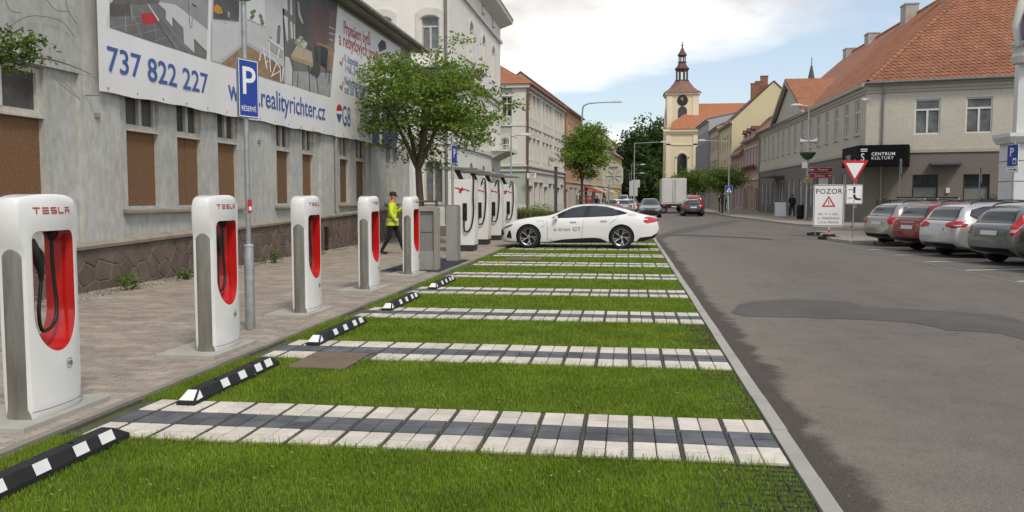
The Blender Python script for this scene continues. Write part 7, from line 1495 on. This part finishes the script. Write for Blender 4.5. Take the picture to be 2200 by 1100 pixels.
t = thing('pavement_board', 'white folding advertising board on the far pavement', 'board', (at_px(1677,69),69,0.1)); MB().prism([(-0.42,-0.25,0.0),(0.42,-0.25,0.0),(0.42,0.0,1.1),(-0.42,0.0,1.1)], (0,0.03,0)).build('front_board', SWHITE, t, local=True); MB().prism([(-0.42,0.28,0.0),(0.42,0.28,0.0),(0.42,0.04,1.1),(-0.42,0.04,1.1)], (0,0.03,0)).build('back_board', SWHITE, t, local=True)
for k, (px_, Yq) in enumerate([(1540,76),(1548,74),(1556,73)]):
    t = thing('bollard_post', ('thin post at the far kerb, farthest from the crossing sign','thin post at the far kerb, middle of three','thin post at the far kerb, nearest the crossing sign')[k], 'post', (at_px(px_,Yq),Yq,0.1)); pole(t, 1.3, 0.035, name='post'); MB().lathe([(0.05,1.3),(0.05,1.36),(0.0,1.4)], n=8).build('cap', STEEL, t, local=True)
# mirror/lightbox back on a pole behind the white car
t = thing('traffic_mirror', 'beige rounded back of a traffic mirror on a pole', 'traffic mirror', (at_px(1308,40), 40, 0), R(-6)); pole(t, 3.2, 0.035, name='post'); BEI = M('beige_plastic', (0.42,0.40,0.31), 0.6, 0.08, 4)
m = MB(); sq = [(0.42,0.2),(0.42,-0.32),(0.34,-0.44),(-0.34,-0.44),(-0.42,-0.32),(-0.42,0.32),(-0.34,0.44),(0.34,0.44),(0.42,0.32)]; m.prism([(0.25+x,-0.02,2.62+z) for x, z in sq], (0,-0.06,0)); bk_ = m.build('back_shell', BEI, t, local=True, bevel=0.015)
for a_ in (0, 45, 90, 135): MB().tube([(0.25-0.36*math.cos(R(a_)),-0.10,2.62-0.36*math.sin(R(a_))),(0.25+0.36*math.cos(R(a_)),-0.10,2.62+0.36*math.sin(R(a_)))], 0.022, 5).build('rib', BEI, bk_, local=True)
MB().box(0.05,0.45,-0.16,-0.02,3.04,3.16).build('cap', BEI, t, local=True)
t = thing('dark_post', 'dark square post on the left pavement before the green house', 'post', (at_px(1194,66),66,0)); MB().box(-0.12,0.12,-0.12,0.12,0,3.9).build('post', M('dark_post', (0.07,0.068,0.065), 0.6, 0.1, 3), t, local=True); MB().box(-0.16,0.16,-0.16,0.16,3.9,4.0).build('cap', MATS['dark_post'], t, local=True)
for k, (px_, Yq) in enumerate([(1361,96),(1366,99)]):
    t = thing('road_sign', ('grey back of a road sign, nearer of two on the left kerb','grey back of a road sign, farther of two on the left kerb')[k], 'sign', (at_px(px_,Yq),Yq,0)); pole(t, 3.6, 0.04, name='post'); plate(t, 0.9, 0.9 if k else 1.7, 3.2 if k else 2.6, -0.05, LAMPW, 0.05, LAMPW, name='sign_back')
MB()

# ------------------------------------------------------------------ people
SKIN = M('skin', (0.42,0.24,0.17), 0.6, 0.06, 8); HAIR = M('dark_hair', (0.02,0.016,0.014), 0.7, 0.2, 20)
HIY = M('hivis_yellow', (0.55,0.72,0.02), 0.7, 0.08, 6); HIO = M('hivis_orange', (0.75,0.17,0.03), 0.7, 0.08, 6); HIG = M('reflective_grey', (0.32,0.33,0.31), 0.5, 0.08, 6); TROU = M('black_trousers', (0.012,0.012,0.013), 0.85, 0.3, 6); SHOE = M('black_shoes', (0.010,0.010,0.010), 0.6, 0.2, 6); CAPM = M('dark_cap', (0.030,0.012,0.014), 0.8, 0.1, 6)
def person(label, loc, facing, mats, pose, pick, fingers=True, group=None):
    """pose: dict joint -> (x, y, z, r); body grown with a skin modifier, clothes by region"""
    t = thing('person', label, 'person', loc, facing, group); J = list(pose); V = [pose[j][:3] for j in J]; idx = {j: i for i, j in enumerate(J)}
    E_ = [('pelvis','waist'),('waist','chest'),('chest','neck'),('neck','jaw'),('jaw','head'),('head','crown')]
    for s in 'RL': E_ += [('pelvis','hip'+s),('hip'+s,'knee'+s),('knee'+s,'ankle'+s),('ankle'+s,'heel'+s),('heel'+s,'toe'+s),('chest','sho'+s),('sho'+s,'elb'+s),('elb'+s,'wri'+s),('wri'+s,'hand'+s)]
    me = bpy.data.meshes.new('body'); me.from_pydata(V, [(idx[a], idx[b]) for a, b in E_], []); ob = bpy.data.objects.new('body', me); COL.objects.link(ob)
    md = ob.modifiers.new('skin', 'SKIN'); md.use_smooth_shade = True
    for j in J:
        r = pose[j][3]; sv_ = me.skin_vertices[0].data[idx[j]]; sv_.radius = (r, r) if not isinstance(r, tuple) else r; sv_.use_root = (j == 'pelvis')
    sb_ = ob.modifiers.new('sub', 'SUBSURF'); sb_.levels = 2; sb_.render_levels = 2
    dg = bpy.context.evaluated_depsgraph_get(); dg.update(); m2 = bpy.data.meshes.new_from_object(ob.evaluated_get(dg)); bpy.data.objects.remove(ob)
    for m in mats: m2.materials.append(m)
    for p in m2.polygons: p.material_index = pick(p.center); p.use_smooth = True
    b = inst('body', m2, parent=t, local=True)
    if fingers:
        for s in 'RL':
            w, h = Vector(pose['wri'+s][:3]), Vector(pose['hand'+s][:3]); d = (h-w).normalized(); side = d.cross(Vector((0,0,1))); side = side.normalized() if side.length > 0.1 else Vector((1,0,0)); nrm = side.cross(d)
            fm_ = MB()
            for k, l in enumerate((0.062,0.072,0.068,0.052)):
                o = h+side*(0.027-0.018*k)+d*0.02; fm_.tube([tuple(o), tuple(o+d*l*0.5-nrm*0.008), tuple(o+d*l*0.85-nrm*0.030)], [0.009,0.0085,0.006], 6)
            o = h+side*0.032-d*0.02; fm_.tube([tuple(o), tuple(o+side*0.022+d*0.02), tuple(o+side*0.026+d*0.048-nrm*0.012)], [0.010,0.009,0.007], 6); fm_.build('fingers', SKIN, t, smooth=60, local=True)
    hd_ = Vector(pose['head'][:3]); fc = MB(); fc.tube([tuple(hd_+Vector((0.082,0,0.005))), tuple(hd_+Vector((0.112,0,-0.02))), tuple(hd_+Vector((0.09,0,-0.032)))], [0.010,0.016,0.012], 6)
    for s in (-1, 1): fc.lathe([(0.0,s*0.012),(0.026,s*0.008),(0.03,0)], tuple(hd_+Vector((-0.005,s*0.088,-0.008))), 8, axis='y')
    fc.build('nose_and_ears', SKIN, t, smooth=60, local=True)
    ey = MB()
    for s in (-1, 1): ey.lathe([(0.0,0.012),(0.012,0.004),(0.012,0)], tuple(hd_+Vector((0.083,s*0.034,0.012))), 8, axis='x')
    ey.lathe([(0.0,0.006),(0.022,0.0)], tuple(hd_+Vector((0.088,0,-0.062))), 8, axis='x'); ey.build('eyes_and_mouth', HAIR, t, local=True)
    return t
def walkpose(st=0.30, armR=(0.12,0.95), armL=(0.28,1.30), sh=0.19, bulk=1.0):
    p = dict(pelvis=(0,0,0.95,0.125*bulk), waist=(0.0,0,1.12,0.128*bulk), chest=(0.0,0,1.34,0.150*bulk), neck=(0.015,0,1.485,0.062), jaw=(0.04,0,1.545,0.070), head=(0.03,0,1.615,0.092), crown=(0.02,0,1.67,0.075),
        hipR=(-0.01,-0.09,0.88,0.098), kneeR=(-0.07,-0.10,0.50,0.068), ankleR=(-st,-0.10,0.11,0.048), heelR=(-st-0.01,-0.10,0.055,0.042), toeR=(-st+0.17,-0.11,0.035,0.036),
        hipL=(0.01,0.09,0.88,0.098), kneeL=(0.17,0.10,0.50,0.068), ankleL=(st,0.10,0.11,0.048), heelL=(st,0.10,0.055,0.042), toeL=(st+0.17,0.11,0.045,0.036),
        shoR=(0.0,-sh,1.40,0.075*bulk), elbR=(0.0,-sh-0.06,1.14,0.058*bulk), wriR=(armR[0],-sh-0.03,armR[1],0.042), handR=(armR[0]+0.05,-sh-0.02,armR[1]-0.07,0.034),
        shoL=(0.0,sh,1.40,0.075*bulk), elbL=(0.06,sh+0.05,1.14,0.058*bulk), wriL=(armL[0],sh-0.10,armL[1],0.042), handL=(armL[0]+0.065,sh-0.12,armL[1]+0.04,0.034)); return p
def hv(c):
    x, y, z = c
    if z < 0.075: return 3
    if z < 0.86 and abs(y) < 0.2 and not (x > 0.08 and z > 0.82): return 2
    if z > 1.50: return 0
    if z > 1.43: return 4
    if abs(y) > 0.13 and x > 0.10 and (z < 0.93): return 0
    if x > 0.30 and z > 1.2: return 0
    if abs(y) < 0.19 and (1.0 < z < 1.045 or 1.12 < z < 1.165): return 5
    if y < -0.09 and -0.045 < x < 0.045 and z < 1.36 and abs(y) < 0.2: return 4
    return 1
man = person('man in a yellow and orange high visibility jacket walking past the posts', (-6.50,22.75,0.018), R(8), [SKIN,HIY,TROU,SHOE,HIO,HIG], walkpose(0.29,(0.13,0.94),(0.27,1.28),bulk=1.12), hv)
cp = MB(); cp.lathe([(0.101,-0.01),(0.104,0.03),(0.095,0.075),(0.06,0.105),(0.0,0.115)], (0.022,0,1.635), 16); cp.loft([[(0.09,-0.07,1.628),(0.09,0.07,1.628),(0.09,0.07,1.64),(0.09,-0.07,1.64)],[(0.19,-0.045,1.618),(0.19,0.045,1.618),(0.19,0.045,1.626),(0.19,-0.045,1.626)]]); cp.build('cap', CAPM, man, smooth=50, local=True)
MB().box(-0.10,0.02,-0.075,-0.05,1.50,1.60); hem = MB(); rings = []
for z, rx, ry in ((0.80,0.185,0.205),(0.90,0.178,0.20),(1.0,0.172,0.195)): rings.append([(rx*math.cos(q), ry*math.sin(q), z) for q in np.linspace(0,2*PI,25)[:-1]])
hem.loft(rings, 0, False); hem.build('jacket_hem', HIY, man, smooth=60, local=True)
bnd = MB(); bnd.loft([[(1.03*0.177*math.cos(q), 1.03*0.199*math.sin(q), z) for q in np.linspace(0,2*PI,25)[:-1]] for z in (0.90,0.945)], 0, False); bnd.build('reflective_band', HIG, man, smooth=60, local=True)
tag(MB().box(-0.035,0.035,-0.006,0.006,-0.07,0.07).build('phone', BLACK, loc=(-6.50+0.37,22.75+0.10,1.40), rz=R(70)), 'dark phone held up by the man in the yellow jacket', 'phone')
def cloth(top, bot, shoe=SHOE, bare=1.50):
    return [SKIN, top, bot, shoe], lambda c: 3 if c[2] < 0.075 else (2 if c[2] < 0.93 and abs(c[1]) < 0.19 else (0 if c[2] > bare or c[2] < 0.90 else 1))
BLKC = M('black_coat', (0.014,0.014,0.016), 0.85, 0.2, 6); BRC = M('tan_hoodie', (0.26,0.15,0.075), 0.9, 0.1, 6); REDC = M('red_coat', (0.40,0.03,0.03), 0.85, 0.1, 6); GRYC = M('grey_coat', (0.16,0.16,0.17), 0.85, 0.1, 6); JEAN = M('blue_jeans', (0.05,0.07,0.12), 0.9, 0.2, 8)
mm, pk = cloth(BLKC, TROU); pw = person('dark clothed pedestrian with backpack walking along the right pavement', (at_px(1702,68),68,0.1), R(95), mm, walkpose(0.22,(0.10,0.95),(-0.05,0.93)), pk)
def hair(t, long=False): MB().lathe([(0.099,-0.055 if long else -0.01),(0.103,0.03),(0.09,0.08),(0.05,0.105),(0.0,0.112)], (0.0,0,1.628), 14).build('hair', HAIR, t, smooth=50, local=True)
hair(pw); bpk = MB().loft([[(-0.14,-0.15,1.0),(-0.14,0.15,1.0),(-0.32,0.12,1.02),(-0.32,-0.12,1.02)],[(-0.14,-0.15,1.36),(-0.14,0.15,1.36),(-0.30,0.13,1.34),(-0.30,-0.13,1.34)],[(-0.14,-0.1,1.46),(-0.14,0.1,1.46),(-0.22,0.08,1.45),(-0.22,-0.08,1.45)]]).build('backpack', M('backpack_black', (0.02,0.02,0.022), 0.8, 0.2, 6), loc=(at_px(1702,68),68,0.1), rz=R(95), bevel=0.02); tag(bpk, 'black backpack worn by the pedestrian on the right pavement', 'backpack')
mm, pk = cloth(BRC, JEAN, bare=1.49); person('bald man in a tan hooded top standing behind the parked cars', (at_px(2150,31),31,0.05), R(60), mm, walkpose(0.08,(0.10,0.95),(0.12,0.95),bulk=1.25), pk)
for px_, Yq, c, f, l in ((1263,88,REDC,80,'pedestrian in a red coat by the left shops'),(1283,92,BLKC,100,'pedestrian in a black coat by the left shops'),(1297,96,GRYC,70,'pedestrian in a grey coat by the left shops, nearest the mirror pole'),(1549,86,BLKC,90,'dark clothed pedestrian behind the crossing sign'),(1556,88,JEAN,100,'pedestrian in a blue top beside the dark one at the crossing')):
    mm, pk = cloth(c, TROU); q = person(l, (at_px(px_,Yq),Yq,0.1 if px_ > 1400 else 0.01), R(f), mm, walkpose(0.2,(0.1,0.95),(0.05,0.95)), pk, False); hair(q)
# shrubs by the end wall of the cultural centre
for i, (px_, Yq, l) in enumerate([(1902,44,'brown leaved shrub in front of the taupe wall'),(2128,42,'thin shrub between the bald man and the right hand window')]):
    x = at_px(px_,Yq); t = thing('shrub', l, 'shrub', (x,Yq,0)); V, C = leaves(14, 60, (x,Yq,1.25), (0.5,0.4,0.3), 0.05, np.random.default_rng(90+i), (0.14,0.14,0.12)); soup('foliage', V, [(0,1,2,3)], leafmat('rust_leaf%d' % i, (0.06,0.03,0.015), (0.14,0.09,0.04), 0.2), t); MB().lathe([(0.25,0),(0.35,0.9),(0.3,0.9)], (x,Yq,0), 10).build('planter', LOW, t)
